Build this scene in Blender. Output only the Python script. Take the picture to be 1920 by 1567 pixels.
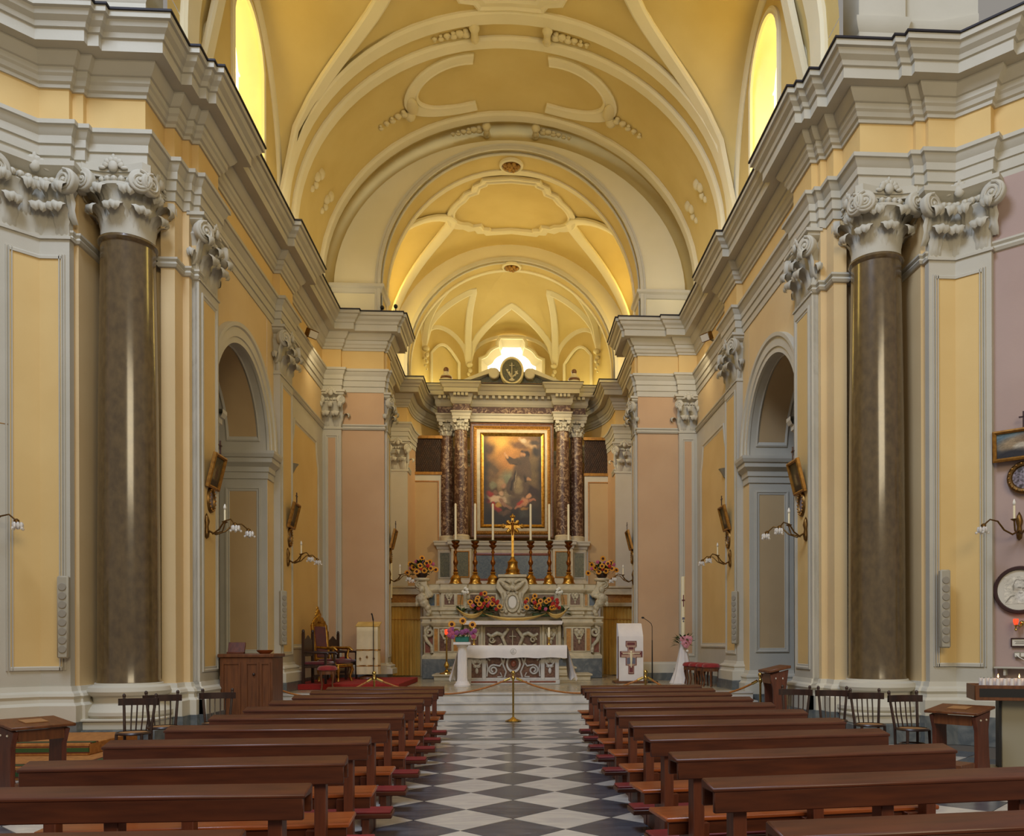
import bpy, bmesh, math, random
import numpy as np
from mathutils import Vector, Matrix
random.seed(7)
PI = math.pi
D = bpy.data
SC = bpy.context.scene
COL = SC.collection
for _o in list(D.objects):
    D.objects.remove(_o)

# ------------------------------------------------------------------ camera
YAW, ROLL = math.radians(3.2), math.radians(0.15)
cam = D.cameras.new('camera')
camo = D.objects.new('camera', cam)
COL.objects.link(camo)
camo.location = (0, 0, 1.53)
camo.rotation_mode = 'XYZ'
camo.matrix_world = (Matrix.Translation((0, 0, 1.53)) @ Matrix.Rotation(-YAW, 4, 'Z')
                     @ Matrix.Rotation(PI / 2, 4, 'X') @ Matrix.Rotation(-ROLL, 4, 'Z'))
cam.sensor_fit = 'HORIZONTAL'
cam.sensor_width = 36
cam.lens = 1550 / 1920 * 36
cam.shift_x = -(1047.7 - 960) / 1920
cam.shift_y = (1205 - 783.5) / 1920
cam.clip_end = 200
SC.camera = camo

# ------------------------------------------------------------------ world, daylight, exposure
W = D.worlds.new('world')
SC.world = W
W.use_nodes = True
_bg = W.node_tree.nodes['Background']
_bg.inputs[0].default_value = (1.0, 0.93, 0.84, 1)
_bg.inputs[1].default_value = 0.25
SC.view_settings.view_transform = 'Standard'
SC.view_settings.look = 'None'
SC.view_settings.exposure = 0.16
SC.view_settings.gamma = 1.0
SC.view_settings.use_curve_mapping = False


def area(name, loc, target, sx, sy, power, color):
    l = D.lights.new(name, 'AREA')
    l.shape = 'RECTANGLE'
    l.size, l.size_y, l.energy, l.color = sx, sy, power, color
    o = D.objects.new(name, l)
    COL.objects.link(o)
    o.location = loc
    d = Vector(target) - Vector(loc)
    o.rotation_euler = d.to_track_quat('-Z', 'Y').to_euler()
    return o


# daylight falling from the drum of the dome over the crossing
area('dome_daylight', (-4.5, 3.0, 18.0), (3.0, 13.0, 6.5), 6, 5, 1800, (0.66, 0.78, 1.0))
# warm lamps of the dome and of the nave behind the camera
area('nave_lamps', (4.5, -5.0, 9.5), (-2.0, 14.0, 3.5), 8, 5, 900, (1.0, 0.83, 0.54))


# ------------------------------------------------------------------ materials
def new_mat(name):
    m = D.materials.new(name)
    m.use_nodes = True
    nt = m.node_tree
    b = nt.nodes['Principled BSDF']
    return m, nt, b


def srgb(r, g, b):
    def c(v):
        v /= 255.0
        return v / 12.92 if v <= 0.04045 else ((v + 0.055) / 1.055) ** 2.4
    return (c(r), c(g), c(b), 1)


def mat(name, c1, rough=0.6, metal=0.0, c2=None, scale=3.0, stretch=(1, 1, 1), dist=0.0,
        detail=5.0, lo=0.35, hi=0.65, bump=0.0, bscale=None, coat=0.0, rnd=0.0, spec=None, sheen=0.0):
    """Principled surface whose colour is a noise between c1 and c2 (sRGB 0-255)."""
    m, nt, b = new_mat(name)
    N, L = nt.nodes, nt.links
    b.inputs['Roughness'].default_value = rough
    b.inputs['Metallic'].default_value = metal
    if coat:
        b.inputs['Coat Weight'].default_value = coat
        b.inputs['Coat Roughness'].default_value = 0.12
    if spec is not None:
        b.inputs['Specular IOR Level'].default_value = spec
    if sheen:
        b.inputs['Sheen Weight'].default_value = sheen
    if c2 is None:
        b.inputs['Base Color'].default_value = srgb(*c1)
        if not bump:
            return m
    tc = N.new('ShaderNodeTexCoord')
    mp = N.new('ShaderNodeMapping')
    mp.inputs['Scale'].default_value = stretch
    L.new(tc.outputs['Object'], mp.inputs['Vector'])
    src = mp.outputs['Vector']
    if rnd:
        oi = N.new('ShaderNodeObjectInfo')
        mul = N.new('ShaderNodeVectorMath')
        mul.operation = 'SCALE'
        cb = N.new('ShaderNodeCombineXYZ')
        for i in range(3):
            L.new(oi.outputs['Random'], cb.inputs[i])
        L.new(cb.outputs[0], mul.inputs[0])
        mul.inputs['Scale'].default_value = 37.0
        ad = N.new('ShaderNodeVectorMath')
        L.new(src, ad.inputs[0])
        L.new(mul.outputs[0], ad.inputs[1])
        src = ad.outputs[0]
    if c2 is not None:
        nz = N.new('ShaderNodeTexNoise')
        nz.inputs['Scale'].default_value = scale
        nz.inputs['Detail'].default_value = detail
        nz.inputs['Distortion'].default_value = dist
        L.new(src, nz.inputs['Vector'])
        rp = N.new('ShaderNodeValToRGB')
        rp.color_ramp.elements[0].position = lo
        rp.color_ramp.elements[0].color = srgb(*c1)
        rp.color_ramp.elements[1].position = hi
        rp.color_ramp.elements[1].color = srgb(*c2)
        L.new(nz.outputs['Fac'], rp.inputs['Fac'])
        out = rp.outputs['Color']
        if rnd:
            hs = N.new('ShaderNodeHueSaturation')
            mr = N.new('ShaderNodeMapRange')
            mr.inputs['To Min'].default_value = 1 - rnd
            mr.inputs['To Max'].default_value = 1 + rnd
            L.new(oi.outputs['Random'], mr.inputs['Value'])
            L.new(mr.outputs[0], hs.inputs['Value'])
            L.new(out, hs.inputs['Color'])
            out = hs.outputs['Color']
        L.new(out, b.inputs['Base Color'])
    if bump:
        n2 = N.new('ShaderNodeTexNoise')
        n2.inputs['Scale'].default_value = bscale or scale * 6
        n2.inputs['Detail'].default_value = 4
        L.new(src, n2.inputs['Vector'])
        bp = N.new('ShaderNodeBump')
        bp.inputs['Strength'].default_value = bump
        bp.inputs['Distance'].default_value = 0.02
        L.new(n2.outputs['Fac'], bp.inputs['Height'])
        L.new(bp.outputs['Normal'], b.inputs['Normal'])
    return m


def emit_mat(name, col, strength):
    m, nt, b = new_mat(name)
    b.inputs['Base Color'].default_value = srgb(*col)
    b.inputs['Emission Color'].default_value = srgb(*col)
    b.inputs['Emission Strength'].default_value = strength
    b.inputs['Roughness'].default_value = 0.4
    return m


M = {}
M['wall'] = mat('plaster_yellow', (213, 185, 136), 0.85, c2=(219, 193, 145), scale=0.9, bump=0.06, bscale=30)
M['wall_peach'] = mat('plaster_peach', (192, 156, 119), 0.85, c2=(199, 164, 127), scale=0.8, bump=0.06, bscale=30)
M['panel'] = mat('plaster_ochre_panel', (214, 181, 118), 0.85, c2=(221, 190, 128), scale=0.8, bump=0.05, bscale=30)
M['jamb'] = mat('plaster_tan_panel', (190, 160, 116), 0.85, c2=(198, 169, 124), scale=0.8, bump=0.05, bscale=30)
M['wall_mauve'] = mat('plaster_mauve', (172, 148, 138), 0.85, c2=(180, 156, 146), scale=0.8, bump=0.06, bscale=30)
M['trim'] = mat('stucco_grey_white', (186, 180, 163), 0.75, c2=(193, 187, 171), scale=1.5, bump=0.08, bscale=25)
M['white'] = mat('stucco_white', (196, 190, 172), 0.75, c2=(203, 197, 180), scale=1.5, bump=0.06, bscale=25)
M['vault'] = mat('vault_ochre', (200, 176, 112), 0.88, c2=(210, 188, 126), scale=0.7, bump=0.05, bscale=20)
M['rib'] = mat('vault_cream', (222, 212, 178), 0.85, c2=(228, 218, 186), scale=0.9, bump=0.05, bscale=20)
M['ornament'] = mat('stucco_ornament', (214, 200, 158), 0.8)
M['rosette'] = mat('rosette_ochre', (178, 136, 62), 0.7, c2=(150, 108, 44), scale=9)
M['lead'] = mat('lead_capping', (38, 34, 40), 0.7)
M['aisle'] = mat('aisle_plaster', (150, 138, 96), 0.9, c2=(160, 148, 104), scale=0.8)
M['column'] = mat('column_granite', (108, 88, 56), 0.2, c2=(80, 64, 42), scale=11, stretch=(1, 1, 0.6), detail=14, coat=0.7, lo=0.25, hi=0.75)
M['tile_w'] = mat('marble_tile_white', (208, 200, 186), 0.22, c2=(178, 172, 166), scale=1.6, stretch=(1, 3, 1), dist=2.0, lo=0.3, hi=0.75, rnd=0.07)
M['tile_d'] = mat('marble_tile_grey', (68, 72, 80), 0.2, c2=(100, 102, 108), scale=1.3, stretch=(1, 4, 1), dist=2.5, lo=0.4, hi=0.8, rnd=0.16)
M['grout'] = mat('grout', (92, 86, 78), 0.8)
M['marble'] = mat('marble_white', (206, 200, 190), 0.3, c2=(172, 168, 164), scale=1.4, dist=2.2, lo=0.4, hi=0.8)
M['marble_floor'] = mat('marble_chancel', (186, 172, 140), 0.2, c2=(160, 150, 124), scale=1.0, dist=1.5)
M['marble_grey'] = mat('marble_grey', (92, 98, 100), 0.3, c2=(132, 134, 130), scale=2.4, dist=3.0, lo=0.42, hi=0.8)
M['altar'] = mat('altar_marble', (206, 192, 158), 0.4, c2=(186, 172, 140), scale=3, dist=1.5)
M['altar_carved'] = mat('altar_carved_marble', (208, 196, 164), 0.5, c2=(170, 158, 128), scale=14, bump=0.5, bscale=30)
M['red_marble'] = mat('marble_red_veined', (80, 50, 36), 0.42, c2=(186, 158, 124), scale=6, dist=1.8, detail=8, lo=0.47, hi=0.72)
M['inlay_brown'] = mat('inlay_brown_marble', (88, 54, 40), 0.3, c2=(128, 92, 70), scale=9, dist=2)
M['inlay_red'] = mat('inlay_red_marble', (146, 82, 62), 0.3, c2=(120, 66, 50), scale=9, dist=2)
M['inlay_ochre'] = mat('inlay_ochre_marble', (194, 138, 62), 0.3, c2=(166, 112, 50), scale=9, dist=2)
M['inlay_blue'] = mat('inlay_blue_marble', (70, 88, 104), 0.3, c2=(100, 112, 118), scale=7, dist=2)
M['inlay_green'] = mat('inlay_green_marble', (72, 74, 52), 0.35, c2=(110, 106, 72), scale=9, dist=3)
M['wood'] = mat('wood_pew', (92, 46, 24), 0.4, c2=(66, 30, 16), scale=3, stretch=(1, 9, 9), detail=6, lo=0.3, hi=0.7)
M['wood_seat'] = mat('wood_seat', (160, 84, 38), 0.32, c2=(138, 68, 30), scale=3, stretch=(1, 9, 9), detail=6, coat=0.2)
M['wood_end'] = mat('wood_upright', (104, 52, 30), 0.45, c2=(82, 40, 24), scale=3, stretch=(9, 9, 1), detail=6)
M['wood_mid'] = mat('wood_cabinet', (114, 66, 32), 0.45, c2=(92, 52, 25), scale=3, stretch=(8, 8, 1), detail=6)
M['wood_dark'] = mat('wood_chair', (44, 28, 22), 0.35, c2=(60, 38, 28), scale=4, stretch=(6, 6, 1))
M['cane'] = mat('cane_seat', (156, 112, 66), 0.7)
M['red_pad'] = mat('red_kneeler_vinyl', (132, 42, 42), 0.5, c2=(116, 36, 38), scale=5)
M['velvet'] = mat('red_velvet', (150, 32, 30), 0.8, c2=(128, 24, 26), scale=10, sheen=0.3)
M['velvet_dark'] = mat('crimson_velvet', (96, 16, 22), 0.8, c2=(78, 12, 18), scale=10, sheen=0.3)
M['carpet'] = mat('red_carpet', (152, 34, 24), 0.95, c2=(136, 28, 22), scale=30, bump=0.3, bscale=120)
M['gold'] = mat('gilt', (204, 160, 78), 0.34, 1.0, c2=(160, 116, 46), scale=12)
M['gilt_dark'] = mat('gilt_dark_bronze', (150, 92, 34), 0.4, 0.9, c2=(98, 54, 22), scale=14)
M['brass'] = mat('brass', (206, 174, 98), 0.22, 1.0)
M['bronze'] = mat('bronze_sconce', (132, 100, 52), 0.4, 0.85, c2=(104, 76, 40), scale=20)
M['gilt_frame'] = mat('gilt_frame', (172, 122, 48), 0.45, 0.5, c2=(138, 94, 36), scale=16)
M['frame_dark'] = mat('frame_dark_wood', (58, 30, 26), 0.4)
M['rope'] = mat('gold_rope', (178, 112, 38), 0.6, c2=(146, 86, 26), scale=40)
M['candle'] = mat('candle_wax', (240, 228, 190), 0.5)
M['cloth'] = mat('white_altar_cloth', (236, 228, 220), 0.85, c2=(226, 218, 212), scale=3, bump=0.15, bscale=8)
M['cloth_cream'] = mat('cream_lectern_cloth', (228, 212, 172), 0.8, c2=(216, 198, 156), scale=3, bump=0.2, bscale=7)
M['cloth_gold'] = mat('gold_swag_cloth', (216, 184, 108), 0.7, c2=(196, 160, 86), scale=4)
M['curtain'] = mat('gold_curtain', (226, 184, 92), 0.75, c2=(206, 162, 74), scale=2, stretch=(6, 6, 0.4))
M['leaf'] = mat('leaf_green', (40, 66, 28), 0.5, c2=(58, 88, 36), scale=8)
M['petal'] = mat('sunflower_petal', (240, 172, 26), 0.6, c2=(226, 140, 18), scale=20)
M['seed'] = mat('sunflower_centre', (70, 26, 14), 0.8)
M['pink'] = mat('pink_flower', (196, 96, 120), 0.6, c2=(168, 70, 110), scale=20)
M['pale_pink'] = mat('pale_pink_rose', (226, 160, 166), 0.6, c2=(206, 128, 142), scale=20)
M['red_fl'] = mat('red_flower', (186, 36, 26), 0.6, c2=(160, 26, 20), scale=20)
M['white_fl'] = mat('white_orchid', (240, 236, 220), 0.6)
M['purple_fl'] = mat('mauve_flower', (150, 80, 130), 0.6)
M['speaker'] = mat('speaker_grey', (168, 160, 140), 0.6)
M['grille_dot'] = mat('speaker_grille', (150, 142, 126), 0.8)
M['steel'] = mat('grey_painted_steel', (150, 142, 120), 0.5)
M['black'] = mat('black_metal', (24, 22, 22), 0.5)
M['lattice'] = mat('lattice_dark', (66, 40, 18), 0.6, c2=(48, 28, 12), scale=6)
M['floral_green'] = mat('green_plastic_foam', (30, 110, 92), 0.6)
M['plate'] = mat('tile_plate_print', (150, 140, 150), 0.35, c2=(70, 62, 60), scale=26, lo=0.4, hi=0.6)
M['paper'] = mat('paper', (222, 214, 196), 0.8)
M['portrait_paper'] = mat('portrait_paper', (214, 206, 188), 0.5)
M['ink'] = mat('pencil_grey', (120, 112, 100), 0.8)
M['print_red'] = mat('print_maroon', (116, 62, 62), 0.85)
M['print_grey'] = mat('print_slate', (112, 110, 122), 0.85)
M['print_skin'] = mat('print_ochre', (186, 150, 128), 0.85)
M['carpet_orange'] = mat('carpet_ochre', (176, 118, 54), 0.95, c2=(150, 96, 42), scale=14, bump=0.2, bscale=80)
M['carpet_green'] = mat('carpet_green', (52, 78, 34), 0.95)
M['carpet_line'] = mat('carpet_brown_line', (96, 42, 22), 0.95)
M['pane'] = emit_mat('window_pane_daylight', (255, 224, 122), 4.6)
M['pane_white'] = emit_mat('window_pane_bright', (255, 246, 214), 5.0)
M['flame'] = emit_mat('candle_flame', (255, 176, 90), 14.0)
M['red_glass'] = emit_mat('red_lamp_glass', (255, 70, 36), 1.1)
M['lamp_white'] = mat('frosted_lamp', (226, 220, 206), 0.4)


def crystal():
    m, nt, b = new_mat('crystal_glass')
    b.inputs['Base Color'].default_value = (1, 0.97, 0.92, 1)
    b.inputs['Roughness'].default_value = 0.12
    b.inputs['Transmission Weight'].default_value = 0.55
    b.inputs['IOR'].default_value = 1.45
    return m


M['crystal'] = crystal()


def attr_mat(name, rough=0.5):
    m, nt, b = new_mat(name)
    a = nt.nodes.new('ShaderNodeAttribute')
    a.attribute_name = 'Col'
    nt.links.new(a.outputs['Color'], b.inputs['Base Color'])
    b.inputs['Roughness'].default_value = rough
    return m


M['paint'] = attr_mat('oil_painting')


# ------------------------------------------------------------------ mesh helpers
class MB:
    def __init__(self):
        self.v, self.f = [], []

    def add(self, vs, fs):
        n = len(self.v)
        self.v += [tuple(p) for p in vs]
        self.f += [tuple(i + n for i in f) for f in fs]
        return self

    def box(self, x0, x1, y0, y1, z0, z1):
        return self.add([(x0, y0, z0), (x1, y0, z0), (x1, y1, z0), (x0, y1, z0),
                         (x0, y0, z1), (x1, y0, z1), (x1, y1, z1), (x0, y1, z1)],
                        [(0, 3, 2, 1), (4, 5, 6, 7), (0, 1, 5, 4), (1, 2, 6, 5), (2, 3, 7, 6), (3, 0, 4, 7)])

    def quad(self, a, b, c, d):
        return self.add([a, b, c, d], [(0, 1, 2, 3)])

    def poly(self, pts):
        return self.add(pts, [tuple(range(len(pts)))])

    def grid(self, rows, closed=False):
        n, k = len(rows), len(rows[0])
        fs = []
        for i in range(n - 1):
            for j in range(k - 1 + (1 if closed else 0)):
                j2 = (j + 1) % k
                fs.append((i * k + j, i * k + j2, (i + 1) * k + j2, (i + 1) * k + j))
        return self.add([p for r in rows for p in r], fs)

    def lathe(self, prof, seg=20, c=(0, 0, 0), a0=0.0, a1=2 * PI, axis='z'):
        full = abs(a1 - a0 - 2 * PI) < 1e-6
        k = seg if full else seg + 1
        rows = []
        for r, z in prof:
            row = []
            for j in range(k):
                a = a0 + (a1 - a0) * j / seg
                p = (r * math.cos(a), r * math.sin(a), z)
                if axis == 'y':
                    p = (p[0], -p[2], p[1])
                elif axis == 'x':
                    p = (p[2], p[0], p[1])
                row.append((p[0] + c[0], p[1] + c[1], p[2] + c[2]))
            rows.append(row)
        return self.grid(rows, full)

    def tube(self, pts, rad, seg=8, caps=True):
        pts = [Vector(p) for p in pts]
        n = len(pts)
        if not isinstance(rad, (list, tuple)):
            rad = [rad] * n
        rows = []
        up = Vector((0, 0, 1))
        for i in range(n):
            t = (pts[min(i + 1, n - 1)] - pts[max(i - 1, 0)]).normalized()
            if abs(t.dot(up)) > 0.98:
                up = Vector((1, 0, 0))
            s = t.cross(up).normalized()
            u = s.cross(t).normalized()
            up = u
            rows.append([tuple(pts[i] + (s * math.cos(2 * PI * j / seg) + u * math.sin(2 * PI * j / seg)) * rad[i]) for j in range(seg)])
        b = len(self.v)
        self.grid(rows, True)
        if caps:
            self.f.append(tuple(b + j for j in range(seg))[::-1])
            self.f.append(tuple(b + (n - 1) * seg + j for j in range(seg)))
        return self

    def prism(self, pts, F0, F1):
        """polygon pts mapped through F0 and F1 (callables of (a, b)) and closed at the sides."""
        n = len(pts)
        b = len(self.v)
        self.v += [tuple(F0(*p)) for p in pts] + [tuple(F1(*p)) for p in pts]
        self.f.append(tuple(b + i for i in range(n)))
        self.f.append(tuple(b + n + i for i in range(n))[::-1])
        for i in range(n):
            j = (i + 1) % n
            self.f.append((b + i, b + j, b + n + j, b + n + i))
        return self

    def sphere(self, c, r, seg=12, rings=8, sc=(1, 1, 1)):
        prof = [(math.sin(PI * i / rings), -math.cos(PI * i / rings)) for i in range(rings + 1)]
        rows = []
        for a, z in prof:
            rows.append([(c[0] + r * sc[0] * a * math.cos(2 * PI * j / seg), c[1] + r * sc[1] * a * math.sin(2 * PI * j / seg),
                          c[2] + r * sc[2] * z) for j in range(seg)])
        return self.grid(rows, True)

    def sweep(self, path, prof, F, closed=False, profclosed=False, caps=False):
        """profile (d, h) swept with mitres along a 2-D path; d goes to the left of the path; F(x, y, h) -> 3-D."""
        n = len(path)
        ms = []
        for i in range(n):
            a = path[i - 1] if (i > 0 or closed) else None
            c = path[(i + 1) % n] if (i < n - 1 or closed) else None
            p = path[i]
            ns = []
            for q, r in ((a, p), (p, c)):
                if q is None or r is None:
                    continue
                dx, dy = r[0] - q[0], r[1] - q[1]
                l = math.hypot(dx, dy) or 1e-9
                ns.append((-dy / l, dx / l))
            if len(ns) == 1:
                ms.append(ns[0])
            else:
                k = 1 + ns[0][0] * ns[1][0] + ns[0][1] * ns[1][1]
                k = max(k, 0.25)
                ms.append(((ns[0][0] + ns[1][0]) / k, (ns[0][1] + ns[1][1]) / k))
        rows = []
        for p, m in zip(path, ms):
            rows.append([F(p[0] + m[0] * d, p[1] + m[1] * d, h) for d, h in prof])
        if closed:
            rows.append(rows[0])
        b = len(self.v)
        self.grid(rows, profclosed)
        if caps and not closed:
            k = len(prof)
            self.f.append(tuple(range(b, b + k)))
            e = b + (len(rows) - 1) * k
            self.f.append(tuple(range(e, e + k))[::-1])
        return self

    def band(self, pts, nrm, w, t):
        """flat band of width w and thickness t along 3-D points with outward normals."""
        n = len(pts)
        rows = []
        for i in range(n):
            p = Vector(pts[i])
            tg = (Vector(pts[min(i + 1, n - 1)]) - Vector(pts[max(i - 1, 0)])).normalized()
            nn = Vector(nrm[i])
            nn = (nn - tg * nn.dot(tg)).normalized()
            s = tg.cross(nn)
            h = w / 2
            rows.append([p + s * h - nn * 0.02, p + s * h + nn * t * 0.6, p + s * h * 0.72 + nn * t, p - s * h * 0.72 + nn * t, p - s * h + nn * t * 0.6, p - s * h - nn * 0.02])
        rows = [[tuple(q) for q in r] for r in rows]
        return self.grid(rows)

    def xf(self, mtx):
        self.v = [tuple(mtx @ Vector(p)) for p in self.v]
        return self

    def mesh(self, name, m, bev=0.0, ang=36, flat=False):
        bm = bmesh.new()
        vs = [bm.verts.new(p) for p in self.v]
        for f in self.f:
            try:
                bm.faces.new([vs[i] for i in f])
            except ValueError:
                pass
        bmesh.ops.remove_doubles(bm, verts=bm.verts, dist=1e-5)
        bmesh.ops.recalc_face_normals(bm, faces=bm.faces)
        if bev:
            es = [e for e in bm.edges if len(e.link_faces) == 2 and e.calc_face_angle(0) > 0.6]
            bmesh.ops.bevel(bm, geom=es, offset=bev, segments=1, profile=0.5, affect='EDGES')
        lim = math.radians(ang)
        for f in bm.faces:
            f.smooth = not flat
        for e in bm.edges:
            if len(e.link_faces) == 2 and e.calc_face_angle(0) > lim:
                e.smooth = False
        me = D.meshes.new(name)
        bm.to_mesh(me)
        bm.free()
        me.materials.append(M[m] if isinstance(m, str) else m)
        return me

    def build(self, name, m, parent=None, bev=0.0, ang=36, flat=False, label=None):
        return put(name, self.mesh(name, m, bev, ang, flat), parent, label=label)


def put(name, me, parent=None, loc=(0, 0, 0), rot=(0, 0, 0), scale=(1, 1, 1), label=None):
    o = D.objects.new(name, me)
    COL.objects.link(o)
    o.parent = parent
    o.location, o.rotation_euler, o.scale = loc, rot, scale
    if label:
        o['label'] = label
    return o


def tag(o, label, cat, group=None):
    o['label'], o['category'] = label, cat
    if group:
        o['group'] = group
    return o


def thing(name, label, cat, loc=(0, 0, 0), rz=0.0, group=None):
    o = D.objects.new(name, None)
    o.empty_display_size = 0.1
    COL.objects.link(o)
    o.location = loc
    o.rotation_euler = (0, 0, rz)
    return tag(o, label, cat, group)


def struct(o, label=None):
    o['kind'] = 'structure'
    if label:
        o['label'] = label
    return o


def sroot(name, label=None):
    o = D.objects.new(name, None)
    COL.objects.link(o)
    return struct(o, label)


def copy_tree(o, parent=None, loc=None, rz=None, label=None, group=None, mirror=False):
    c = o.copy()
    COL.objects.link(c)
    c.parent = parent
    if loc is not None:
        c.location = loc
    if rz is not None:
        c.rotation_euler = (0, 0, rz)
    if label:
        c['label'] = label
    if group:
        c['group'] = group
    for ch in o.children:
        copy_tree(ch, c)
    return c


def arc(cx, cy, rx, ry, a0, a1, n):
    return [(cx + rx * math.cos(a0 + (a1 - a0) * i / n), cy + ry * math.sin(a0 + (a1 - a0) * i / n)) for i in range(n + 1)]


def spiral(r0, r1, turns, n=40, c=(0, 0), a0=0.0, sgn=1):
    out = []
    for i in range(n + 1):
        t = i / n
        r = r0 + (r1 - r0) * t ** 0.8
        a = a0 + sgn * turns * 2 * PI * t
        out.append((c[0] + r * math.cos(a), c[1] + r * math.sin(a)))
    return out

# ================================================================== THE SETTING
FR = lambda x, y, h: (x, y, h)
FL = lambda x, y, h: (-x, y, h)
FS = {1: FR, -1: FL}
SIDE = {1: 'right', -1: 'left'}


# ---- floors of diagonal marble squares
def clip(poly, ymin, ymax):
    for lim, sg in ((ymin, 1), (ymax, -1)):
        out = []
        for i in range(len(poly)):
            a, b = poly[i - 1], poly[i]
            ia, ib = sg * (a[1] - lim) >= 0, sg * (b[1] - lim) >= 0
            if ia != ib:
                t = (lim - a[1]) / (b[1] - a[1])
                out.append((a[0] + t * (b[0] - a[0]), lim))
            if ib:
                out.append(b)
        poly = out
        if not poly:
            return []
    return poly


DG = 0.86


def tile_field(floor, x0, x1, ymin, ymax):
    full = {}
    for k, nm in enumerate(('tile_d', 'tile_w')):
        r = DG / 2 - 0.006
        mb = MB().prism([(r, 0), (0, r), (-r, 0), (0, -r)], lambda a, b: (a, b, 0.0), lambda a, b: (a, b, -0.03))
        full[k] = mb.mesh('tile', nm, flat=True)
    i = -20
    for i in range(-20, 21):
        cx = i * DG / 2
        if cx < x0 or cx > x1:
            continue
        for j in range(-10, 30):
            cy = 7.21 + DG / 2 + j * DG + (DG / 2 if i % 2 else 0)
            if cy + DG / 2 < ymin + 0.05 or cy - DG / 2 > ymax - 0.05:
                continue
            k = i % 2
            if cy - DG / 2 >= ymin and cy + DG / 2 <= ymax:
                put('tile', full[k], floor, (cx, cy, 0.0))
            else:
                r = DG / 2 - 0.006
                pl = clip([(r, cy), (0, cy + r), (-r, cy), (0, cy - r)], ymin, ymax)
                if len(pl) >= 3:
                    me = MB().prism([(a, b - cy) for a, b in pl], lambda a, b: (a, b, 0.0), lambda a, b: (a, b, -0.03)).mesh('tile', 'tile_w' if k else 'tile_d', flat=True)
                    put('tile', me, floor, (cx, cy, 0.0))


fl = struct(MB().box(-9.5, 9.5, -8, 16.5, -0.3, -0.006).build('floor', 'grout', flat=True), 'black and white marble floor laid in diagonal squares')
tile_field(fl, -6.3, 6.3, 5.2, 12.62)
MB().box(-9.5, 9.5, 12.64, 12.98, -0.05, 0.006).build('border_slab', 'marble', fl, flat=True)
MB().box(-9.5, 9.5, 13.0, 13.34, -0.05, 0.0).build('border_slab', 'marble_grey', fl, flat=True)
fn = struct(MB().box(-5.05, 5.05, 13.36, 16.45, -0.2, -0.0055).build('floor_nave', 'grout', flat=True), 'marble squares of the floor in front of the chancel steps')
tile_field(fn, -4.7, 4.7, 13.36, 16.42)
st = sroot('floor_steps', 'three white marble steps up to the chancel')
for i, (y, z) in enumerate(((16.45, 0.165), (16.80, 0.33), (17.15, 0.495))):
    for x0, x1 in ((-5.06, -1.75), (-1.74, 1.74), (1.75, 5.06)):
        MB().box(x0, x1, y + 0.03, y + 0.6, max(0, z - 0.165), z - 0.035).build('riser', 'marble', st)
        MB().box(x0, x1, y, y + 0.45, z - 0.035, z).build('tread', 'marble', st, bev=0.006)
fc = struct(MB().box(-5.1, 5.1, 17.58, 33.5, 0.2, 0.494).build('floor_chancel', 'marble_floor', flat=True), 'polished pale marble floor of the chancel')

# ---- plan of the right-hand walls (room side on the left of the path)
APC, APA, APD = 28.6, 3.5, 3.7
ap_arc = arc(0, APC, APA, APD, 0, PI / 2, 14)
ENT = [(9.4, 9.43), (8.35, 10.48), (8.45, 10.58), (7.15, 11.88), (7.04, 11.78), (6.69, 12.13), (6.28, 12.13), (6.28, 12.22),
       (6.13, 12.22), (6.13, 12.31), (5.30, 12.31), (5.30, 12.97), (5.15, 12.97), (5.15, 13.27), (5.05, 13.27), (5.05, 13.38),
       (4.94, 13.38), (4.94, 14.25), (5.08, 14.25), (5.08, 17.95), (4.94, 17.95), (4.94, 18.98), (5.08, 18.98), (5.08, 22.48),
       (4.58, 22.48), (4.58, 22.6), (3.46, 22.6), (3.46, 22.70), (3.39, 22.70), (3.39, 23.32), (3.46, 23.32), (3.46, 23.45), (4.1, 23.45),
       (4.1, 27.9), (3.5, 27.9)] + ap_arc
WALL_A = [(9.4, 9.58), (6.76, 12.22), (6.30, 12.22), (6.30, 12.30), (6.24, 12.30), (6.24, 13.1), (5.36, 13.1), (5.36, 12.97), (5.15, 12.97),
          (5.15, 13.27), (5.05, 13.27), (5.05, 13.38), (4.97, 13.38), (4.97, 13.45), (5.08, 13.45), (5.08, 14.27)]
WALL_B = [(5.08, 17.49), (5.08, 22.6), (3.46, 22.6), (3.46, 23.45), (4.1, 23.45), (4.1, 28.0), (3.5, 28.0)] + ap_arc
ARCH = [(0, 8.3), (0.02, 8.3), (0.02, 8.44), (0.045, 8.45), (0.045, 8.6), (0.07, 8.61), (0.07, 8.72), (0.10, 8.76), (0.13, 8.83), (0.16, 8.84), (0.16, 8.9), (0, 8.9)]
CORN = [(0, 9.42), (0.03, 9.42), (0.035, 9.47), (0.07, 9.49), (0.09, 9.55), (0.12, 9.58), (0.12, 9.66), (0.15, 9.67), (0.2, 9.73), (0.24, 9.80),
        (0.24, 9.83), (0.42, 9.82), (0.42, 9.98), (0.45, 9.99), (0.47, 10.05), (0.53, 10.10), (0.56, 10.17), (0.6, 10.18), (0.6, 10.26), (0, 10.27)]
CAPP = [(0.56, 10.262), (0.625, 10.262), (0.625, 10.29), (0, 10.30)]
PLIN = [(0.0, 0.93), (0.02, 0.93), (0.04, 0.86), (0.09, 0.83), (0.11, 0.79), (0.09, 0.75), (0.10, 0.70), (0.15, 0.66), (0.15, 0.43)]
BASE = [(0.0, 0.43), (0.165, 0.43), (0.165, 0.0)]
PLIN2 = [(0.0, 1.0), (0.02, 1.0), (0.03, 0.96), (0.06, 0.94), (0.07, 0.70)]
BASE2 = [(0.0, 0.70), (0.085, 0.70), (0.085, 0.49)]
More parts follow.
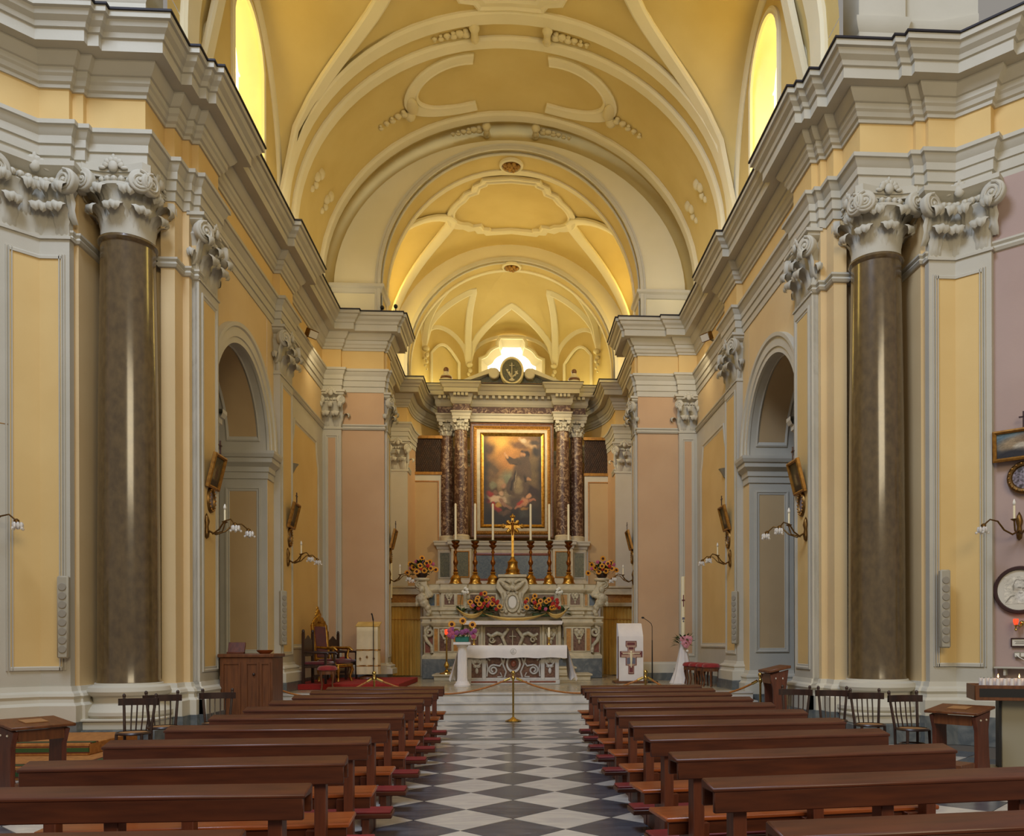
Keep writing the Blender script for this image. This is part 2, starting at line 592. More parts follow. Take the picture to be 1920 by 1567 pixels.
STRING = [(0.0, 7.28), (0.03, 7.29), (0.055, 7.33), (0.03, 7.37), (0.06, 7.40), (0.06, 7.43), (0, 7.43)]
AY, AR, AZ = 15.88, 1.6, 5.5     # nave arch: centre, radius, springing

walls = {}
for s in (1, -1):
    F = FS[s]
    mb = MB()
    mb.sweep(WALL_A[1:], [(0, 0), (0, 8.35)], F)
    # bay with the arch
    pts = arc(AY, AZ, AR, AR, 0, PI, 40)
    for (y1, z1), (y2, z2) in zip(pts, pts[1:]):
        mb.quad((s * 5.08, y1, z1), (s * 5.08, y2, z2), (s * 5.08, y2, 8.35), (s * 5.08, y1, 8.35))
    mb.sweep(WALL_B[:2], [(0, 0), (0, 8.35)], F)
    w = struct(mb.build('wall_' + SIDE[s], 'wall', ang=25), 'yellow plaster side wall of the nave, %s of the aisle' % SIDE[s])
    walls[s] = w
    MB().sweep(WALL_A[:2], [(0, 0), (0, 8.35)], F).build('slanting_wall', 'wall_mauve', w)
    MB().sweep(ENT, ARCH, F).build('architrave', 'trim', w, ang=20)
    MB().sweep(ENT, [(0, 8.88), (0, 9.45)], F).build('frieze', 'panel', w, ang=20)
    MB().sweep(ENT, CORN, F).build('cornice', 'trim', w, ang=20)
    MB().sweep(ENT, CAPP, F).build('cornice_capping', 'lead', w, ang=20)
    MB().sweep(WALL_A[:-1], PLIN, F).build('plinth', 'white', w, ang=30)
    MB().sweep(WALL_A[:-1], BASE, F).build('baseboard', 'marble_grey', w, ang=30)
    MB().sweep(WALL_A, STRING, F).build('string_moulding', 'trim', w, ang=30)
    # jambs and intrados of the arch
    th = 0.97
    mb = MB()
    full = [(AY + AR, 0.0)] + pts + [(AY - AR, 0.0)]
    mb.grid([[(s * 5.08, y, z) for y, z in full], [(s * (5.08 + th), y, z) for y, z in full]])
    mb.build('arch_reveal', 'trim', w, ang=25)
    MB().sweep(pts, [(0.0, -0.02), (0.0, 0.05), (-0.10, 0.05), (-0.11, 0.075), (-0.27, 0.075), (-0.29, 0.11), (-0.36, 0.115), (-0.36, 0)],
               lambda y, z, h: (s * (5.08 - h), y, z)).build('archivolt', 'white', w, ang=25)
    IMP = [(0, 4.95), (0.025, 4.95), (0.025, 5.08), (0.05, 5.09), (0.05, 5.19), (0.08, 5.22), (0.14, 5.27), (0.14, 5.36), (0.17, 5.37), (0.20, 5.44), (0.20, 5.5), (0, 5.5)]
    MB().sweep([(6.04, 17.48), (5.08, 17.48), (5.08, 17.9)], IMP, F).build('impost', 'trim', w, ang=20)
    MB().sweep([(5.08, 14.26), (5.08, 14.28), (6.04, 14.28)], IMP, F).build('impost', 'trim', w, ang=20)
    for yj, sg in ((17.48, -1), (14.28, 1)):
        FJ = lambda a, b, h: (s * a, yj + sg * h, b)
        rect = [(5.24, 1.35), (5.90, 1.35), (5.90, 4.75), (5.24, 4.75)]
        MB().sweep(rect, [(-0.03, 0), (-0.03, 0.025), (0.0, 0.03), (0.02, 0.015), (0.05, 0.015), (0.06, 0.003)], FJ, closed=True).build('panel_moulding', 'trim', w, ang=25)
        MB().quad(FJ(5.29, 1.4, 0.004), FJ(5.85, 1.4, 0.004), FJ(5.85, 4.7, 0.004), FJ(5.29, 4.7, 0.004)).build('jamb_panel', 'jamb', w)
        MB().sweep([(6.04, 17.48), (5.08, 17.48), (5.08, 17.94)] if sg < 0 else [(5.08, 14.26), (5.08, 14.28), (6.04, 14.28)], PLIN, F).build('plinth', 'white', w, ang=30)
        MB().sweep([(6.04, 17.48), (5.08, 17.48), (5.08, 17.94)] if sg < 0 else [(5.08, 14.26), (5.08, 14.28), (6.04, 14.28)], BASE, F).build('baseboard', 'marble_grey', w, ang=30)
    FI = lambda a, b, h: (s * b, AY + (AR - h) * math.cos(a), AZ + (AR - h) * math.sin(a))
    n = 24
    pth = [(0.16 + (PI - 0.32) * i / n, 5.24) for i in range(n + 1)] + [(PI - 0.16 - (PI - 0.32) * i / n, 5.88) for i in range(n + 1)]
    MB().sweep(pth, [(-0.02, 0), (-0.02, 0.02), (0.0, 0.03), (0.03, 0.01), (0.04, 0.002)], FI, closed=True).build('panel_moulding', 'trim', w, ang=25)
    MB().grid([[FI(0.2 + (PI - 0.4) * i / n, b, 0.004) for i in range(n + 1)] for b in (5.28, 5.84)]).build('intrados_panel', 'jamb', w)
    # side-chapel seen through the arch
    mb = MB()
    x0, x1, y0, y1, zt = 6.05, 9.2, 13.3, 18.75, 7.7
    mb.quad((s * x0, y1, 0), (s * x1, y1, 0), (s * x1, y1, zt), (s * x0, y1, zt))
    mb.quad((s * x0, y0, 0), (s * x1, y0, 0), (s * x1, y0, zt), (s * x0, y0, zt))
    mb.quad((s * x1, y0, 0), (s * x1, y1, 0), (s * x1, y1, zt), (s * x1, y0, zt))
    mb.quad((s * x0, y0, zt), (s * x1, y0, zt), (s * x1, y1, zt), (s * x0, y1, zt))
    for (a1, b1), (a2, b2) in zip(pts, pts[1:]):
        mb.quad((s * x0, a1, b1), (s * x0, a2, b2), (s * x0, a2, zt), (s * x0, a1, zt))
    mb.quad((s * x0, 17.48, 0), (s * x0, y1, 0), (s * x0, y1, zt), (s * x0, 17.48, zt))
    mb.quad((s * x0, y0, 0), (s * x0, 14.28, 0), (s * x0, 14.28, zt), (s * x0, y0, zt))
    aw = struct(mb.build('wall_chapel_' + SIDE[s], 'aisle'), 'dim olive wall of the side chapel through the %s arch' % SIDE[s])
    MB().box(*sorted((s * 5.06, s * x1)), y0 + 0.98, 17.5, -0.1, 0.0).box(*sorted((s * x0, s * x1)), y0, y1, -0.1, -0.002).build('chapel_floor', 'marble_grey', aw)
    MB().sweep([(9.1, 18.75), (6.06, 18.75)], [(0, 5.9), (0.08, 5.95), (0.1, 6.05), (0.22, 6.1), (0.24, 6.25), (0, 6.25)], F).build('cornice', 'trim', aw, ang=25)
    MB().sweep([(6.2, 1.9), (7.4, 1.9), (7.4, 4.3), (6.2, 4.3)], [(0, 0), (0, 0.05), (0.07, 0.06), (0.09, 0.01)], lambda a, b, h: (s * a, 18.75 - h, b), closed=True).build('panel_moulding', 'gilt_frame', aw)

    # blind panel between the far pilaster and the end wall
    FW = lambda a, b, h: (s * (5.08 - h), a, b)
    rect = [(19.35, 1.45), (19.35, 6.1), (19.5, 6.35), (19.6, 6.75), (21.7, 6.75), (21.8, 6.35), (21.95, 6.1), (21.95, 1.45)]
    rect = rect[::-1] if True else rect
    MB().quad(FW(19.0, 1.0, 0.004), FW(22.48, 1.0, 0.004), FW(22.48, 7.28, 0.004), FW(19.0, 7.28, 0.004)).build('panel_surround', 'white', w)
    MB().sweep(rect, [(-0.04, 0.004), (-0.04, 0.03), (0.0, 0.035), (0.03, 0.012), (0.06, 0.012), (0.07, 0.006)], FW, closed=True).build('panel_moulding', 'white', w, ang=25)
    MB().poly([FW(a + (0.05 if a < 20.6 else -0.05), b + (0.05 if b < 3 else -0.05), 0.008) for a, b in rect]).build('wall_panel', 'panel', w)
    B2 = [(5.08, 17.95), (5.08, 22.6), (3.46, 22.6), (3.46, 23.45), (4.1, 23.45), (4.1, 28.0), (3.5, 28.0), (3.5, 28.6)]
    # chancel end walls
    e = struct(MB().sweep(WALL_B[1:], [(0, 0.45), (0, 8.35)], F).build('wall_chancel_' + SIDE[s], 'wall_peach', ang=25),
               'peach plaster pier and wall of the chancel, %s side' % SIDE[s])
    MB().sweep(B2[1:], PLIN2, F).build('plinth', 'white', e, ang=30)
    MB().sweep(B2[1:], BASE2, F).build('baseboard', 'marble_grey', e, ang=30)
    MB().sweep(B2[:2], PLIN2, F).build('plinth', 'white', w, ang=30)
    MB().sweep(B2[:2], BASE2, F).build('baseboard', 'marble_grey', w, ang=30)
    MB().sweep([(5.08, 18.9)] + B2[1:], STRING, F).build('string_moulding', 'trim', e, ang=30)
    # attic pedestal over the crossing cornice
    MB().sweep([(7.3, 12.55), (6.75, 12.75), (6.2, 12.75), (6.2, 12.68), (5.45, 12.68), (5.45, 13.3)], [(0.0, 10.2), (0.0, 11.1), (0.03, 11.15), (0.06, 11.25), (0.06, 11.32), (0, 11.34), (0, 15.5)], F).build('attic_pedestal', 'white', w, ang=25)

# ---- nave vault
VA, VB, VZ = 4.98, 4.45, 11.0


def zell(x, a=VA, b=VB, z0=VZ):
    return z0 + b * math.sqrt(max(0.0, 1 - (x / a) ** 2))


def barrel(mb, ys, xg, a, b, z0, k=28):
    rows = []
    for y in ys:
        g = min(xg(y), a * 0.99999)
        al = math.asin(g / a)
        rows.append([(a * math.sin(-al + 2 * al * i / k), y, z0 + b * math.cos(-al + 2 * al * i / k)) for i in range(k + 1)])
    mb.grid(rows)


def lunette(yc, hy, xa, a, b, z0, zt, n=26, pw=None):
    ys = [yc + hy * math.sin(-PI / 2 + PI * i / n) for i in range(n + 1)]
    gx = lambda y: xa + (a - xa) * ((1 - math.sqrt(max(0, 1 - ((y - yc) / hy) ** 2))) if pw is None else min(1.0, abs(y - yc) / hy) ** pw)
    zw = lambda y: z0 + (zt - z0) * math.sqrt(max(0, 1 - ((y - yc) / hy) ** 2))
    return ys, gx, zw


def ell_rib(y0, y1, a, b, z0, proud, zbot, n=40, t0=0.05):
    mb = MB()
    prof = [(y0, -0.02), (y0, proud * 0.55), (y0 + t0, proud), (y1 - t0, proud), (y1, proud * 0.55), (y1, -0.02)]
    rows = []
    st_ = [(-PI / 2, zbot)] + [(-PI / 2 + PI * i / n, None) for i in range(n + 1)] + [(PI / 2, zbot)]
    for al, zz in st_:
        row = []
        for y, h in prof:
            nx, nz = math.sin(al) / a, math.cos(al) / b
            l = math.hypot(nx, nz)
            x, z = a * math.sin(al) - nx / l * h, z0 + b * math.cos(al) - nz / l * h
            if zz is not None:
                z = zz
            row.append((x, y, z))
        rows.append(row)
    return mb.grid(rows)


LY, LH = 15.95, 2.2
ys, gx, zw = lunette(LY, LH, 2.2, VA, VB, VZ, 14.25)
mb = MB()
barrel(mb, [12.3, 12.9, LY - LH], lambda y: VA, VA, VB, VZ)
barrel(mb, ys, gx, VA, VB, VZ)
barrel(mb, [LY + LH, 18.6, 19.4, 20.5, 21.7, 21.98], lambda y: VA, VA, VB, VZ)
barrel(mb, [21.98, 22.62], lambda y: VA + 0.14, VA + 0.14, VB + 0.26, VZ)
for s in (1, -1):
    for ya, yb in ((12.3, LY - LH), (LY + LH, 22.6)):
        mb.quad((s * VA, ya, 10.2), (s * VA, yb, 10.2), (s * VA, yb, VZ), (s * VA, ya, VZ))
    rows = []
    for y in ys:
        g, z1 = gx(y), zell(gx(y))
        rows.append([(s * (g + (5.0 - g) * i / 6), y, z1 + (zw(y) - z1) * (i / 6) ** 1.2) for i in range(7)])
    mb.grid(rows)
ce = struct(mb.build('ceiling', 'vault', ang=30), 'ochre barrel vault of the nave with cream ribs')
for y0, y1 in ((18.15, 18.55), (18.95, 19.3), (21.65, 22.0), (12.75, 13.3)):
    ell_rib(y0, y1, VA, VB, VZ, 0.10, 10.3).build('transverse_rib', 'rib', ce, ang=30)
ell_rib(18.56, 18.94, VA, VB, VZ, 0.02, 10.3).build('rib_soffit', 'vault', ce, ang=30)
for s in (1, -1):
    pts = [(s * gx(y), y, zell(gx(y))) for y in ys]
    nrm = [(-x * 0.35, 0, -(z - 8)) for x, y, z in pts]
    MB().band(pts, nrm, 0.34, 0.07).build('groin_rib', 'rib', ce, ang=30)
    pw = [(s * 4.99, y, zw(y)) for y in ys]
    MB().band(pw, [(-s, 0, -0.3)] * len(pw), 0.3, 0.06).build('wall_rib', 'rib', ce, ang=30)
    # cartouche of the blind bay
    FV = lambda x, y, h: (s * x, y, zell(x) - h)
    pa = arc(1.2, 20.48, 1.25, 0.88, -PI / 2 - 0.25, PI / 2 + 0.25, 26)
    MB().sweep(pa, [(-0.17, 0), (-0.17, 0.05), (-0.13, 0.08), (0.1, 0.06), (0.13, 0.08), (0.17, 0.05), (0.17, 0)], FV, caps=True).build('cartouche_frame', 'rib', ce, ang=30)


half = [(0.0, 18.0), (0.62, 18.0), (0.7, 17.85), (1.0, 17.75), (1.12, 17.4), (1.5, 17.2), (1.62, 16.5), (1.55, 15.8), (1.62, 15.1), (1.5, 14.6), (1.12, 14.5), (1.0, 14.2), (0.7, 14.1), (0.62, 13.98), (0.0, 13.98)]
loop = half[:-1] + [(-x, y) for x, y in half[::-1][:-1]]
MB().sweep(loop, [(-0.16, 0), (-0.16, 0.06), (-0.1, 0.09), (0.04, 0.05), (0.1, 0.09), (0.16, 0.05), (0.16, 0)], lambda x, y, h: (x, y, zell(x) - h), closed=True).build('ceiling_frame', 'rib', ce, ang=30)
# ---- windows
def win_top(y, yc, hw, zs, rise):
    return zs + rise * math.sqrt(max(0, 1 - ((y - yc) / hw) ** 2)) ** 1.3


WIN_N = [0]


def side_window(s, x, yc, hw, zs, rise, zb, depth, yl0, yl1, zwall, pane, label, wallmat='vault'):
    WIN_N[0] += 1
    n = 18
    yy = [yc - hw + 2 * hw * i / n for i in range(n + 1)]
    tops = [(y, win_top(y, yc, hw, zs, rise)) for y in yy]
    mb = MB()
    for i in range(n):
        (a, za), (b, zb_) = tops[i], tops[i + 1]
        mb.quad((s * x, a, za), (s * x, b, zb_), (s * x, b, max(zwall(b), zb_)), (s * x, a, max(zwall(a), za)))
    for ya, yb in ((yl0, yc - hw), (yc + hw, yl1)):
        m_ = 8
        q = [ya + (yb - ya) * i / m_ for i in range(m_ + 1)]
        for a, b in zip(q, q[1:]):
            mb.quad((s * x, a, 10.2), (s * x, b, 10.2), (s * x, b, zwall(b)), (s * x, a, zwall(a)))
    wd = struct(mb.build('window_%d' % WIN_N[0], wallmat, ang=30), label)
    loop = [(yc - hw, zb)] + tops + [(yc + hw, zb)]
    hs = 0.86
    inner = [(yc + (y - yc) * hs, zb + 0.02 + (z - zb) * 0.97) for y, z in loop]
    MB().grid([[(s * x, y, z) for y, z in loop], [(s * (x + depth), y, z) for y, z in inner]]).build('window_reveal', 'white', wd, ang=30)
    MB().poly([(s * (x + depth), y, z) for y, z in inner]).build('pane', pane, wd)
    bars = MB()
    for z in (11.9, 12.9):
        bars.box(*sorted((s * (x + depth - 0.03), s * (x + depth - 0.01))), yc - hw * hs, yc + hw * hs, z - 0.02, z + 0.02)
    bars.build('glazing_bar', 'pane', wd)
    MB().sweep(loop[::-1], [(0.0, -0.01), (0.0, 0.04), (0.04, 0.06), (0.10, 0.03), (0.12, 0.05), (0.14, 0)], lambda y, z, h: (s * (x - h), y, z)).build('window_moulding', 'rib', wd, ang=30)
    return wd


for s in (1, -1):
    side_window(s, 5.0, 16.05, 0.98, 13.0, 0.85, 10.3, 0.45, LY - LH, LY + LH, zw, 'pane', 'tall arched lunette window glowing yellow, %s side of the nave vault' % SIDE[s])

# ---- end wall over the chancel arch
CA, CZ, CB = 3.5, 11.12, 3.72
n = 40
inner = [(CA, 10.2)] + [(CA * math.cos(PI * i / n), CZ + CB * math.sin(PI * i / n)) for i in range(n + 1)] + [(-CA, 10.2)]
outer = [(5.12, 10.2)] + [(5.12 * math.cos(PI * i / n), VZ + (VB + 0.26) * math.sin(PI * i / n)) for i in range(n + 1)] + [(-5.12, 10.2)]
we = struct(MB().grid([[(x, 22.6, z) for x, z in inner], [(x, 22.6, z) for x, z in outer]]).build('wall_chancel_arch', 'vault', ang=30),
            'cream end wall of the nave pierced by the round chancel arch')
rg = [(4.74, 10.2)] + [(4.74 * math.cos(PI * i / n), VZ + 4.1 * math.sin(PI * i / n)) for i in range(n + 1)] + [(-4.74, 10.2)]
MB().grid([[(x, 22.36, z) for x, z in inner], [(x, 22.36, z) for x, z in rg], [(x, 22.62, z) for x, z in rg]]).build('arch_ring', 'rib', we, ang=30)
MB().grid([[(x, 22.36, z) for x, z in inner], [(x, 23.45, z) for x, z in inner]]).build('arch_soffit', 'vault', we, ang=30)
big = [(5.0, 10.2)] + [(5.0 * math.cos(PI * i / n), 11.1 + 4.3 * math.sin(PI * i / n)) for i in range(n + 1)] + [(-5.0, 10.2)]
MB().grid([[(x, 23.45, z) for x, z in inner], [(x, 23.45, z) for x, z in big]]).build('arch_back_face', 'rib', we, ang=30)
pa = [(x, z) for x, z in inner]
FE = lambda x, z, h: (x, 22.36 - h, z)
MB().sweep(pa, [(-0.16, 0), (-0.15, 0.05), (-0.10, 0.03), (-0.08, 0.06), (0.0, 0.06), (0.0, -0.12), (0.03, -0.12), (0.03, -0.2), (0, -0.2)], FE).build('arch_moulding', 'white', we, ang=25)
MB().sweep(pa, [(0, -0.9), (0.04, -0.9), (0.04, -1.09), (0, -1.09)], FE).build('arch_moulding', 'rib', we, ang=25)
for s in (1, -1):
    MB().sweep([(4.75, 22.6), (4.75, 22.36), (3.5, 22.36), (3.5, 23.45)], [(0, 10.88), (0.03, 10.9), (0.05, 11.0), (0.1, 11.05), (0.1, 11.12), (0, 11.12)], FS[s]).build('impost', 'white', we, ang=25)

# ---- chancel vault
KA, KZ, KB = 4.12, 11.1, 3.9
KY, KH = 25.7, 1.95
ysk, gxk, zwk = lunette(KY, KH, 1.85, KA, KB, KZ, 14.0, 26, 1.5)
mb = MB()
barrel(mb, [23.4, KY - KH], lambda y: KA, KA, KB, KZ)
barrel(mb, ysk, gxk, KA, KB, KZ)
barrel(mb, [KY + KH, 28.05], lambda y: KA, KA, KB, KZ)
zk = lambda x: zell(x, KA, KB, KZ)
for s in (1, -1):
    for ya, yb in ((23.4, KY - KH), (KY + KH, 28.05)):
        mb.quad((s * KA, ya, 10.2), (s * KA, yb, 10.2), (s * KA, yb, KZ), (s * KA, ya, KZ))
    rows = []
    for y in ysk:
        g, z1 = gxk(y), zk(gxk(y))
        rows.append([(s * (g + (4.13 - g) * i / 6), y, z1 + (zwk(y) - z1) * (i / 6) ** 1.2) for i in range(7)])
    mb.grid(rows)
ck = struct(mb.build('ceiling_chancel', 'vault', ang=30), 'ochre chancel vault with a lobed cream frame')
for s in (1, -1):
    pts = [(s * gxk(y), y, zk(gxk(y))) for y in ysk]
    MB().band(pts, [(-x * 0.35, 0, -(z - 8)) for x, y, z in pts], 0.36, 0.07).build('groin_rib', 'rib', ck, ang=30)
    pw = [(s * 4.1, y, zwk(y)) for y in ysk]
    MB().band(pw, [(-s, 0, -0.3)] * len(pw), 0.26, 0.06).build('wall_rib', 'rib', ck, ang=30)
    side_window(s, 4.13, 26.1, 1.15, 12.7, 0.8, 10.3, 0.35, KY - KH, KY + KH, zwk, 'pane', 'arched side window of the chancel, seen as a bright slit on the %s' % SIDE[s])
FK = lambda x, y, h: (x, y, zk(x) - h)
half = [(0.0, 24.0), (0.75, 24.0), (0.8, 24.12), (1.0, 24.2), (1.06, 24.45), (1.3, 24.5)] + arc(1.12, 25.5, 0.75, 0.85, -PI / 2 + 0.45, PI / 2 - 0.45, 10) + [(1.3, 26.5), (1.06, 26.55), (1.0, 26.8), (0.8, 26.88), (0.75, 27.0), (0.0, 27.0)]
loop = half[:-1] + [(-x, y) for x, y in half[::-1][:-1]]
MB().sweep(loop, [(-0.14, 0), (-0.14, 0.06), (-0.1, 0.09), (0.04, 0.05), (0.08, 0.09), (0.12, 0.09), (0.14, 0.04), (0.14, 0)], FK, closed=True).build('cartouche_frame', 'rib', ck, ang=30)
ell_rib(23.5, 23.75, KA, KB, KZ, 0.08, 10.3).build('transverse_rib', 'rib', ck, ang=30)
# arch to the apse
QA, QZ, QB = 3.5, 10.95, 3.5
inq = [(QA, 10.2)] + [(QA * math.cos(PI * i / n), QZ + QB * math.sin(PI * i / n)) for i in range(n + 1)] + [(-QA, 10.2)]
outq = [(4.13, 10.2)] + [(4.13 * math.cos(PI * i / n), KZ + (KB + 0.05) * math.sin(PI * i / n)) for i in range(n + 1)] + [(-4.13, 10.2)]
wq = struct(MB().grid([[(x, 28.0, z) for x, z in inq], [(x, 28.0, z) for x, z in outq]]).build('wall_apse_arch', 'rib', ang=30), 'cream arch ring before the apse')
MB().grid([[(x, 28.0, z) for x, z in inq], [(x, 28.75, z) for x, z in inq]]).build('arch_soffit', 'vault', wq, ang=30)
FQ = lambda x, z, h: (x, 28.0 - h, z)
MB().sweep(inq, [(-0.12, 0), (-0.12, 0.05), (0.0, 0.05), (0.0, -0.1), (0.03, -0.1), (0.03, -0.16), (0, -0.16)], FQ).build('arch_moulding', 'white', wq, ang=25)
MB().sweep(inq, [(0, -0.6), (0.04, -0.6), (0.04, -0.75), (0, -0.75)], FQ).build('arch_moulding', 'rib', wq, ang=25)

# ---- apse: wall above the cornice and ribbed half dome
SECT = [(-4, 24), (24, 61.5), (61.5, 118.5), (118.5, 156), (156, 184)]
DZ, DR = 12.35, 2.3


def ap(phi, c=1.0):
    return (APA * math.cos(phi) * c, APC + 0.1 + APD * math.sin(phi) * c)


def dome(phi, th):
    x, y = ap(phi, math.cos(th))
    return (x, y, DZ + DR * math.sin(th))


mbw, mbd = MB(), MB()
ribs = []
ZL = {}
for k, (p0, p1) in enumerate(SECT):
    p0, p1 = math.radians(p0), math.radians(p1)
    m_ = 24
    ta = math.radians(52 if k == 2 else 58)
    rl = 1.35 if k == 2 else 1.15
    rowsd, rowsl, gl, wl = [], [], [], []
    for i in range(m_ + 1):
        q = -1 + 2 * i / m_
        phi = p0 + (p1 - p0) * i / m_
        tg = ta * (0.45 * (1 - abs(q)) ** 0.62 + 0.55 * math.sqrt(max(0, 1 - q * q)))
        z1 = DZ - 0.15 + rl * math.sqrt(max(0, 1 - q * q))
        g = dome(phi, tg)
        x, y = ap(phi)
        gl.append(g)
        wl.append((x, y, z1))
        rowsd.append([dome(phi, tg + (PI / 2 - tg) * j / 8) for j in range(9)])
        rowsl.append([(x + (g[0] - x) * t, y + (g[1] - y) * t, z1 + (g[2] - z1) * t ** 0.8) for t in (0, 0.2, 0.4, 0.6, 0.8, 1)])
    mbd.grid(rowsd)
    mbd.grid(rowsl)
    ribs.append((gl, wl))
    for i in range(m_):
        a, b = wl[i], wl[i + 1]
        xc = abs(a[0] + b[0]) / 2
        mbw.quad((a[0], a[1], 10.1), (b[0], b[1], 10.1), b, a)
cp = struct(mbd.build('ceiling_apse', 'vault', ang=25), 'ribbed half dome of the apse glowing yellow')
for gl, wl in ribs:
    MB().band(gl, [(-x * 0.4, 26 - y, -(z - 9)) for x, y, z in gl], 0.26, 0.06).build('groin_rib', 'rib', cp, ang=30)
    MB().band(wl, [(-x * 0.6, 27 - y, -0.6) for x, y, z in wl], 0.2, 0.05).build('wall_rib', 'rib', cp, ang=30)
MB().lathe([(1.35, 0), (1.3, -0.06), (1.2, -0.03), (1.1, -0.07), (1.02, 0)], 30, (0, 0, 0), PI, 2 * PI).xf(Matrix.Translation((0, APC + 1.15, 14.52)) @ Matrix.Diagonal((1, 0.62, 1, 1)) @ Matrix.Rotation(PI, 4, 'Z')).build('oval_frame', 'rib', cp, ang=30)
wa = struct(mbw.build('wall_apse', 'vault', ang=30), 'curved ochre wall of the apse above the cornice')
for k in (1, 3):
    p0, p1 = [math.radians(v) for v in SECT[k]]
    pts = []
    pm, hw = (p0 + p1) / 2, (p1 - p0) / 2 * 0.62
    pts = [(pm - hw, 10.4)] + [(pm - hw + 2 * hw * i / 12, 12.2 + 0.5 * math.sin(PI * i / 12)) for i in range(13)] + [(pm + hw, 10.4)]
    b3 = [(ap(p, 0.985)[0], ap(p, 0.985)[1], z) for p, z in pts]
    MB().band(b3, [(-x, 27 - y, 0) for x, y, z in b3], 0.1, 0.05).build('panel_moulding', 'rib', wa, ang=30)
for ph in (24, 61.5, 118.5, 156):
    x, y = ap(math.radians(ph), 0.97)
    g = MB()
    g.sphere((x, y, 12.2), 0.13, 10, 6, (1, 1, 0.8))
    for i in range(5):
        g.sphere((x + 0.03 * (-1) ** i, y, 11.98 - 0.13 * i), 0.085 - 0.012 * i, 8, 6, (1, 1, 1.1))
    g.build('husk_pendant', 'ornament', wa)
# lobed apse window
wt = [(-1.15, 10.6), (-1.15, 12.35), (-0.98, 12.42)] + arc(0, 12.38, 0.92, 0.5, PI * 0.93, PI * 0.68, 6) + [(-0.5, 12.98), (-0.42, 13.12), (0.42, 13.12), (0.5, 12.98)] + arc(0, 12.38, 0.92, 0.5, PI * 0.32, PI * 0.07, 6) + [(0.98, 12.42), (1.15, 12.35), (1.15, 10.6)]
WIN_N[0] += 1
yb = APC + APD
WX = 0.9
wo = [(x * 1.12 * WX, 10.55 + (z - 10.55) * 1.05) for x, z in wt]
wi = [(x * 0.9 * WX, 10.5 + (z - 10.5) * 0.955) for x, z in wt]
w3 = struct(MB().grid([[(x, yb - 0.34, z) for x, z in wo], [(x, yb - 0.14, z) for x, z in wi]]).build('window_%d' % WIN_N[0], 'rib', ang=25), 'white-glowing lobed window at the back of the apse')
MB().poly([(x, yb - 0.14, z) for x, z in wi]).build('pane', 'pane_white', w3)
MB().sweep(wo, [(0, 0.0), (0.0, 0.06), (0.06, 0.08), (0.12, 0.03), (0.12, -0.3)], lambda x, z, h: (x, yb - 0.34 - h, z)).build('window_moulding', 'rib', w3, ang=25)

# ================================================================== COLUMNS, PILASTERS, CAPITALS
def leaf_mesh(m='trim'):
    """acanthus leaf: base at the origin, grows up +z, curls out towards -y; unit height."""
    prof = [(-0.16, 0.0), (-0.03, 0.14), (0.0, 0.32), (0.02, 0.5), (0.06, 0.66), (0.14, 0.80), (0.26, 0.90), (0.38, 0.92), (0.47, 0.85), (0.48, 0.73), (0.40, 0.66)]
    wid = [0.30, 0.42, 0.36, 0.46, 0.38, 0.50, 0.46, 0.56, 0.46, 0.40, 0.16]
    rows = []
    for (o, z), w in zip(prof, wid):
        k = 0.7 if z < 0.5 else 1.0
        rows.append([(w * u, -(o + k * (0.06 * (1 - abs(u)) + 0.035 * math.cos(u * 3 * PI))), z - 0.05 * abs(u) * (o > 0.2)) for u in (-1, -0.66, -0.33, 0, 0.33, 0.66, 1)])
    return MB().grid(rows).mesh('leaf', m, ang=70)


def volute_mesh(m='trim', seg=26):
    """spiral scroll: disc in the xz plane facing -y, radius 1, thickness 0.5."""
    mb = MB().lathe([(0.0, 0.22), (0.85, 0.22), (0.97, 0.15), (1.0, 0.0), (0.9, -0.5), (0.0, -0.5)], 24, axis='y')
    sp = spiral(0.86, 0.12, 2.2, seg, (0, 0), PI / 2, 1)
    mb.tube([(x, -0.24, z) for x, z in sp], [0.13 - 0.05 * i / seg for i in range(seg + 1)], 6)
    mb.sphere((0, -0.26, 0), 0.16, 8, 6)
    return mb.mesh('volute', m, ang=50)


def fleuron_mesh(m='trim'):
    mb = MB()
    mb.sphere((0, 0, 0), 0.42, 10, 7, (1, 0.8, 1.15))
    for i in range(6):
        a = PI * (i / 5) - 0.0
        mb.sphere((0.62 * math.cos(a), 0.02, 0.42 * math.sin(a) + 0.15), 0.27, 8, 6, (1, 0.6, 1))
    for sx in (-1, 1):
        mb.sphere((0.9 * sx, 0.02, -0.1), 0.24, 8, 6, (1.3, 0.6, 0.7))
    mb.sphere((0, 0.05, 0.75), 0.22, 8, 6, (0.8, 0.6, 1.6))
    return mb.mesh('fleuron', m, ang=70)


LEAF, VOL, FLE = leaf_mesh(), volute_mesh(), fleuron_mesh()


def bead_row(mb, pts, r):
    for p in pts:
        mb.sphere(p, r, 8, 6)


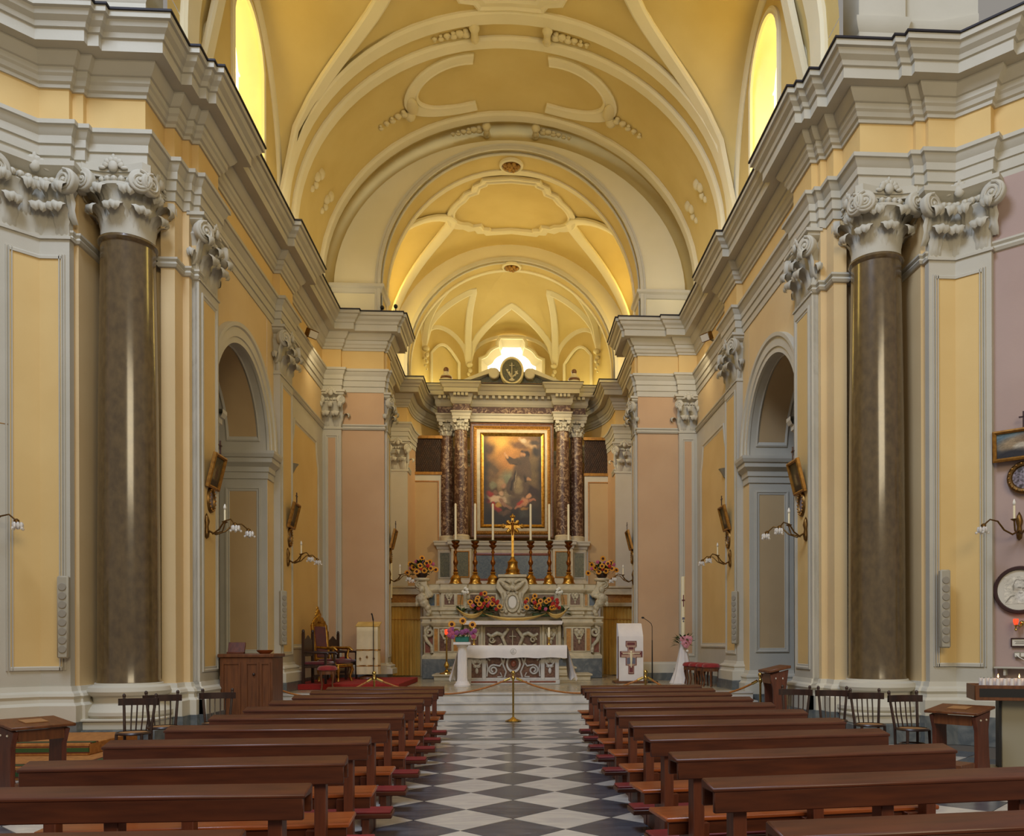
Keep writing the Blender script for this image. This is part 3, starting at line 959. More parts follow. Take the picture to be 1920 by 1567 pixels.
def pil_capital(par, w, p, z0, h, leaves=(2, 3), m='trim'):
    """capital of a flat pilaster: front at y=-p, width w, local coordinates of the pilaster."""
    path = [(w / 2, 0.0), (w / 2, -p), (-w / 2, -p), (-w / 2, 0.0)]
    F = lambda x, y, q: (x, y, z0 + q)
    mb = MB().sweep(path, [(-0.01, 0), (0.02, 0), (0.02, 0.03 * h), (-0.01, 0.06 * h), (-0.01, 0.45 * h), (0.01, 0.62 * h), (0.05, 0.7 * h), (0.02, 0.74 * h), (0.0, 0.76 * h), (0, 0.86 * h)], F)
    cap = mb.build('capital', m, par, ang=30)
    ab = MB().sweep(path, [(0.0, 0.84 * h), (0.05, 0.86 * h), (0.09, 0.9 * h), (0.09, 0.94 * h), (0.13, 0.95 * h), (0.13, h), (0, h)], F, caps=True)
    bead_row(ab, [(-w / 2 + w * (i + 0.5) / 7, -p - 0.05, z0 + 0.76 * h) for i in range(7)], w / 16)
    ab.build('abacus', m, cap, ang=30)
    n1, n2 = leaves
    for i in range(n1):
        put('leaf', LEAF, cap, ((i + 0.5) / n1 * w - w / 2, -p, z0 + 0.02 * h), scale=(w / n1 * 0.85, 0.42 * h, 0.46 * h))
    for i in range(n2):
        put('leaf', LEAF, cap, (i / (n2 - 1) * w - w / 2, -p, z0 + 0.22 * h), scale=(w / n2 * 0.75, 0.42 * h, 0.5 * h))
    r = min(0.17 * h, 0.24 * w)
    for sx in (-1, 1):
        put('volute', VOL, cap, (sx * (w / 2 + 0.02), -p - 0.10, z0 + 0.74 * h), (0, 0, sx * 0.5), (sx * -r, r * 0.9, r))
        if p > 0.05:
            put('leaf', LEAF, cap, (sx * w / 2, -p / 2, z0 + 0.03 * h), (0, 0, sx * PI / 2), (0.12, 0.4 * h, 0.44 * h))
    put('fleuron', FLE, cap, (0, -p - 0.13, z0 + 0.91 * h), (0, 0, 0), (0.16 * h, 0.13 * h, 0.16 * h))
    return cap


def pilaster(label, loc, rz, w, p, zb, ztop=7.28, zc=8.31, panel='panel', base=(0.43, 0.93), leaves=(2, 3), inset=0.13, group=None, marble=True):
    t = thing('pilaster', label, 'pilaster', loc, rz, group)
    path = [(w / 2, 0.01), (w / 2, -p), (-w / 2, -p), (-w / 2, 0.01)]
    F = lambda x, y, h: (x, y, h)
    b0, b1 = base
    MB().sweep(path, [(0, b1 - 0.02), (0, ztop + 0.02)], F).build('shaft', 'trim', t)
    if w > 2 * inset + 0.1:
        fp = [(-w / 2 + inset, b1 + 0.18), (w / 2 - inset, b1 + 0.18), (w / 2 - inset, ztop - 0.18), (-w / 2 + inset, ztop - 0.18)]
        FP = lambda a, b, h: (a, -p - h, b)
        MB().sweep(fp, [(-0.03, 0), (-0.03, 0.02), (0.0, 0.028), (0.02, 0.012), (0.045, 0.012), (0.055, 0.004)], FP, closed=True).build('panel_moulding', 'trim', t, ang=25)
        MB().quad(FP(-w / 2 + inset + 0.045, b1 + 0.225, 0.005), FP(w / 2 - inset - 0.045, b1 + 0.225, 0.005), FP(w / 2 - inset - 0.045, ztop - 0.225, 0.005), FP(-w / 2 + inset + 0.045, ztop - 0.225, 0.005)).build('panel', panel, t)
    k = (b1 - b0) / 0.5
    MB().sweep(path, [(d, b0 + (z - 0.43) * k) for d, z in PLIN], F).build('base', 'white', t, ang=30)
    if marble:
        MB().sweep(path, [(0, b0), (0.165, b0), (0.165, zb)], F).build('marble_foot', 'marble_grey', t, ang=30)
    pil_capital(t, w, p, ztop, zc - ztop, leaves)
    return t


for s in (1, -1):
    sd = SIDE[s]
    rz = -s * PI / 2
    pilaster('grey and ochre pilaster on the nave wall just past the %s granite column' % sd, (s * 5.08, 13.815, 0), rz, 0.87, 0.14, 0.0, base=(0.43, 0.93))
    pilaster('grey and ochre pilaster on the %s nave wall beyond the round arch' % sd, (s * 5.08, 18.465, 0), rz, 1.02, 0.14, 0.49, base=(0.70, 1.12))
    pilaster('narrow corner pilaster where the %s nave wall meets the chancel pier' % sd, (s * 4.83, 22.6, 0), 0, 0.5, 0.12, 0.49, base=(0.70, 1.0), inset=0.1, panel='wall_peach')
    pilaster('slim pilaster inside the chancel arch, %s jamb' % sd, (s * 3.46, 23.01, 0), rz, 0.62, 0.07, 0.49, base=(0.70, 1.0), inset=0.14, marble=False)
    pilaster('pale pilaster beside the altarpiece, %s of the marble columns' % sd, (s * 3.8, 28.0, 0), 0, 0.6, 0.1, 0.49, base=(0.70, 1.0), inset=0.6, marble=False)

# folded pilasters in the corners of the crossing
for s in (1, -1):
    sd = SIDE[s]
    t = thing('pilaster', 'broad pilaster folded into the crossing corner, outside the %s granite column' % sd, 'pilaster', (s * 6.69, 12.13, 0))
    L1, L2, c = 0.41, 0.5, math.sqrt(0.5)
    path = [(L2 * c + 0.11, -L2 * c + 0.11), (L2 * c, -L2 * c), (0, 0), (-L1, 0), (-L1, 0.12)]
    F = lambda x, y, h: (s * x, y, h)
    MB().sweep(path, [(0, 0.9), (0, 7.3)], F).build('shaft', 'trim', t)
    MB().sweep(path, PLIN, F).build('base', 'white', t, ang=30)
    MB().sweep(path, BASE, F).build('marble_foot', 'marble_grey', t, ang=30)
    # panel as a folded strip with its moulding
    i1, i2 = 0.10, 0.12
    pp = [(L2 * c - i2 * c, -L2 * c + i2 * c), (0, 0), (-L1 + i1, 0)]
    MB().sweep(pp, [(0.005, 1.2), (0.005, 7.0)], F).build('panel', 'panel', t)
    for z in (1.16, 7.0):
        MB().sweep(pp, [(0.0, z), (0.025, z), (0.025, z + 0.04), (0.0, z + 0.06)], F).build('panel_moulding', 'trim', t)
    for (px, py), (nx, ny) in ((pp[0], (-c, -c)), (pp[2], (0, -1))):
        tx, ty = -ny, nx
        mb = MB()
        for q in (-0.035, 0.0, 0.035):
            mb.prism([(-0.012, 0), (-0.006, 0.025), (0.006, 0.025), (0.012, 0)], lambda a, b: (s * (px + tx * (a + q) + nx * b), py + ty * (a + q) + ny * b, 1.16), lambda a, b: (s * (px + tx * (a + q) + nx * b), py + ty * (a + q) + ny * b, 7.06))
        mb.build('panel_moulding', 'trim', t)
    h, z0 = 1.05, 7.28
    FC = lambda x, y, q: (s * x, y, z0 + q)
    cap = MB().sweep(path, [(-0.01, 0), (0.03, 0), (0.03, 0.04), (-0.01, 0.06), (-0.01, 0.47), (0.02, 0.66), (0.06, 0.73), (0.02, 0.78), (0, 0.9)], FC).build('capital', 'trim', t, ang=30)
    ab = MB().sweep(path, [(0.0, 0.88), (0.05, 0.9), (0.1, 0.95), (0.14, 0.98), (0.14, h), (0, h)], FC, caps=True)
    for i in range(5):
        q = (i + 0.5) / 5
        ab.sphere((s * (-L1 * q), -0.05, z0 + 0.8), 0.05, 8, 6)
        ab.sphere((s * (L2 * c * q - 0.04), -L2 * c * q - 0.04, z0 + 0.8), 0.05, 8, 6)
    ab.build('abacus', 'trim', cap, ang=30)
    for x, y, a in ((-0.3, 0, 0), (-0.02, 0, 0.39), (0.26, -0.26, 0.785)):
        put('leaf', LEAF, cap, (s * x, y, z0 + 0.02), (0, 0, -s * a), (0.25, 0.44, 0.48))
    for x, y, a in ((-0.42, 0, -0.3), (-0.16, 0, 0.0), (0.12, -0.12, 0.785), (0.36, -0.36, 0.9)):
        put('leaf', LEAF, cap, (s * x, y, z0 + 0.24), (0, 0, -s * a), (0.2, 0.5, 0.54))
    put('volute', VOL, cap, (s * -L1, -0.1, z0 + 0.78), (0, 0, s * 0.4), (s * 0.18, 0.16, 0.18))
    put('volute', VOL, cap, (s * (L2 * c - 0.05), -L2 * c - 0.12, z0 + 0.78), (0, 0, -s * 1.0), (s * -0.18, 0.16, 0.18))
    put('fleuron', FLE, cap, (s * -0.01, -0.14, z0 + 0.97), (0, 0, -s * 0.39), (0.18, 0.15, 0.18))
pilaster('pilaster at the right edge, beside the framed pictures on the slanting wall', (8.07, 11.2, 0), -PI / 4, 0.75, 0.14, 0.0)

# granite columns
CS = [(0.40, 0.0), (0.44, 0.02), (0.44, 0.05), (0.425, 0.09), (0.425, 0.6), (0.42, 2.2), (0.405, 4.2), (0.375, 6.35), (0.375, 6.48), (0.40, 6.5), (0.415, 6.53), (0.40, 6.57), (0.37, 6.58)]
for s in (1, -1):
    sd = SIDE[s]
    t = thing('column', 'tall polished brown granite column with leafy white capital, %s of the nave' % sd, 'column', (s * 5.72, 12.7, 0))
    MB().lathe([(r, z + 0.92) for r, z in CS], 48).build('shaft', 'column', t, ang=40)
    MB().lathe([(0.36, 0.96), (0.46, 0.96), (0.47, 0.93), (0.55, 0.90), (0.57, 0.84), (0.55, 0.79), (0.49, 0.76), (0.48, 0.68), (0.56, 0.60), (0.60, 0.55), (0.60, 0.50), (0.57, 0.46), (0.3, 0.46)], 40).build('base', 'white', t, ang=35)
    MB().box(-0.60, 0.60, -0.60, 0.36, 0.42, 0.46).box(-0.57, 0.57, -0.57, 0.36, 0.30, 0.43).build('plinth_block', 'white', t, bev=0.01)
    MB().box(-0.62, 0.62, -0.62, 0.36, 0.0, 0.30).build('marble_foot', 'marble_grey', t, bev=0.01)
    z0, h = 7.48, 0.95
    cap = MB().lathe([(0.3, z0), (0.37, z0), (0.365, z0 + 0.4), (0.39, z0 + 0.58), (0.44, z0 + 0.66), (0.47, z0 + 0.68), (0.47, z0 + 0.72), (0.40, z0 + 0.74), (0.40, z0 + 0.85)], 36).build('capital', 'trim', t, ang=30)
    # concave-sided abacus
    pl = []
    for q in range(4):
        a = PI / 4 + q * PI / 2
        cx, cy = math.cos(a), math.sin(a)
        pl += [(cx * 0.66 + cy * 0.06, cy * 0.66 - cx * 0.06), (cx * 0.66 - cy * 0.06, cy * 0.66 + cx * 0.06)]
        b = a + PI / 4
        pl += [(math.cos(b + v) * rr, math.sin(b + v) * rr) for v, rr in ((-0.45, 0.50), (-0.2, 0.445), (0, 0.43), (0.2, 0.445), (0.45, 0.50))]
    ab = MB()
    for k, za, zb in ((0.92, z0 + 0.80, z0 + 0.86), (1.0, z0 + 0.86, z0 + 0.97)):
        ab.prism(pl, lambda a, b: (a * k, b * k, za), lambda a, b: (a * k, b * k, zb))
    for q in range(28):
        a = 2 * PI * q / 28
        ab.sphere((0.44 * math.cos(a), 0.44 * math.sin(a), z0 + 0.76), 0.045, 8, 6)
    ab.build('abacus', 'trim', cap, ang=30)
    for i in range(8):
        a = -PI / 2 + i * PI / 4
        put('leaf', LEAF, cap, (0.35 * math.cos(a), 0.35 * math.sin(a), z0 + 0.01), (0, 0, a + PI / 2), (0.27, 0.42, 0.44))
        a += PI / 8
        put('leaf', LEAF, cap, (0.355 * math.cos(a), 0.355 * math.sin(a), z0 + 0.2), (0, 0, a + PI / 2), (0.25, 0.48, 0.5))
    for q in range(4):
        rq = q * PI / 2
        for sx in (-1, 1):
            x, y = sx * 0.40, -0.50
            put('volute', VOL, cap, (x * math.cos(rq) - y * math.sin(rq), x * math.sin(rq) + y * math.cos(rq), z0 + 0.70), (0, 0, rq + sx * 0.35), (-sx * 0.165, 0.15, 0.165))
        x, y = 0, -0.47
        put('fleuron', FLE, cap, (-y * math.sin(rq), y * math.cos(rq), z0 + 0.92), (0, 0, rq), (0.17, 0.14, 0.17))

# ---- stucco ornaments of the vault
def garland(par, x, y, zf, dirx, n=6, sz=0.1):
    g = MB()
    for i in range(n):
        px = x + dirx * (0.12 + 0.14 * i)
        r = sz * (1 - 0.1 * i)
        g.sphere((px, y + 0.03 * (-1) ** i, zf(px) - 0.06), r, 8, 6, (1.2, 1, 0.7))
        g.sphere((px, y - 0.06 * (-1) ** i, zf(px) - 0.05), r * 0.7, 8, 6, (1, 1, 0.7))
    g.build('garland', 'ornament', par, ang=60)


for y, z_, w in ((18.75, zell, 0.82), (22.3, zell, 0.66)):
    for s in (1, -1):
        x = s * w
        mb = MB().tube([(x + s * 0.02 * math.cos(t) * 0, y - 0.2 + 0.4 * q, z_(x) - 0.08 - 0.06 * math.sin(PI * q)) for q, t in ((i / 8, i) for i in range(9))], 0.08, 8)
        mb.sphere((x, y - 0.17, z_(x) - 0.1), 0.12, 10, 7).sphere((x, y + 0.17, z_(x) - 0.1), 0.1, 10, 7)
        mb.build('scroll_bracket', 'ornament', ce, ang=60)
        garland(ce, x + s * 0.08, y, z_, s)
for s in (1, -1):
    x = s * 2.45
    MB().sphere((x, 20.6, zell(x) - 0.08), 0.2, 12, 8, (0.8, 1.6, 0.5)).sphere((x + s * 0.08, 20.9, zell(x) - 0.12), 0.14, 10, 7).build('scroll_bracket', 'ornament', ce, ang=60)
    garland(ce, x + s * 0.1, 20.75, zell, s, 5, 0.09)
    for y in (20.0, 21.0):
        x2 = s * 4.55
        g = MB()
        for i in range(4):
            xx = x2 + s * 0.06 * i
            g.sphere((xx, y + 0.05 * (-1) ** i, zell(min(abs(xx), 4.9)) - 0.05), 0.11 - 0.015 * i, 8, 6, (1, 1, 1.3))
        g.build('garland', 'ornament', ce, ang=60)
for y, z, par in ((23.02, 14.84, we), (28.38, 14.45, wq)):
    t = MB().lathe([(0.34, 0.02), (0.33, -0.05), (0.27, -0.07), (0.25, -0.02), (0.0, -0.02)], 28, (0, y, z - 0.02)).build('rosette', 'rib', par, ang=35)
    mb = MB()
    for q in range(14):
        a = q * 2.4
        r = 0.055 * math.sqrt(q)
        mb.sphere((r * math.cos(a), y + r * math.sin(a), z - 0.09), 0.055, 8, 6)
    mb.lathe([(0.26, -0.05), (0.0, -0.06)], 20, (0, y, z))
    mb.build('rosette_petals', 'rosette', t, ang=60)

# ================================================================== HIGH ALTAR AND ALTARPIECE
def sympath(h):
    return h + [(-x, y) for x, y in h[::-1]]


def corinth(par, x, y, z0, r, h, m='trim'):
    """small complete capital as one part"""
    mb = MB().lathe([(r * 0.7, z0), (r, z0), (r, z0 + 0.05 * h), (r * 0.95, z0 + 0.45 * h), (r * 1.25, z0 + 0.82 * h), (r * 0.8, z0 + 0.85 * h)], 18, (x, y, 0))
    for row, zz, k, off in ((0, 0.05, 0.42, 0), (1, 0.3, 0.46, PI / 8)):
        for i in range(8):
            a = i * PI / 4 + off
            mb.sphere((x + r * 1.12 * math.cos(a), y + r * 1.12 * math.sin(a), z0 + h * (zz + 0.18)), r * 0.3, 7, 5, (0.8, 0.8, 1.5))
            mb.sphere((x + r * 1.35 * math.cos(a), y + r * 1.35 * math.sin(a), z0 + h * (zz + 0.33)), r * 0.26, 7, 5, (1, 1, 0.7))
    for i in range(4):
        a = PI / 4 + i * PI / 2
        mb.lathe([(0, -0.06), (r * 0.38, -0.06), (r * 0.38, 0.06), (0, 0.06)], 12, (x + r * 1.45 * math.cos(a), y + r * 1.45 * math.sin(a), z0 + h * 0.78), axis='y')
    mb.box(x - r * 1.45, x + r * 1.45, y - r * 1.45, y + r * 1.45, z0 + 0.88 * h, z0 + h)
    mb.sphere((x, y - r * 1.5, z0 + 0.92 * h), r * 0.3, 8, 6)
    return mb.build('capital', m, par, ang=45)


RY = 29.2
t = thing('altarpiece', 'tall marble altarpiece with red veined columns and broken pediment', 'altarpiece', (0, RY, 0.5))
ZO = -0.5
sub = lambda mb: mb.xf(Matrix.Translation((0, -RY, ZO)))
prd = sympath([(2.62, 29.9), (2.62, 29.28), (2.12, 29.28), (2.12, 28.92), (1.42, 28.92), (1.42, 29.26)])
sub(MB().sweep(prd, [(0, 0.5), (0, 5.0)], FR)).build('pedestal', 'altar', t)
sub(MB().sweep(prd, [(0, 4.82), (0.03, 4.84), (0.05, 4.92), (0.12, 4.97), (0.12, 5.06), (0.14, 5.07), (0.14, 5.12), (0, 5.13)], FR)).build('pedestal_cornice', 'trim', t, ang=25)
sub(MB().sweep(prd, [(0, 3.72), (0.05, 3.72), (0.07, 3.62), (0.07, 3.3), (0, 3.3)], FR)).build('pedestal_base', 'altar', t, ang=25)
sub(MB().poly([(x, y, 5.125) for x, y in prd])).build('pedestal_top', 'altar', t)


def framed(par, x0, x1, z0, z1, y, m, fm='trim', fw=0.05, nm='inlay_panel', off=(0, 0)):
    F = lambda a, b, h: (a, y - h - RY, b + ZO)
    p = MB().quad(F(x0, z0, 0.01), F(x1, z0, 0.01), F(x1, z1, 0.01), F(x0, z1, 0.01)).build(nm, m, par)
    MB().sweep([(x0, z0), (x1, z0), (x1, z1), (x0, z1)], [(-fw, 0), (-fw, 0.025), (-fw * 0.4, 0.035), (0, 0.02), (0, 0.008)], F, closed=True).build('panel_frame', fm, par, ang=25)
    return p


for s in (1, -1):
    framed(t, *sorted((s * 1.53, s * 2.0)), 3.85, 4.7, 28.92, 'inlay_green', 'inlay_ochre', 0.04)
    framed(t, *sorted((s * 2.2, s * 2.54)), 3.85, 4.7, 29.28, 'inlay_green', 'white', 0.05)
framed(t, -1.28, 1.28, 3.8, 4.62, 29.26, 'inlay_blue', 'inlay_red', 0.09)
for s in (1, -1):
    for nm, x, y, r, zt, zc in (('inner', 1.79, 29.16, 0.2, 8.95, 9.36), ('outer', 2.3, 29.52, 0.2, 8.82, 9.36)):
        cx = MB().lathe([(0.24, 5.12), (0.29, 5.12), (0.30, 5.17), (0.29, 5.22), (0.30, 5.27), (0.27, 5.32), (0.22, 5.33)], 24, (s * x, y, 0))
        sub(cx).build('column_base', 'altar', t, ang=35)
        sub(MB().lathe([(0.245, 5.32), (0.25, 5.5), (0.25, 6.4), (0.235, 7.8), (0.215, zt), (0.235, zt + 0.02), (0.19, zt + 0.03)], 24, (s * x, y, 0))).build('column_shaft', 'red_marble', t, ang=35)
        c = corinth(t, s * x, y - RY, zt + ZO, 0.195, zc - zt + 0.02)
ent = sympath([(2.62, 29.9), (2.62, 29.32), (2.05, 29.32), (2.05, 28.94), (1.48, 28.94), (1.48, 29.3)])
sub(MB().sweep(ent, [(-0.02, 9.34), (0.02, 9.34), (0.02, 9.44), (0.04, 9.45), (0.04, 9.55), (0.08, 9.58), (0.08, 9.62), (0, 9.62)], FR)).build('architrave', 'trim', t, ang=20)
sub(MB().sweep(ent, [(0, 9.61), (0, 9.88)], FR)).build('frieze', 'red_marble', t)
sub(MB().sweep(ent, [(0, 9.86), (0.03, 9.87), (0.08, 9.95), (0.08, 10.1), (0.1, 10.12), (0.13, 10.2), (0.3, 10.2), (0.3, 10.34), (0.33, 10.36), (0.37, 10.45), (0.42, 10.5), (0.42, 10.55), (0, 10.56)], FR)).build('cornice', 'trim', t, ang=20)
sub(MB().sweep(ent, [(0.4, 10.552), (0.435, 10.552), (0.435, 10.575), (0, 10.58)], FR)).build('cornice_capping', 'lead', t)
sub(MB().poly([(x, y, 9.345) for x, y in ent])).build('entablature_soffit', 'trim', t)
for x0, x1, y, n_ in ((-1.4, 1.4, 29.3, 13), (1.5, 2.04, 28.94, 4), (-2.04, -1.5, 28.94, 4), (2.12, 2.6, 29.32, 3), (-2.6, -2.12, 29.32, 3)):
    for i in range(n_):
        cx = x0 + (x1 - x0) * (i + 0.5) / n_
        sub(MB().box(cx - 0.05, cx + 0.05, y - 0.26, y - 0.08, 10.1, 10.2)).build('modillion', 'white', t)
# pediment
ty = MB().prism([(-1.75, 10.55), (1.75, 10.55), (1.3, 10.72), (0.4, 11.12), (-0.4, 11.12), (-1.3, 10.72)], lambda a, b: (a, 29.22, b), lambda a, b: (a, 29.55, b))
sub(ty).build('tympanum', 'inlay_green', t)
sub(MB().box(-1.4, 1.4, 29.16, 29.5, 10.56, 10.68)).build('pediment_base', 'inlay_ochre', t, bev=0.01)
for s in (1, -1):
    pl = [(1.75, 10.62), (1.75, 10.72), (0.7, 11.18), (0.6, 11.1), (0.66, 11.02)]
    sub(MB().prism(pl, lambda a, b: (s * a, 29.02, b), lambda a, b: (s * a, 29.55, b))).build('raking_cornice', 'white', t, bev=0.01)
    sub(MB().lathe([(0, 0.3), (0.16, 0.3), (0.19, 0.27), (0.19, -0.2), (0, -0.2)], 26, (s * 0.62, 29.3, 10.98), axis='y')).build('scroll_end', 'white', t, ang=35)
    xu = -2.3 if s < 0 else 2.2
    u = sub(MB().lathe([(0, 10.56), (0.24, 10.56), (0.24, 10.66), (0.19, 10.68), (0.2, 10.8), (0.17, 10.86), (0.19, 10.9), (0.1, 10.98), (0.09, 11.05), (0, 11.07)], 20, (xu, 29.2, 0))).build('finial_urn', 'white', t, ang=35)
    sub(MB().lathe([(0.2, 10.79), (0.215, 10.83), (0.2, 10.87)], 20, (xu, 29.2, 0)).sphere((xu, 29.2, 11.12), 0.1, 14, 10)).build('finial_ball', 'inlay_brown', u)
md = sub(MB().lathe([(0, 0.02), (0.34, 0.02), (0.36, 0.07), (0.40, 0.08), (0.42, 0.04), (0.42, -0.2), (0, -0.2)], 36, axis='y').xf(Matrix.Translation((0, 29.0, 11.05)) @ Matrix.Diagonal((1, 1, 1.18, 1)))).build('medallion', 'rib', t, ang=35)
sub(MB().lathe([(0, 0.035), (0.335, 0.035)], 36, axis='y').xf(Matrix.Translation((0, 28.99, 11.05)) @ Matrix.Diagonal((1, 1, 1.18, 1)))).build('medallion_field', 'inlay_green', md)
em = MB().tube([(0, 28.93, 10.8), (0, 28.93, 11.32)], 0.016, 6).tube([(-0.09, 28.93, 11.22), (0.09, 28.93, 11.22)], 0.016, 6)
em.tube([(-0.02, 28.93, 10.82), (-0.12, 28.93, 10.95), (-0.2, 28.93, 11.08)], [0.03, 0.022, 0.01], 6).tube([(0.02, 28.93, 10.82), (0.13, 28.93, 10.92), (0.2, 28.93, 11.05)], [0.03, 0.03, 0.01], 6)
for x, z in ((-0.16, 11.06), (-0.1, 10.98), (0.14, 11.0), (0.18, 10.95), (0.1, 10.88), (-0.06, 10.92), (0, 10.78)):
    em.sphere((x, 28.93, z), 0.035, 8, 6, (1.2, 0.5, 1))
em.sphere((0, 28.93, 10.72), 0.08, 10, 6, (1.3, 0.4, 0.6))
sub(em).build('emblem', 'white', md, ang=60)

# frame and painting
fr = framed(t, -1.42, 1.42, 5.3, 9.25, 29.28, 'inlay_brown', 'inlay_brown', 0.05, 'frame_back')
F = lambda a, b, h: (a, 29.26 - h - RY, b + ZO)
rectp = lambda hx0, hx1, z0, z1: [(hx0, z0), (hx1, z0), (hx1, z1), (hx0, z1)]
MB().sweep(rectp(-1.3, 1.3, 5.42, 9.12), [(-0.06, 0), (-0.06, 0.04), (-0.02, 0.06), (0.02, 0.04), (0.06, 0.05), (0.06, 0)], F, closed=True).build('egg_moulding', 'gilt_frame', fr, ang=25)
eg = MB()
for i in range(34):
    x = -1.25 + 2.5 * (i + 0.5) / 34
    for z in (9.12, 5.42):
        eg.sphere((x, 29.26 - RY - 0.05, z + ZO), 0.026, 6, 5)
for i in range(50):
    z = 5.47 + 3.6 * (i + 0.5) / 50
    for x in (-1.3, 1.3):
        eg.sphere((x, 29.26 - RY - 0.05, z + ZO), 0.026, 6, 5)
eg.build('egg_row', 'gilt_frame', fr)
MB().sweep(rectp(-1.12, 1.13, 5.59, 8.93), [(-0.14, 0), (-0.14, 0.03), (-0.1, 0.045), (-0.03, 0.04), (0.0, 0.05), (0.0, 0)], F, closed=True).build('white_border', 'altar', fr, ang=25)
MB().sweep(rectp(-1.05, 1.08, 5.66, 8.87), [(-0.07, 0), (-0.07, 0.06), (-0.03, 0.085), (0.02, 0.06), (0.05, 0.05), (0.05, 0)], F, closed=True).build('gilt_frame', 'gold', fr, ang=25)


def paint_mesh(name, w, h, nx, ny, layers, base):
    """flat painted canvas (xz plane facing -y, origin at lower left); layers: (shape, colour, softness)."""
    u, v = np.meshgrid((np.arange(nx + 1)) / nx, (np.arange(ny + 1)) / ny)
    lin = lambda c: np.array([srgb(*c)[i] for i in range(3)])
    img = np.zeros((ny + 1, nx + 1, 3))
    b0, b1 = lin(base[0]), lin(base[1])
    img[:] = b0 + (b1 - b0) * v[..., None]
    rng = np.random.RandomState(3)
    u0, v0 = u, v
    for q, am in ((5, 0.009), (11, 0.006), (23, 0.004)):
        u, v = u + am * np.sin(q * v0 * 3.1 + 2 * np.sin(q * u0)) , v + am * np.sin(q * u0 * 2.7 + 1.5 * np.cos(q * v0))
    for kind, prm, colr, soft in layers:
        if kind == 'e':
            cx, cy, rx, ry, ang = prm
            a = math.radians(ang)
            dx, dy = (u - cx) * w, (v - cy) * h
            p = (dx * math.cos(a) + dy * math.sin(a)) / (rx * w)
            q = (-dx * math.sin(a) + dy * math.cos(a)) / (ry * w)
            d = np.sqrt(p * p + q * q)
            m = np.clip((1 + soft - d) / (2 * soft + 1e-6), 0, 1)
        else:   # thick polyline
            d = np.full(u.shape, 9.0)
            for (x1, y1, r1), (x2, y2, r2) in zip(prm, prm[1:]):
                ax, ay, bx, by = x1 * w, y1 * h, x2 * w, y2 * h
                l2 = (bx - ax) ** 2 + (by - ay) ** 2 + 1e-9
                tt = np.clip(((u * w - ax) * (bx - ax) + (v * h - ay) * (by - ay)) / l2, 0, 1)
                dd = np.hypot(u * w - ax - tt * (bx - ax), v * h - ay - tt * (by - ay)) / ((r1 + (r2 - r1) * tt) * w)
                d = np.minimum(d, dd)
            m = np.clip((1 + soft - d) / (2 * soft + 1e-6), 0, 1)
        m = (m * m * (3 - 2 * m))[..., None]
        img = img * (1 - m) + lin(colr) * m
    img *= 1 + 0.12 * rng.randn(ny + 1, nx + 1, 1) + 0.16 * np.sin(17 * u0 + 9 * v0 + 3 * np.sin(12 * v0))[..., None] * np.sin(21 * v0 - 6 * u0)[..., None]
    img = np.clip(img, 0, 1)
    mb = MB().grid([[(w * i / nx, 0, h * j / ny) for i in range(nx + 1)] for j in range(ny + 1)])
    me = D.meshes.new(name)
    me.from_pydata(mb.v, [], mb.f)
    at = me.color_attributes.new('Col', 'FLOAT_COLOR', 'POINT')
    flat = np.ones(((ny + 1) * (nx + 1), 4), dtype=np.float32)
    flat[:, :3] = img.reshape(-1, 3)
    at.data.foreach_set('color', flat.ravel())
    me.materials.append(M['paint'])
    return me


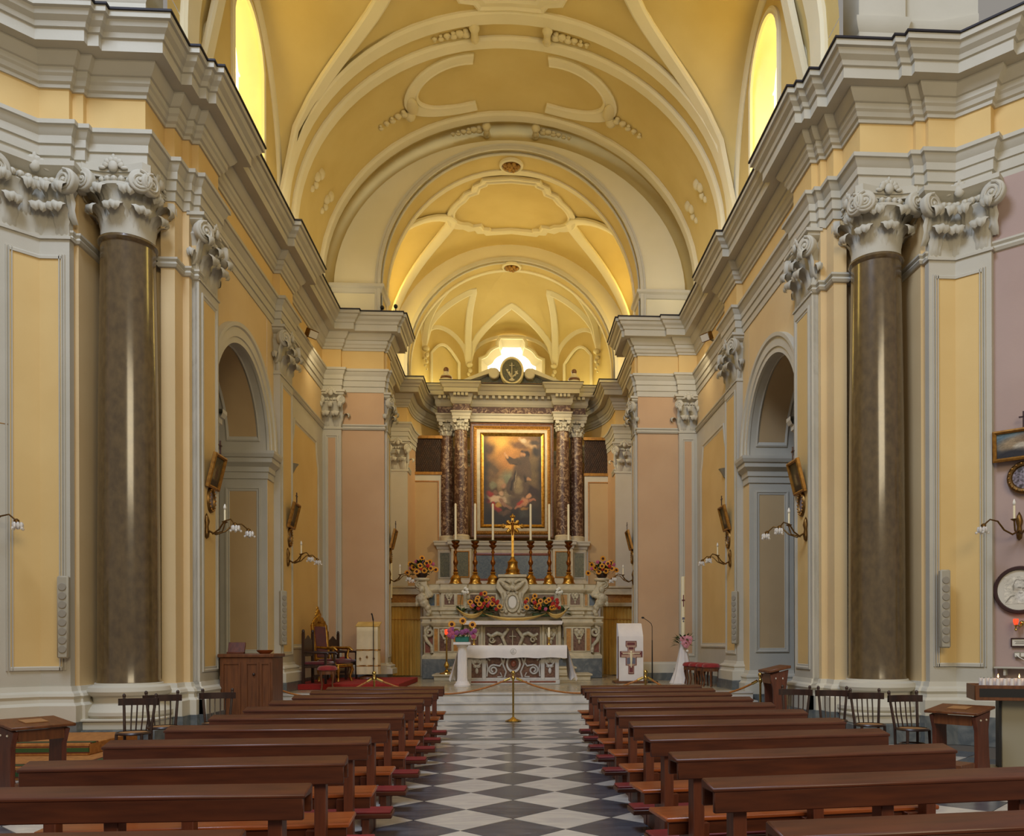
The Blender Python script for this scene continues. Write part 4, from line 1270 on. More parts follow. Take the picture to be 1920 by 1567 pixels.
LAY = [('e', (0.36, 0.86, 0.34, 0.26, 0), (196, 138, 56), 0.7), ('e', (0.28, 0.92, 0.2, 0.14, 0), (222, 168, 76), 0.8), ('e', (0.45, 0.72, 0.3, 0.22, 30), (176, 120, 60), 0.8),
       ('e', (0.1, 0.86, 0.1, 0.12, 0), (92, 64, 40), 0.6), ('e', (0.62, 0.9, 0.16, 0.06, -10), (110, 76, 44), 0.6), ('e', (0.12, 0.6, 0.16, 0.2, 0), (108, 82, 52), 0.7),
       ('e', (0.42, 0.52, 0.12, 0.12, 0), (122, 124, 96), 0.8), ('e', (0.85, 0.6, 0.12, 0.3, 0), (104, 84, 52), 0.7),
       ('l', [(0.64, 0.97, 0.03), (0.76, 0.92, 0.045), (0.86, 0.87, 0.05)], (176, 140, 98), 0.5), ('e', (0.9, 0.82, 0.07, 0.08, 20), (44, 34, 30), 0.5), ('e', (0.88, 0.92, 0.08, 0.04, 20), (58, 44, 34), 0.5), ('e', (0.7, 0.95, 0.05, 0.03, -30), (200, 176, 140), 0.5),
       ('l', [(0.2, 0.5, 0.05), (0.28, 0.44, 0.04), (0.3, 0.38, 0.03)], (120, 94, 60), 0.6), ('l', [(0.08, 0.68, 0.05), (0.2, 0.62, 0.05)], (88, 68, 44), 0.6),
       # clouds and globe
       ('e', (0.5, 0.27, 0.34, 0.1, 0), (72, 58, 44), 0.5), ('e', (0.5, 0.31, 0.17, 0.14, 0), (150, 130, 98), 0.35), ('e', (0.55, 0.27, 0.12, 0.11, 0), (84, 68, 54), 0.5),
       # kneeling friar
       ('e', (0.78, 0.38, 0.2, 0.09, -14), (54, 36, 28), 0.3), ('l', [(0.66, 0.70, 0.11), (0.62, 0.55, 0.14), (0.60, 0.42, 0.17)], (92, 72, 52), 0.22), ('l', [(0.5, 0.5, 0.06), (0.46, 0.38, 0.07)], (84, 66, 50), 0.3),
       ('l', [(0.62, 0.5, 0.05), (0.6, 0.4, 0.07)], (122, 104, 74), 0.4), ('l', [(0.66, 0.69, 0.06), (0.5, 0.71, 0.055), (0.42, 0.74, 0.04)], (82, 64, 46), 0.25), ('l', [(0.42, 0.74, 0.03), (0.38, 0.79, 0.012)], (168, 120, 76), 0.3),
       ('l', [(0.74, 0.7, 0.06), (0.79, 0.58, 0.055), (0.77, 0.52, 0.05)], (86, 68, 50), 0.25), ('e', (0.78, 0.515, 0.035, 0.03, 0), (170, 124, 82), 0.4), ('e', (0.70, 0.775, 0.07, 0.085, 10), (58, 40, 30), 0.25), ('e', (0.665, 0.785, 0.035, 0.045, 0), (166, 118, 76), 0.35), ('l', [(0.57, 0.62, 0.006), (0.54, 0.42, 0.006)], (150, 132, 100), 0.5),
       # angels and drapery
       ('l', [(0.02, 0.33, 0.06), (0.16, 0.30, 0.06), (0.34, 0.27, 0.06)], (196, 168, 136), 0.3), ('l', [(0.3, 0.28, 0.035), (0.36, 0.21, 0.03), (0.46, 0.2, 0.02)], (150, 110, 84), 0.4), ('e', (0.1, 0.36, 0.1, 0.045, -14), (150, 44, 34), 0.4), ('e', (0.05, 0.28, 0.06, 0.04, 20), (134, 36, 30), 0.4), ('l', [(0.15, 0.24, 0.035), (0.2, 0.18, 0.04), (0.27, 0.16, 0.035)], (160, 44, 30), 0.4), ('e', (0.25, 0.22, 0.05, 0.04, 0), (196, 150, 60), 0.5),
       ('e', (0.22, 0.365, 0.045, 0.04, 0), (120, 84, 60), 0.4), ('e', (0.31, 0.35, 0.04, 0.04, 0), (186, 150, 118), 0.5), ('e', (0.3, 0.47, 0.06, 0.09, 20), (150, 122, 86), 0.5), ('e', (0.17, 0.45, 0.06, 0.06, 0), (126, 122, 90), 0.5), ('e', (0.36, 0.43, 0.04, 0.04, 0), (158, 116, 84), 0.5),
       ('l', [(0.28, 0.13, 0.03), (0.34, 0.12, 0.04), (0.44, 0.16, 0.03)], (112, 84, 60), 0.5),
       ('e', (0.7, 0.26, 0.07, 0.075, 30), (186, 128, 88), 0.4), ('e', (0.77, 0.32, 0.045, 0.04, 0), (190, 138, 96), 0.35), ('l', [(0.64, 0.22, 0.035), (0.54, 0.2, 0.02)], (172, 112, 80), 0.4), ('l', [(0.8, 0.27, 0.025), (0.9, 0.28, 0.015)], (172, 112, 80), 0.4), ('e', (0.62, 0.25, 0.06, 0.03, 30), (164, 54, 40), 0.5), ('e', (0.72, 0.18, 0.07, 0.025, 0), (176, 128, 56), 0.5), ('e', (0.68, 0.12, 0.1, 0.06, 0), (74, 74, 64), 0.7), ('e', (0.85, 0.14, 0.12, 0.1, 0), (48, 42, 34), 0.8),
       ('e', (0.02, 0.5, 0.06, 0.9, 0), (44, 34, 24), 0.9), ('e', (1.0, 0.55, 0.06, 0.9, 0), (50, 38, 26), 0.9), ('e', (0.5, 0.0, 0.6, 0.1, 0), (30, 24, 18), 0.9), ('e', (0.14, 0.1, 0.16, 0.1, 0), (34, 28, 20), 0.9), ('e', (0.52, 0.13, 0.1, 0.08, 0), (40, 30, 22), 0.9), ('l', [(0.63, 0.62, 0.02), (0.6, 0.44, 0.03)], (140, 120, 84), 0.8), ('l', [(0.7, 0.66, 0.012), (0.73, 0.5, 0.02)], (46, 34, 26), 0.8), ('l', [(0.55, 0.6, 0.012), (0.48, 0.4, 0.02)], (44, 32, 24), 0.8), ('l', [(0.5, 0.68, 0.012), (0.6, 0.68, 0.012)], (48, 36, 28), 0.8),
       ('e', (0.71, 0.79, 0.075, 0.09, 10), (44, 30, 24), 0.25), ('e', (0.67, 0.80, 0.04, 0.05, 0), (178, 128, 84), 0.3), ('e', (0.66, 0.83, 0.03, 0.02, 0), (70, 48, 34), 0.5), ('l', [(0.7, 0.73, 0.09), (0.66, 0.62, 0.11)], (86, 66, 48), 0.3), ('l', [(0.6, 0.715, 0.05), (0.46, 0.72, 0.05), (0.41, 0.75, 0.03)], (76, 58, 42), 0.3), ('l', [(0.41, 0.75, 0.025), (0.38, 0.8, 0.012)], (186, 138, 90), 0.4)]
pm = paint_mesh('canvas', 2.05, 3.14, 150, 230, LAY, ((46, 36, 26), (108, 78, 46)))
put('canvas', pm, fr, (-1.01, 29.22 - RY, 5.69 + ZO), label='dark oil painting of a robed kneeling figure reaching up, among clouds')

# ---- screens left and right of the altarpiece
for s in (1, -1):
    sd = SIDE[s]
    t = thing('lattice_screen', 'white framed tan screen with dark lattice above, %s of the altarpiece' % sd, 'screen', (s * 3.1, 29.45, 0.495))
    MB().box(-0.52, 0.62, -0.05, 0.05, 0, 7.0).build('panel_wall', 'white', t)
    MB().quad((-0.38, -0.055, 2.9), (0.5, -0.055, 2.9), (0.5, -0.055, 6.75), (-0.38, -0.055, 6.75)).build('panel', 'jamb', t)
    MB().sweep([(-0.38, 2.9), (0.5, 2.9), (0.5, 6.75), (-0.38, 6.75)], [(-0.02, 0), (-0.02, 0.03), (0.015, 0.03), (0.02, 0)], lambda a, b, h: (a, -0.055 - h, b), closed=True).build('panel_moulding', 'inlay_ochre', t)
    MB().box(-0.55, 0.65, -0.09, 0.06, 6.98, 7.08).box(-0.55, 0.65, -0.09, 0.06, 8.26, 8.36).build('lattice_rail', 'gilt_frame', t)
    MB().box(-0.52, 0.62, 0.0, 0.02, 7.06, 8.28).build('lattice_back', 'lattice', t)
    mb = MB()
    for i in range(-9, 17):
        x = -0.52 + i * 0.075
        for sg in (1, -1):
            a, b = (x, 7.08), (x + 0.6, 8.26)
            q = []
            for k in range(13):
                px, pz = a[0] + (b[0] - a[0]) * k / 12, a[1] + (b[1] - a[1]) * k / 12
                if -0.52 <= px <= 0.62:
                    q.append((px if sg > 0 else 0.1 - px, -0.01 - 0.004 * sg, pz))
            if len(q) > 1:
                mb.tube(q, 0.008, 4, False)
    mb.build('lattice', 'lattice', t)['kind'] = 'stuff'

# ---- high altar
AY0 = 24.2
t = thing('high_altar', 'inlaid polychrome marble high altar with carved tabernacle under the altarpiece', 'altar', (0, AY0, 0.495))
sub = lambda mb: mb.xf(Matrix.Translation((0, -AY0, -0.495)))


def apanel(par, x0, x1, z0, z1, y, m, fw=0.035, fm='altar', nm='inlay_panel', proud=0.02):
    F = lambda a, b, h: (a, y - h - AY0, b - 0.495)
    p = MB().quad(F(x0, z0, 0.006), F(x1, z0, 0.006), F(x1, z1, 0.006), F(x0, z1, 0.006)).build(nm, m, par)
    MB().sweep([(x0, z0), (x1, z0), (x1, z1), (x0, z1)], [(-fw, 0), (-fw, proud), (-fw * 0.3, proud * 1.3), (0, proud * 0.7), (0, 0.004)], F, closed=True).build('panel_frame', fm, par, ang=25)
    return p


sub(MB().box(-2.62, -1.6, 24.12, 26.4, 0.5, 1.07).box(1.6, 2.62, 24.12, 26.4, 0.5, 1.07).box(-1.6, 1.6, 24.3, 26.4, 0.5, 1.07)).build('foot', 'marble_grey', t, bev=0.01)
LB = sympath([(2.58, 26.3), (2.58, 24.35), (2.3, 24.35), (2.3, 24.2), (1.5, 24.2), (1.5, 24.45)])
sub(MB().sweep(LB, [(0, 1.05), (0.06, 1.07), (0.06, 1.15), (0.02, 1.2), (0, 1.22), (0, 2.0), (0.03, 2.02), (0.08, 2.08), (0.10, 2.12), (0.05, 2.16), (0.05, 2.22), (0.10, 2.26), (0.10, 2.30), (0, 2.31)], FR)).build('body', 'altar', t, ang=25)
UB = sympath([(2.5, 26.3), (2.5, 24.62), (2.1, 24.62), (2.1, 24.52), (1.35, 24.52), (1.35, 24.62)])
sub(MB().sweep(UB, [(0, 2.3), (0.0, 2.36), (0.03, 2.38), (0.03, 2.46), (0.08, 2.5), (0.08, 2.56), (0.0, 2.6), (0, 3.0), (0.04, 3.03), (0.08, 3.1), (0.08, 3.12), (0.02, 3.14), (0.02, 3.26), (0.05, 3.28), (0, 3.285)], FR)).build('gradine', 'altar', t, ang=25)
sub(MB().poly([(x, y, 3.28) for x, y in UB])).build('gradine_top', 'altar', t)
sub(MB().poly([(x, y, 2.305) for x, y in LB])).build('body_top', 'altar', t)
# rear shelf running to the chancel walls
sub(MB().box(-4.05, 4.05, 26.05, 26.5, 3.05, 3.28).box(-4.05, 4.05, 26.0, 26.5, 3.26, 3.32)).build('rear_shelf', 'altar', t, bev=0.01)
sub(MB().box(-4.05, 4.05, 26.2, 26.45, 2.7, 3.06)).build('rear_wall', 'inlay_ochre', t)


def carve(mb, x, z, y, sc=1.0):
    """scrolling shield carving on a panel"""
    for sx in (-1, 1):
        for k, (dx, dz, r) in enumerate(((0.06, 0.14, 0.05), (0.10, 0.08, 0.04), (0.05, 0.02, 0.045), (0.03, -0.07, 0.035))):
            mb.sphere((x + sx * dx * sc, y, z + dz * sc), r * sc, 8, 6, (1.2, 0.5, 1))
        mb.tube([(x + sx * 0.13 * sc, y, z + 0.17 * sc), (x + sx * 0.09 * sc, y - 0.01, z + 0.02 * sc), (x + sx * 0.02 * sc, y - 0.01, z - 0.1 * sc)], [0.02 * sc, 0.025 * sc, 0.012 * sc], 6)
    mb.sphere((x, y, z + 0.08 * sc), 0.06 * sc, 8, 6, (1, 0.6, 1.2)).sphere((x, y, z - 0.16 * sc), 0.03 * sc, 8, 6, (1, 0.5, 2))
    return mb


for s in (1, -1):
    p = apanel(t, *sorted((s * 1.78, s * 2.12)), 1.3, 1.95, 24.2, 'inlay_brown')
    sub(carve(MB(), s * 1.95, 1.74, 24.17, 1.1)).build('carving', 'altar_carved', p, ang=60)
    apanel(t, *sorted((s * 1.58, s * 1.71)), 1.3, 1.95, 24.2, 'inlay_ochre', 0.025)
    apanel(t, *sorted((s * 2.17, s * 2.27)), 1.3, 1.95, 24.2, 'inlay_ochre', 0.02)
    apanel(t, *sorted((s * 2.33, s * 2.55)), 1.25, 1.95, 24.35, 'inlay_red', 0.02)
    p = apanel(t, *sorted((s * 1.72, s * 2.0)), 2.66, 2.96, 24.52, 'inlay_brown')
    sub(carve(MB(), s * 1.86, 2.86, 24.5, 0.8)).build('carving', 'altar_carved', p, ang=60)
    apanel(t, *sorted((s * 1.45, s * 1.62)), 2.66, 2.96, 24.52, 'inlay_ochre', 0.025)
    apanel(t, *sorted((s * 2.16, s * 2.24)), 2.64, 2.98, 24.62, 'inlay_ochre', 0.02)
    apanel(t, *sorted((s * 2.3, s * 2.46)), 2.64, 2.98, 24.62, 'inlay_blue', 0.02)
    apanel(t, *sorted((s * 0.5, s * 1.25)), 2.66, 2.96, 24.62, 'inlay_brown', 0.05)
    apanel(t, *sorted((s * 1.55, s * 2.05)), 2.4, 2.47, 24.5, 'inlay_ochre', 0.02)
    # console scroll at the outer edge
    sc_ = spiral(0.16, 0.04, 1.4, 24, (s * 2.42, 1.85), PI / 2, -s)
    mb = MB().tube([(x, 24.27, z) for x, z in sc_], 0.045, 8)
    mb.tube([(s * 2.56, 24.28, 1.78), (s * 2.5, 24.28, 1.6), (s * 2.36, 24.28, 1.45), (s * 2.33, 24.28, 1.25)], [0.06, 0.06, 0.05, 0.07], 8)
    sub(mb).build('console_scroll', 'altar_carved', t, ang=60)
# mensa and its carved frontal
sub(MB().box(-1.45, 1.45, 23.95, 24.6, 2.08, 2.16)).build('mensa', 'altar', t, bev=0.012)
sub(MB().box(-1.4, 1.4, 24.28, 24.6, 1.05, 2.08)).build('frontal', 'altar', t)
for s in (1, -1):
    sub(MB().box(*sorted((s * 0.86, s * 0.93)), 24.2, 24.3, 1.1, 2.06).box(*sorted((s * 1.33, s * 1.42)), 24.2, 24.3, 1.1, 2.06)).build('frontal_stile', 'altar', t, bev=0.01)
    apanel(t, *sorted((s * 1.0, s * 1.27)), 1.2, 1.98, 24.28, 'inlay_brown', 0.03)
    sub(carve(MB(), s * 1.13, 1.74, 24.25, 1.2)).build('carving', 'altar_carved', t, ang=60)
p = apanel(t, -0.8, 0.8, 1.2, 2.0, 24.28, 'inlay_brown', 0.04)
fm = MB()
for s in (1, -1):
    fm.tube([(s * 0.12, 24.22, 1.95), (s * 0.3, 24.2, 1.7), (s * 0.2, 24.2, 1.45), (s * 0.1, 24.22, 1.3)], [0.05, 0.06, 0.05, 0.04], 8)
    fm.tube([(s * 0.28, 24.22, 1.75), (s * 0.45, 24.2, 1.82), (s * 0.62, 24.2, 1.72), (s * 0.74, 24.22, 1.8)], [0.05, 0.07, 0.06, 0.04], 8)
    fm.tube([(s * 0.3, 24.22, 1.5), (s * 0.5, 24.2, 1.38), (s * 0.7, 24.22, 1.5)], [0.04, 0.05, 0.03], 8)
    fm.tube([(x, 24.2, z) for x, z in spiral(0.1, 0.03, 1.3, 18, (s * 0.6, 1.62), 0, s)], 0.028, 6)
fm.tube([(0, 24.22, 1.35), (0, 24.22, 1.9)], 0.02, 6).tube([(-0.1, 24.22, 1.72), (0.1, 24.22, 1.72)], 0.02, 6)
sub(fm).build('frontal_carving', 'altar_carved', p, ang=60)
# tabernacle
tb = [(-0.36, 2.3), (-0.44, 2.5), (-0.34, 2.75), (-0.34, 2.95), (-0.5, 3.15), (-0.44, 3.36), (-0.38, 3.46), (0.38, 3.46), (0.44, 3.36), (0.5, 3.15), (0.34, 2.95), (0.34, 2.75), (0.44, 2.5), (0.36, 2.3)]
tbo = sub(MB().prism(tb, lambda a, b: (a, 24.3, b), lambda a, b: (a, 25.0, b))).build('tabernacle', 'altar', t, bev=0.02)
sub(MB().box(-0.42, 0.42, 24.24, 25.05, 3.46, 3.54)).build('tabernacle_top', 'altar', tbo, bev=0.012)
sub(MB().lathe([(0, 0.03), (0.11, 0.03), (0.13, 0.0)], 24, axis='y').xf(Matrix.Translation((0, 24.28, 2.72)) @ Matrix.Diagonal((1, 1, 1.5, 1)))).build('tabernacle_door', 'lamp_white', tbo)
sub(MB().lathe([(0.14, 0.0), (0.15, 0.05), (0.2, 0.05), (0.22, 0.0)], 26, axis='y').xf(Matrix.Translation((0, 24.28, 2.72)) @ Matrix.Diagonal((1, 1, 1.45, 1)))).build('door_frame', 'altar_carved', tbo, ang=40)
cv = MB()
cv.sphere((0, 24.24, 3.14), 0.09, 12, 8, (1, 0.8, 1.15))
for s in (1, -1):
    cv.tube([(s * 0.06, 24.25, 3.08), (s * 0.2, 24.22, 3.2), (s * 0.36, 24.24, 3.34)], [0.07, 0.09, 0.04], 8)
    cv.tube([(s * 0.05, 24.25, 3.3), (s * 0.2, 24.24, 3.38), (s * 0.34, 24.26, 3.3)], [0.05, 0.05, 0.03], 8)
    cv.tube([(x, 24.26, z) for x, z in spiral(0.09, 0.03, 1.2, 16, (s * 0.3, 2.5), PI / 2, -s)], 0.03, 6)
    cv.tube([(s * 0.3, 24.27, 2.6), (s * 0.27, 24.26, 2.8), (s * 0.32, 24.26, 3.0)], [0.04, 0.03, 0.05], 8)
    cv.sphere((s * 0.18, 24.27, 2.44), 0.06, 8, 6).sphere((s * 0.12, 24.26, 3.0), 0.06, 8, 6)
sub(cv).build('tabernacle_carving', 'altar_carved', tbo, ang=60)


# scroll-angels on the altar ends
def blob(name, parts, voxel, m, parent):
    mb = MB()
    for c, r, sc3 in parts:
        mb.sphere(c, r, 14, 10, sc3)
    o = mb.build(name, m, parent, ang=180)
    md_ = o.modifiers.new('remesh', 'REMESH')
    md_.mode = 'VOXEL'
    md_.voxel_size = voxel
    md_.use_smooth_shade = True
    return o


for s in (1, -1):
    sd = SIDE[s]
    X0 = s * 2.62
    mb = MB()
    prof = [(0.02, 3.36), (0.2, 3.34), (0.24, 3.2), (0.16, 3.08), (0.02, 3.02), (-0.12, 2.92), (-0.25, 2.86), (-0.3, 2.98), (-0.2, 3.1), (-0.12, 3.26), (-0.12, 3.36)]
    mb.prism(prof, lambda a, b: (X0 + s * a, 24.35, b), lambda a, b: (X0 + s * a, 24.7, b))
    o = sub(mb).build('end_scroll', 'altar', t, bev=0.02)
    sub(MB().tube([(x, 24.34, z) for x, z in spiral(0.12, 0.03, 1.5, 20, (X0 + s * 0.1, 3.24), PI / 2, -s)], 0.03, 6)).build('scroll_curl', 'altar_carved', o, ang=60)
    sub(MB().lathe([(0, 3.36), (0.22, 3.36), (0.24, 3.40), (0.22, 3.44), (0, 3.44)], 20, (X0 + s * 0.04, 24.5, 0))).build('scroll_cap', 'altar', o, ang=35)
    A = lambda x, y, z: (X0 + s * x, y - AY0, z - 0.495)
    blob('angel_carving', [(A(0.02, 24.3, 3.1), 0.1, (0.95, 1, 1.15)), (A(0.02, 24.32, 2.98), 0.07, (1, 1, 1)), (A(0.02, 24.32, 2.84), 0.14, (1.1, 0.8, 1.1)), (A(-0.04, 24.32, 2.7), 0.13, (1.1, 0.8, 1.1)),
                           (A(-0.14, 24.34, 2.58), 0.1, (1, 0.8, 1.2)), (A(-0.18, 24.36, 2.45), 0.08, (1, 0.9, 1.2)), (A(-0.14, 24.36, 2.36), 0.06, (1.2, 1, 0.8)), (A(0.15, 24.33, 2.82), 0.07, (0.9, 0.8, 1.6)), (A(0.17, 24.33, 2.68), 0.06, (0.9, 0.8, 1.5)),
                           (A(-0.14, 24.36, 2.92), 0.08, (1.4, 0.6, 1.0)), (A(-0.24, 24.4, 2.95), 0.06, (1.4, 0.6, 1.0)), (A(0.02, 24.24, 3.09), 0.025, (0.7, 1, 1)), (A(0.02, 24.36, 3.17), 0.09, (1, 0.9, 0.6))], 0.016, 'altar_carved', t)

# side doors with curtains
for s in (1, -1):
    sd = SIDE[s]
    t2 = thing('curtain_door', 'doorway with long gold curtains, %s of the high altar' % sd, 'curtain', (s * 3.35, 26.05, 0.495))
    MB().box(-0.56, -0.48, -0.06, 0.1, 0, 2.2).box(0.48, 0.56, -0.06, 0.1, 0, 2.2).box(-0.62, 0.62, -0.1, 0.12, 2.18, 2.3).build('door_frame', 'altar', t2, bev=0.01)
    rows = []
    n = 60
    for k, (z, am) in enumerate(((0.03, 0.035), (0.6, 0.035), (1.2, 0.03), (1.75, 0.02), (1.78, 0.012), (1.82, 0.018), (2.18, 0.03))):
        rows.append([(-0.48 + 0.96 * i / n, 0.02 + am * math.sin(i * 0.95 + 0.3 * math.sin(k)) + 0.4 * am * math.sin(i * 2.1), z) for i in range(n + 1)])
    MB().grid(rows).build('curtain', 'curtain', t2, ang=90)
    MB().tube([(-0.5, -0.02, 1.78), (0.5, -0.02, 1.78)], 0.012, 6).build('curtain_rod', 'inlay_ochre', t2)
# candle prickets standing on the side-door lintels
for s in (-1,):
    t2 = thing('altar_candle', 'single cream candle on a dark pricket above the left curtain doorway', 'candle', (s * 3.78, 25.98, 2.796))
    MB().lathe([(0, 0), (0.06, 0), (0.05, 0.02), (0.02, 0.06), (0.02, 0.1), (0.06, 0.14), (0, 0.15)], 14).build('pricket', 'bronze', t2)
    MB().lathe([(0, 0.14), (0.045, 0.14), (0.045, 1.25), (0, 1.26)], 14).build('candle', 'candle', t2)

# ---- cloths on the high altar
o = MB()
rows = []
for x, z in ((-1.47, 1.70), (-1.475, 1.9), (-1.47, 2.15), (-1.42, 2.172), (0, 2.172), (1.42, 2.172), (1.47, 2.15), (1.475, 1.9), (1.47, 1.70)):
    rows.append([(x, 23.92, z - 0.11 if abs(x) < 1.46 else z), (x, 23.92, z), (x, 24.5, z)])
o.grid(rows)
tag(o.build('altar_runner', 'cloth', ang=50), 'narrow white linen runner on the high altar shelf, hanging at both ends', 'cloth')
for k, (x0, x1, z, dp) in enumerate(((-1.62, -0.75, 2.56, 0.3), (-0.85, 0.98, 2.40, 0.22), (0.92, 1.62, 2.56, 0.3))):
    rows = []
    for i in range(25):
        q = i / 24
        x = x0 + (x1 - x0) * q
        sag = dp * (1 - (2 * q - 1) ** 2)
        rows.append([(x, 24.1 - 0.05 * math.sin(PI * q) + 0.02 * math.cos(j * 1.9), z - sag * (0.62 + 0.38 * j / 7) - (0.02 if j else 0)) for j in range(8)])
    tag(MB().grid(rows).build('swag_cloth', 'cloth_gold', ang=80), 'gold cloth swag on the high altar, %s' % ('left, under the orange flowers', 'long middle one below the tabernacle', 'right, under the flowers')[k], 'cloth')

# ================================================================== CHANCEL FURNISHINGS
def copies(proto, spots):
    """spots: (loc, rz, label); the first one moves the prototype itself."""
    out = []
    for i, (loc, rz, label) in enumerate(spots):
        if i == 0:
            proto.location, proto.rotation_euler = loc, (0, 0, rz)
            proto['label'] = label
            out.append(proto)
        else:
            out.append(copy_tree(proto, None, loc, rz, label))
    return out


# ---- candlesticks and cross
c = thing('candlestick', 'x', 'candlestick', group='gilt candlesticks on the high altar')
MB().lathe([(0, 0), (0.20, 0), (0.20, 0.03), (0.17, 0.06), (0.15, 0.14), (0.16, 0.18), (0.12, 0.24), (0.06, 0.30), (0.09, 0.34), (0.05, 0.38)], 18).build('foot', 'gold', c, ang=45)
MB().lathe([(0.05, 0.38), (0.07, 0.42), (0.04, 0.46), (0.035, 0.56), (0.07, 0.62), (0.075, 0.68), (0.04, 0.74), (0.03, 0.9), (0.055, 0.96), (0.03, 1.02), (0.05, 1.08), (0.11, 1.14), (0.12, 1.17), (0.06, 1.19), (0.12, 1.26), (0.12, 1.28), (0, 1.29)], 18).build('stem', 'gilt_dark', c, ang=45)
MB().lathe([(0, 1.28), (0.1, 1.28), (0.13, 1.31), (0.1, 1.32), (0, 1.32)], 16).build('drip_pan', 'inlay_green', c, ang=45)
MB().lathe([(0, 1.31), (0.034, 1.31), (0.032, 2.40), (0.006, 2.42), (0, 2.43)], 12).build('candle', 'candle', c, ang=45)
nm = ['outermost on the left', 'second from the left', 'just left of the gilt cross', 'just right of the gilt cross', 'second from the right', 'outermost on the right']
copies(c, [((x, 24.82, 3.285), 0, 'gilt candlestick with long white candle on the altar, ' + nm[i]) for i, x in enumerate((-1.69, -1.11, -0.58, 0.55, 1.11, 1.69))])
t = thing('altar_cross', 'ornate gilt cross standing on top of the tabernacle', 'cross', (0.01, 24.75, 3.545))
MB().lathe([(0, 0), (0.24, 0), (0.24, 0.05), (0.2, 0.09), (0.21, 0.16), (0.16, 0.22), (0.14, 0.34), (0.16, 0.4), (0.08, 0.48), (0.05, 0.56), (0, 0.57)], 20).build('foot', 'gold', t, ang=45)
mb = MB().box(-0.035, 0.035, -0.025, 0.025, 0.5, 1.72).box(-0.26, 0.26, -0.025, 0.025, 1.42, 1.50)
for x, z in ((0.0, 1.76), (-0.28, 1.46), (0.28, 1.46)):
    mb.sphere((x, 0, z), 0.06, 10, 7).sphere((x - 0.05, 0, z), 0.035, 8, 6).sphere((x + 0.05, 0, z), 0.035, 8, 6).sphere((x, 0, z + 0.06), 0.03, 8, 6)
mb.build('cross', 'gold', t, ang=45)
g = MB()
for a in range(4):
    an = PI / 4 + a * PI / 2
    for r in (0.1, 0.16, 0.2):
        g.sphere((r * math.cos(an), 0, 1.46 + r * math.sin(an)), 0.07 - 0.15 * (r - 0.1), 8, 6, (1, 0.4, 1))
g.build('rays', 'gold', t, ang=60)
fg = MB().sphere((0, -0.04, 1.62), 0.03, 8, 6).tube([(0, -0.04, 1.58), (0, -0.04, 1.42), (0, -0.04, 1.2)], [0.03, 0.035, 0.015], 8).tube([(-0.2, -0.035, 1.5), (0, -0.04, 1.56), (0.2, -0.035, 1.5)], [0.01, 0.018, 0.01], 6)
fg.build('crucifix_figure', 'gilt_dark', t, ang=60)


# ---- flowers
def flower_head(kind):
    me = {}
    mb = MB()
    if kind == 'sun':
        for ring, (r, n_, z) in enumerate(((1.0, 13, 0.0), (0.86, 11, 0.1))):
            for i in range(n_):
                a = 2 * PI * (i + 0.5 * ring) / n_
                ca, sa = math.cos(a), math.sin(a)
                w = 0.19
                mb.poly([(0.3 * ca, -z, 0.3 * sa), ((0.62 * ca - w * sa) * r, -z - 0.08, (0.62 * sa + w * ca) * r), (r * ca, -z - 0.02, r * sa), ((0.62 * ca + w * sa) * r, -z - 0.08, (0.62 * sa - w * ca) * r)])
        me['petals'] = mb.mesh('petals', 'petal', ang=80)
        me['centre'] = MB().sphere((0, -0.12, 0), 0.42, 12, 8, (1, 0.35, 1)).mesh('centre', 'seed')
    else:
        for i in range(26):
            a = i * 2.4
            r = 0.16 * math.sqrt(i)
            mb.sphere((r * math.cos(a), -0.3 + 0.35 * r, r * math.sin(a)), 0.26, 7, 5, (1, 0.6, 1))
        me['petals'] = mb.mesh('petals', {'pink': 'pink', 'red': 'red_fl', 'rose': 'pale_pink', 'mauve': 'purple_fl', 'white': 'white_fl'}[kind], ang=80)
    return me


HEADS = {k: flower_head(k) for k in ('sun', 'pink', 'red', 'rose', 'mauve', 'white')}


def add_flower(par, kind, x, y, z, r, tilt=(0, 0)):
    o = put('flower', HEADS[kind]['petals'], par, (x, y, z), (tilt[0], 0, tilt[1]), (r, r, r))
    if 'centre' in HEADS[kind]:
        put('flower_centre', HEADS[kind]['centre'], o)
    return o


def foliage(par, n, wx, wy, z0, hz, lw=0.035, ll=0.16, seed=1, m='leaf'):
    rng = random.Random(seed)
    mb = MB()
    for i in range(n):
        a = rng.uniform(0, 2 * PI)
        e = rng.uniform(-0.25, 1.2)
        rr = rng.uniform(0.2, 1.0)
        bx, by, bz = wx * rr * math.cos(a) * 0.6, wy * rr * math.sin(a) * 0.6, z0 + hz * rng.uniform(0.1, 0.7)
        d = Vector((math.cos(a) * math.cos(e), math.sin(a) * math.cos(e), math.sin(e)))
        sd_ = d.cross(Vector((0, 0, 1))).normalized() * lw
        p0, p1, p2 = Vector((bx, by, bz)), Vector((bx, by, bz)) + d * ll * 0.55, Vector((bx, by, bz)) + d * ll - Vector((0, 0, 0.03))
        up = Vector((0, 0, 0.012))
        mb.add([p0, p1 - sd_, p2, p1 + sd_, p1 + up], [(0, 1, 4), (1, 2, 4), (2, 3, 4), (3, 0, 4)])
    return mb.build('foliage', m, par, ang=80)


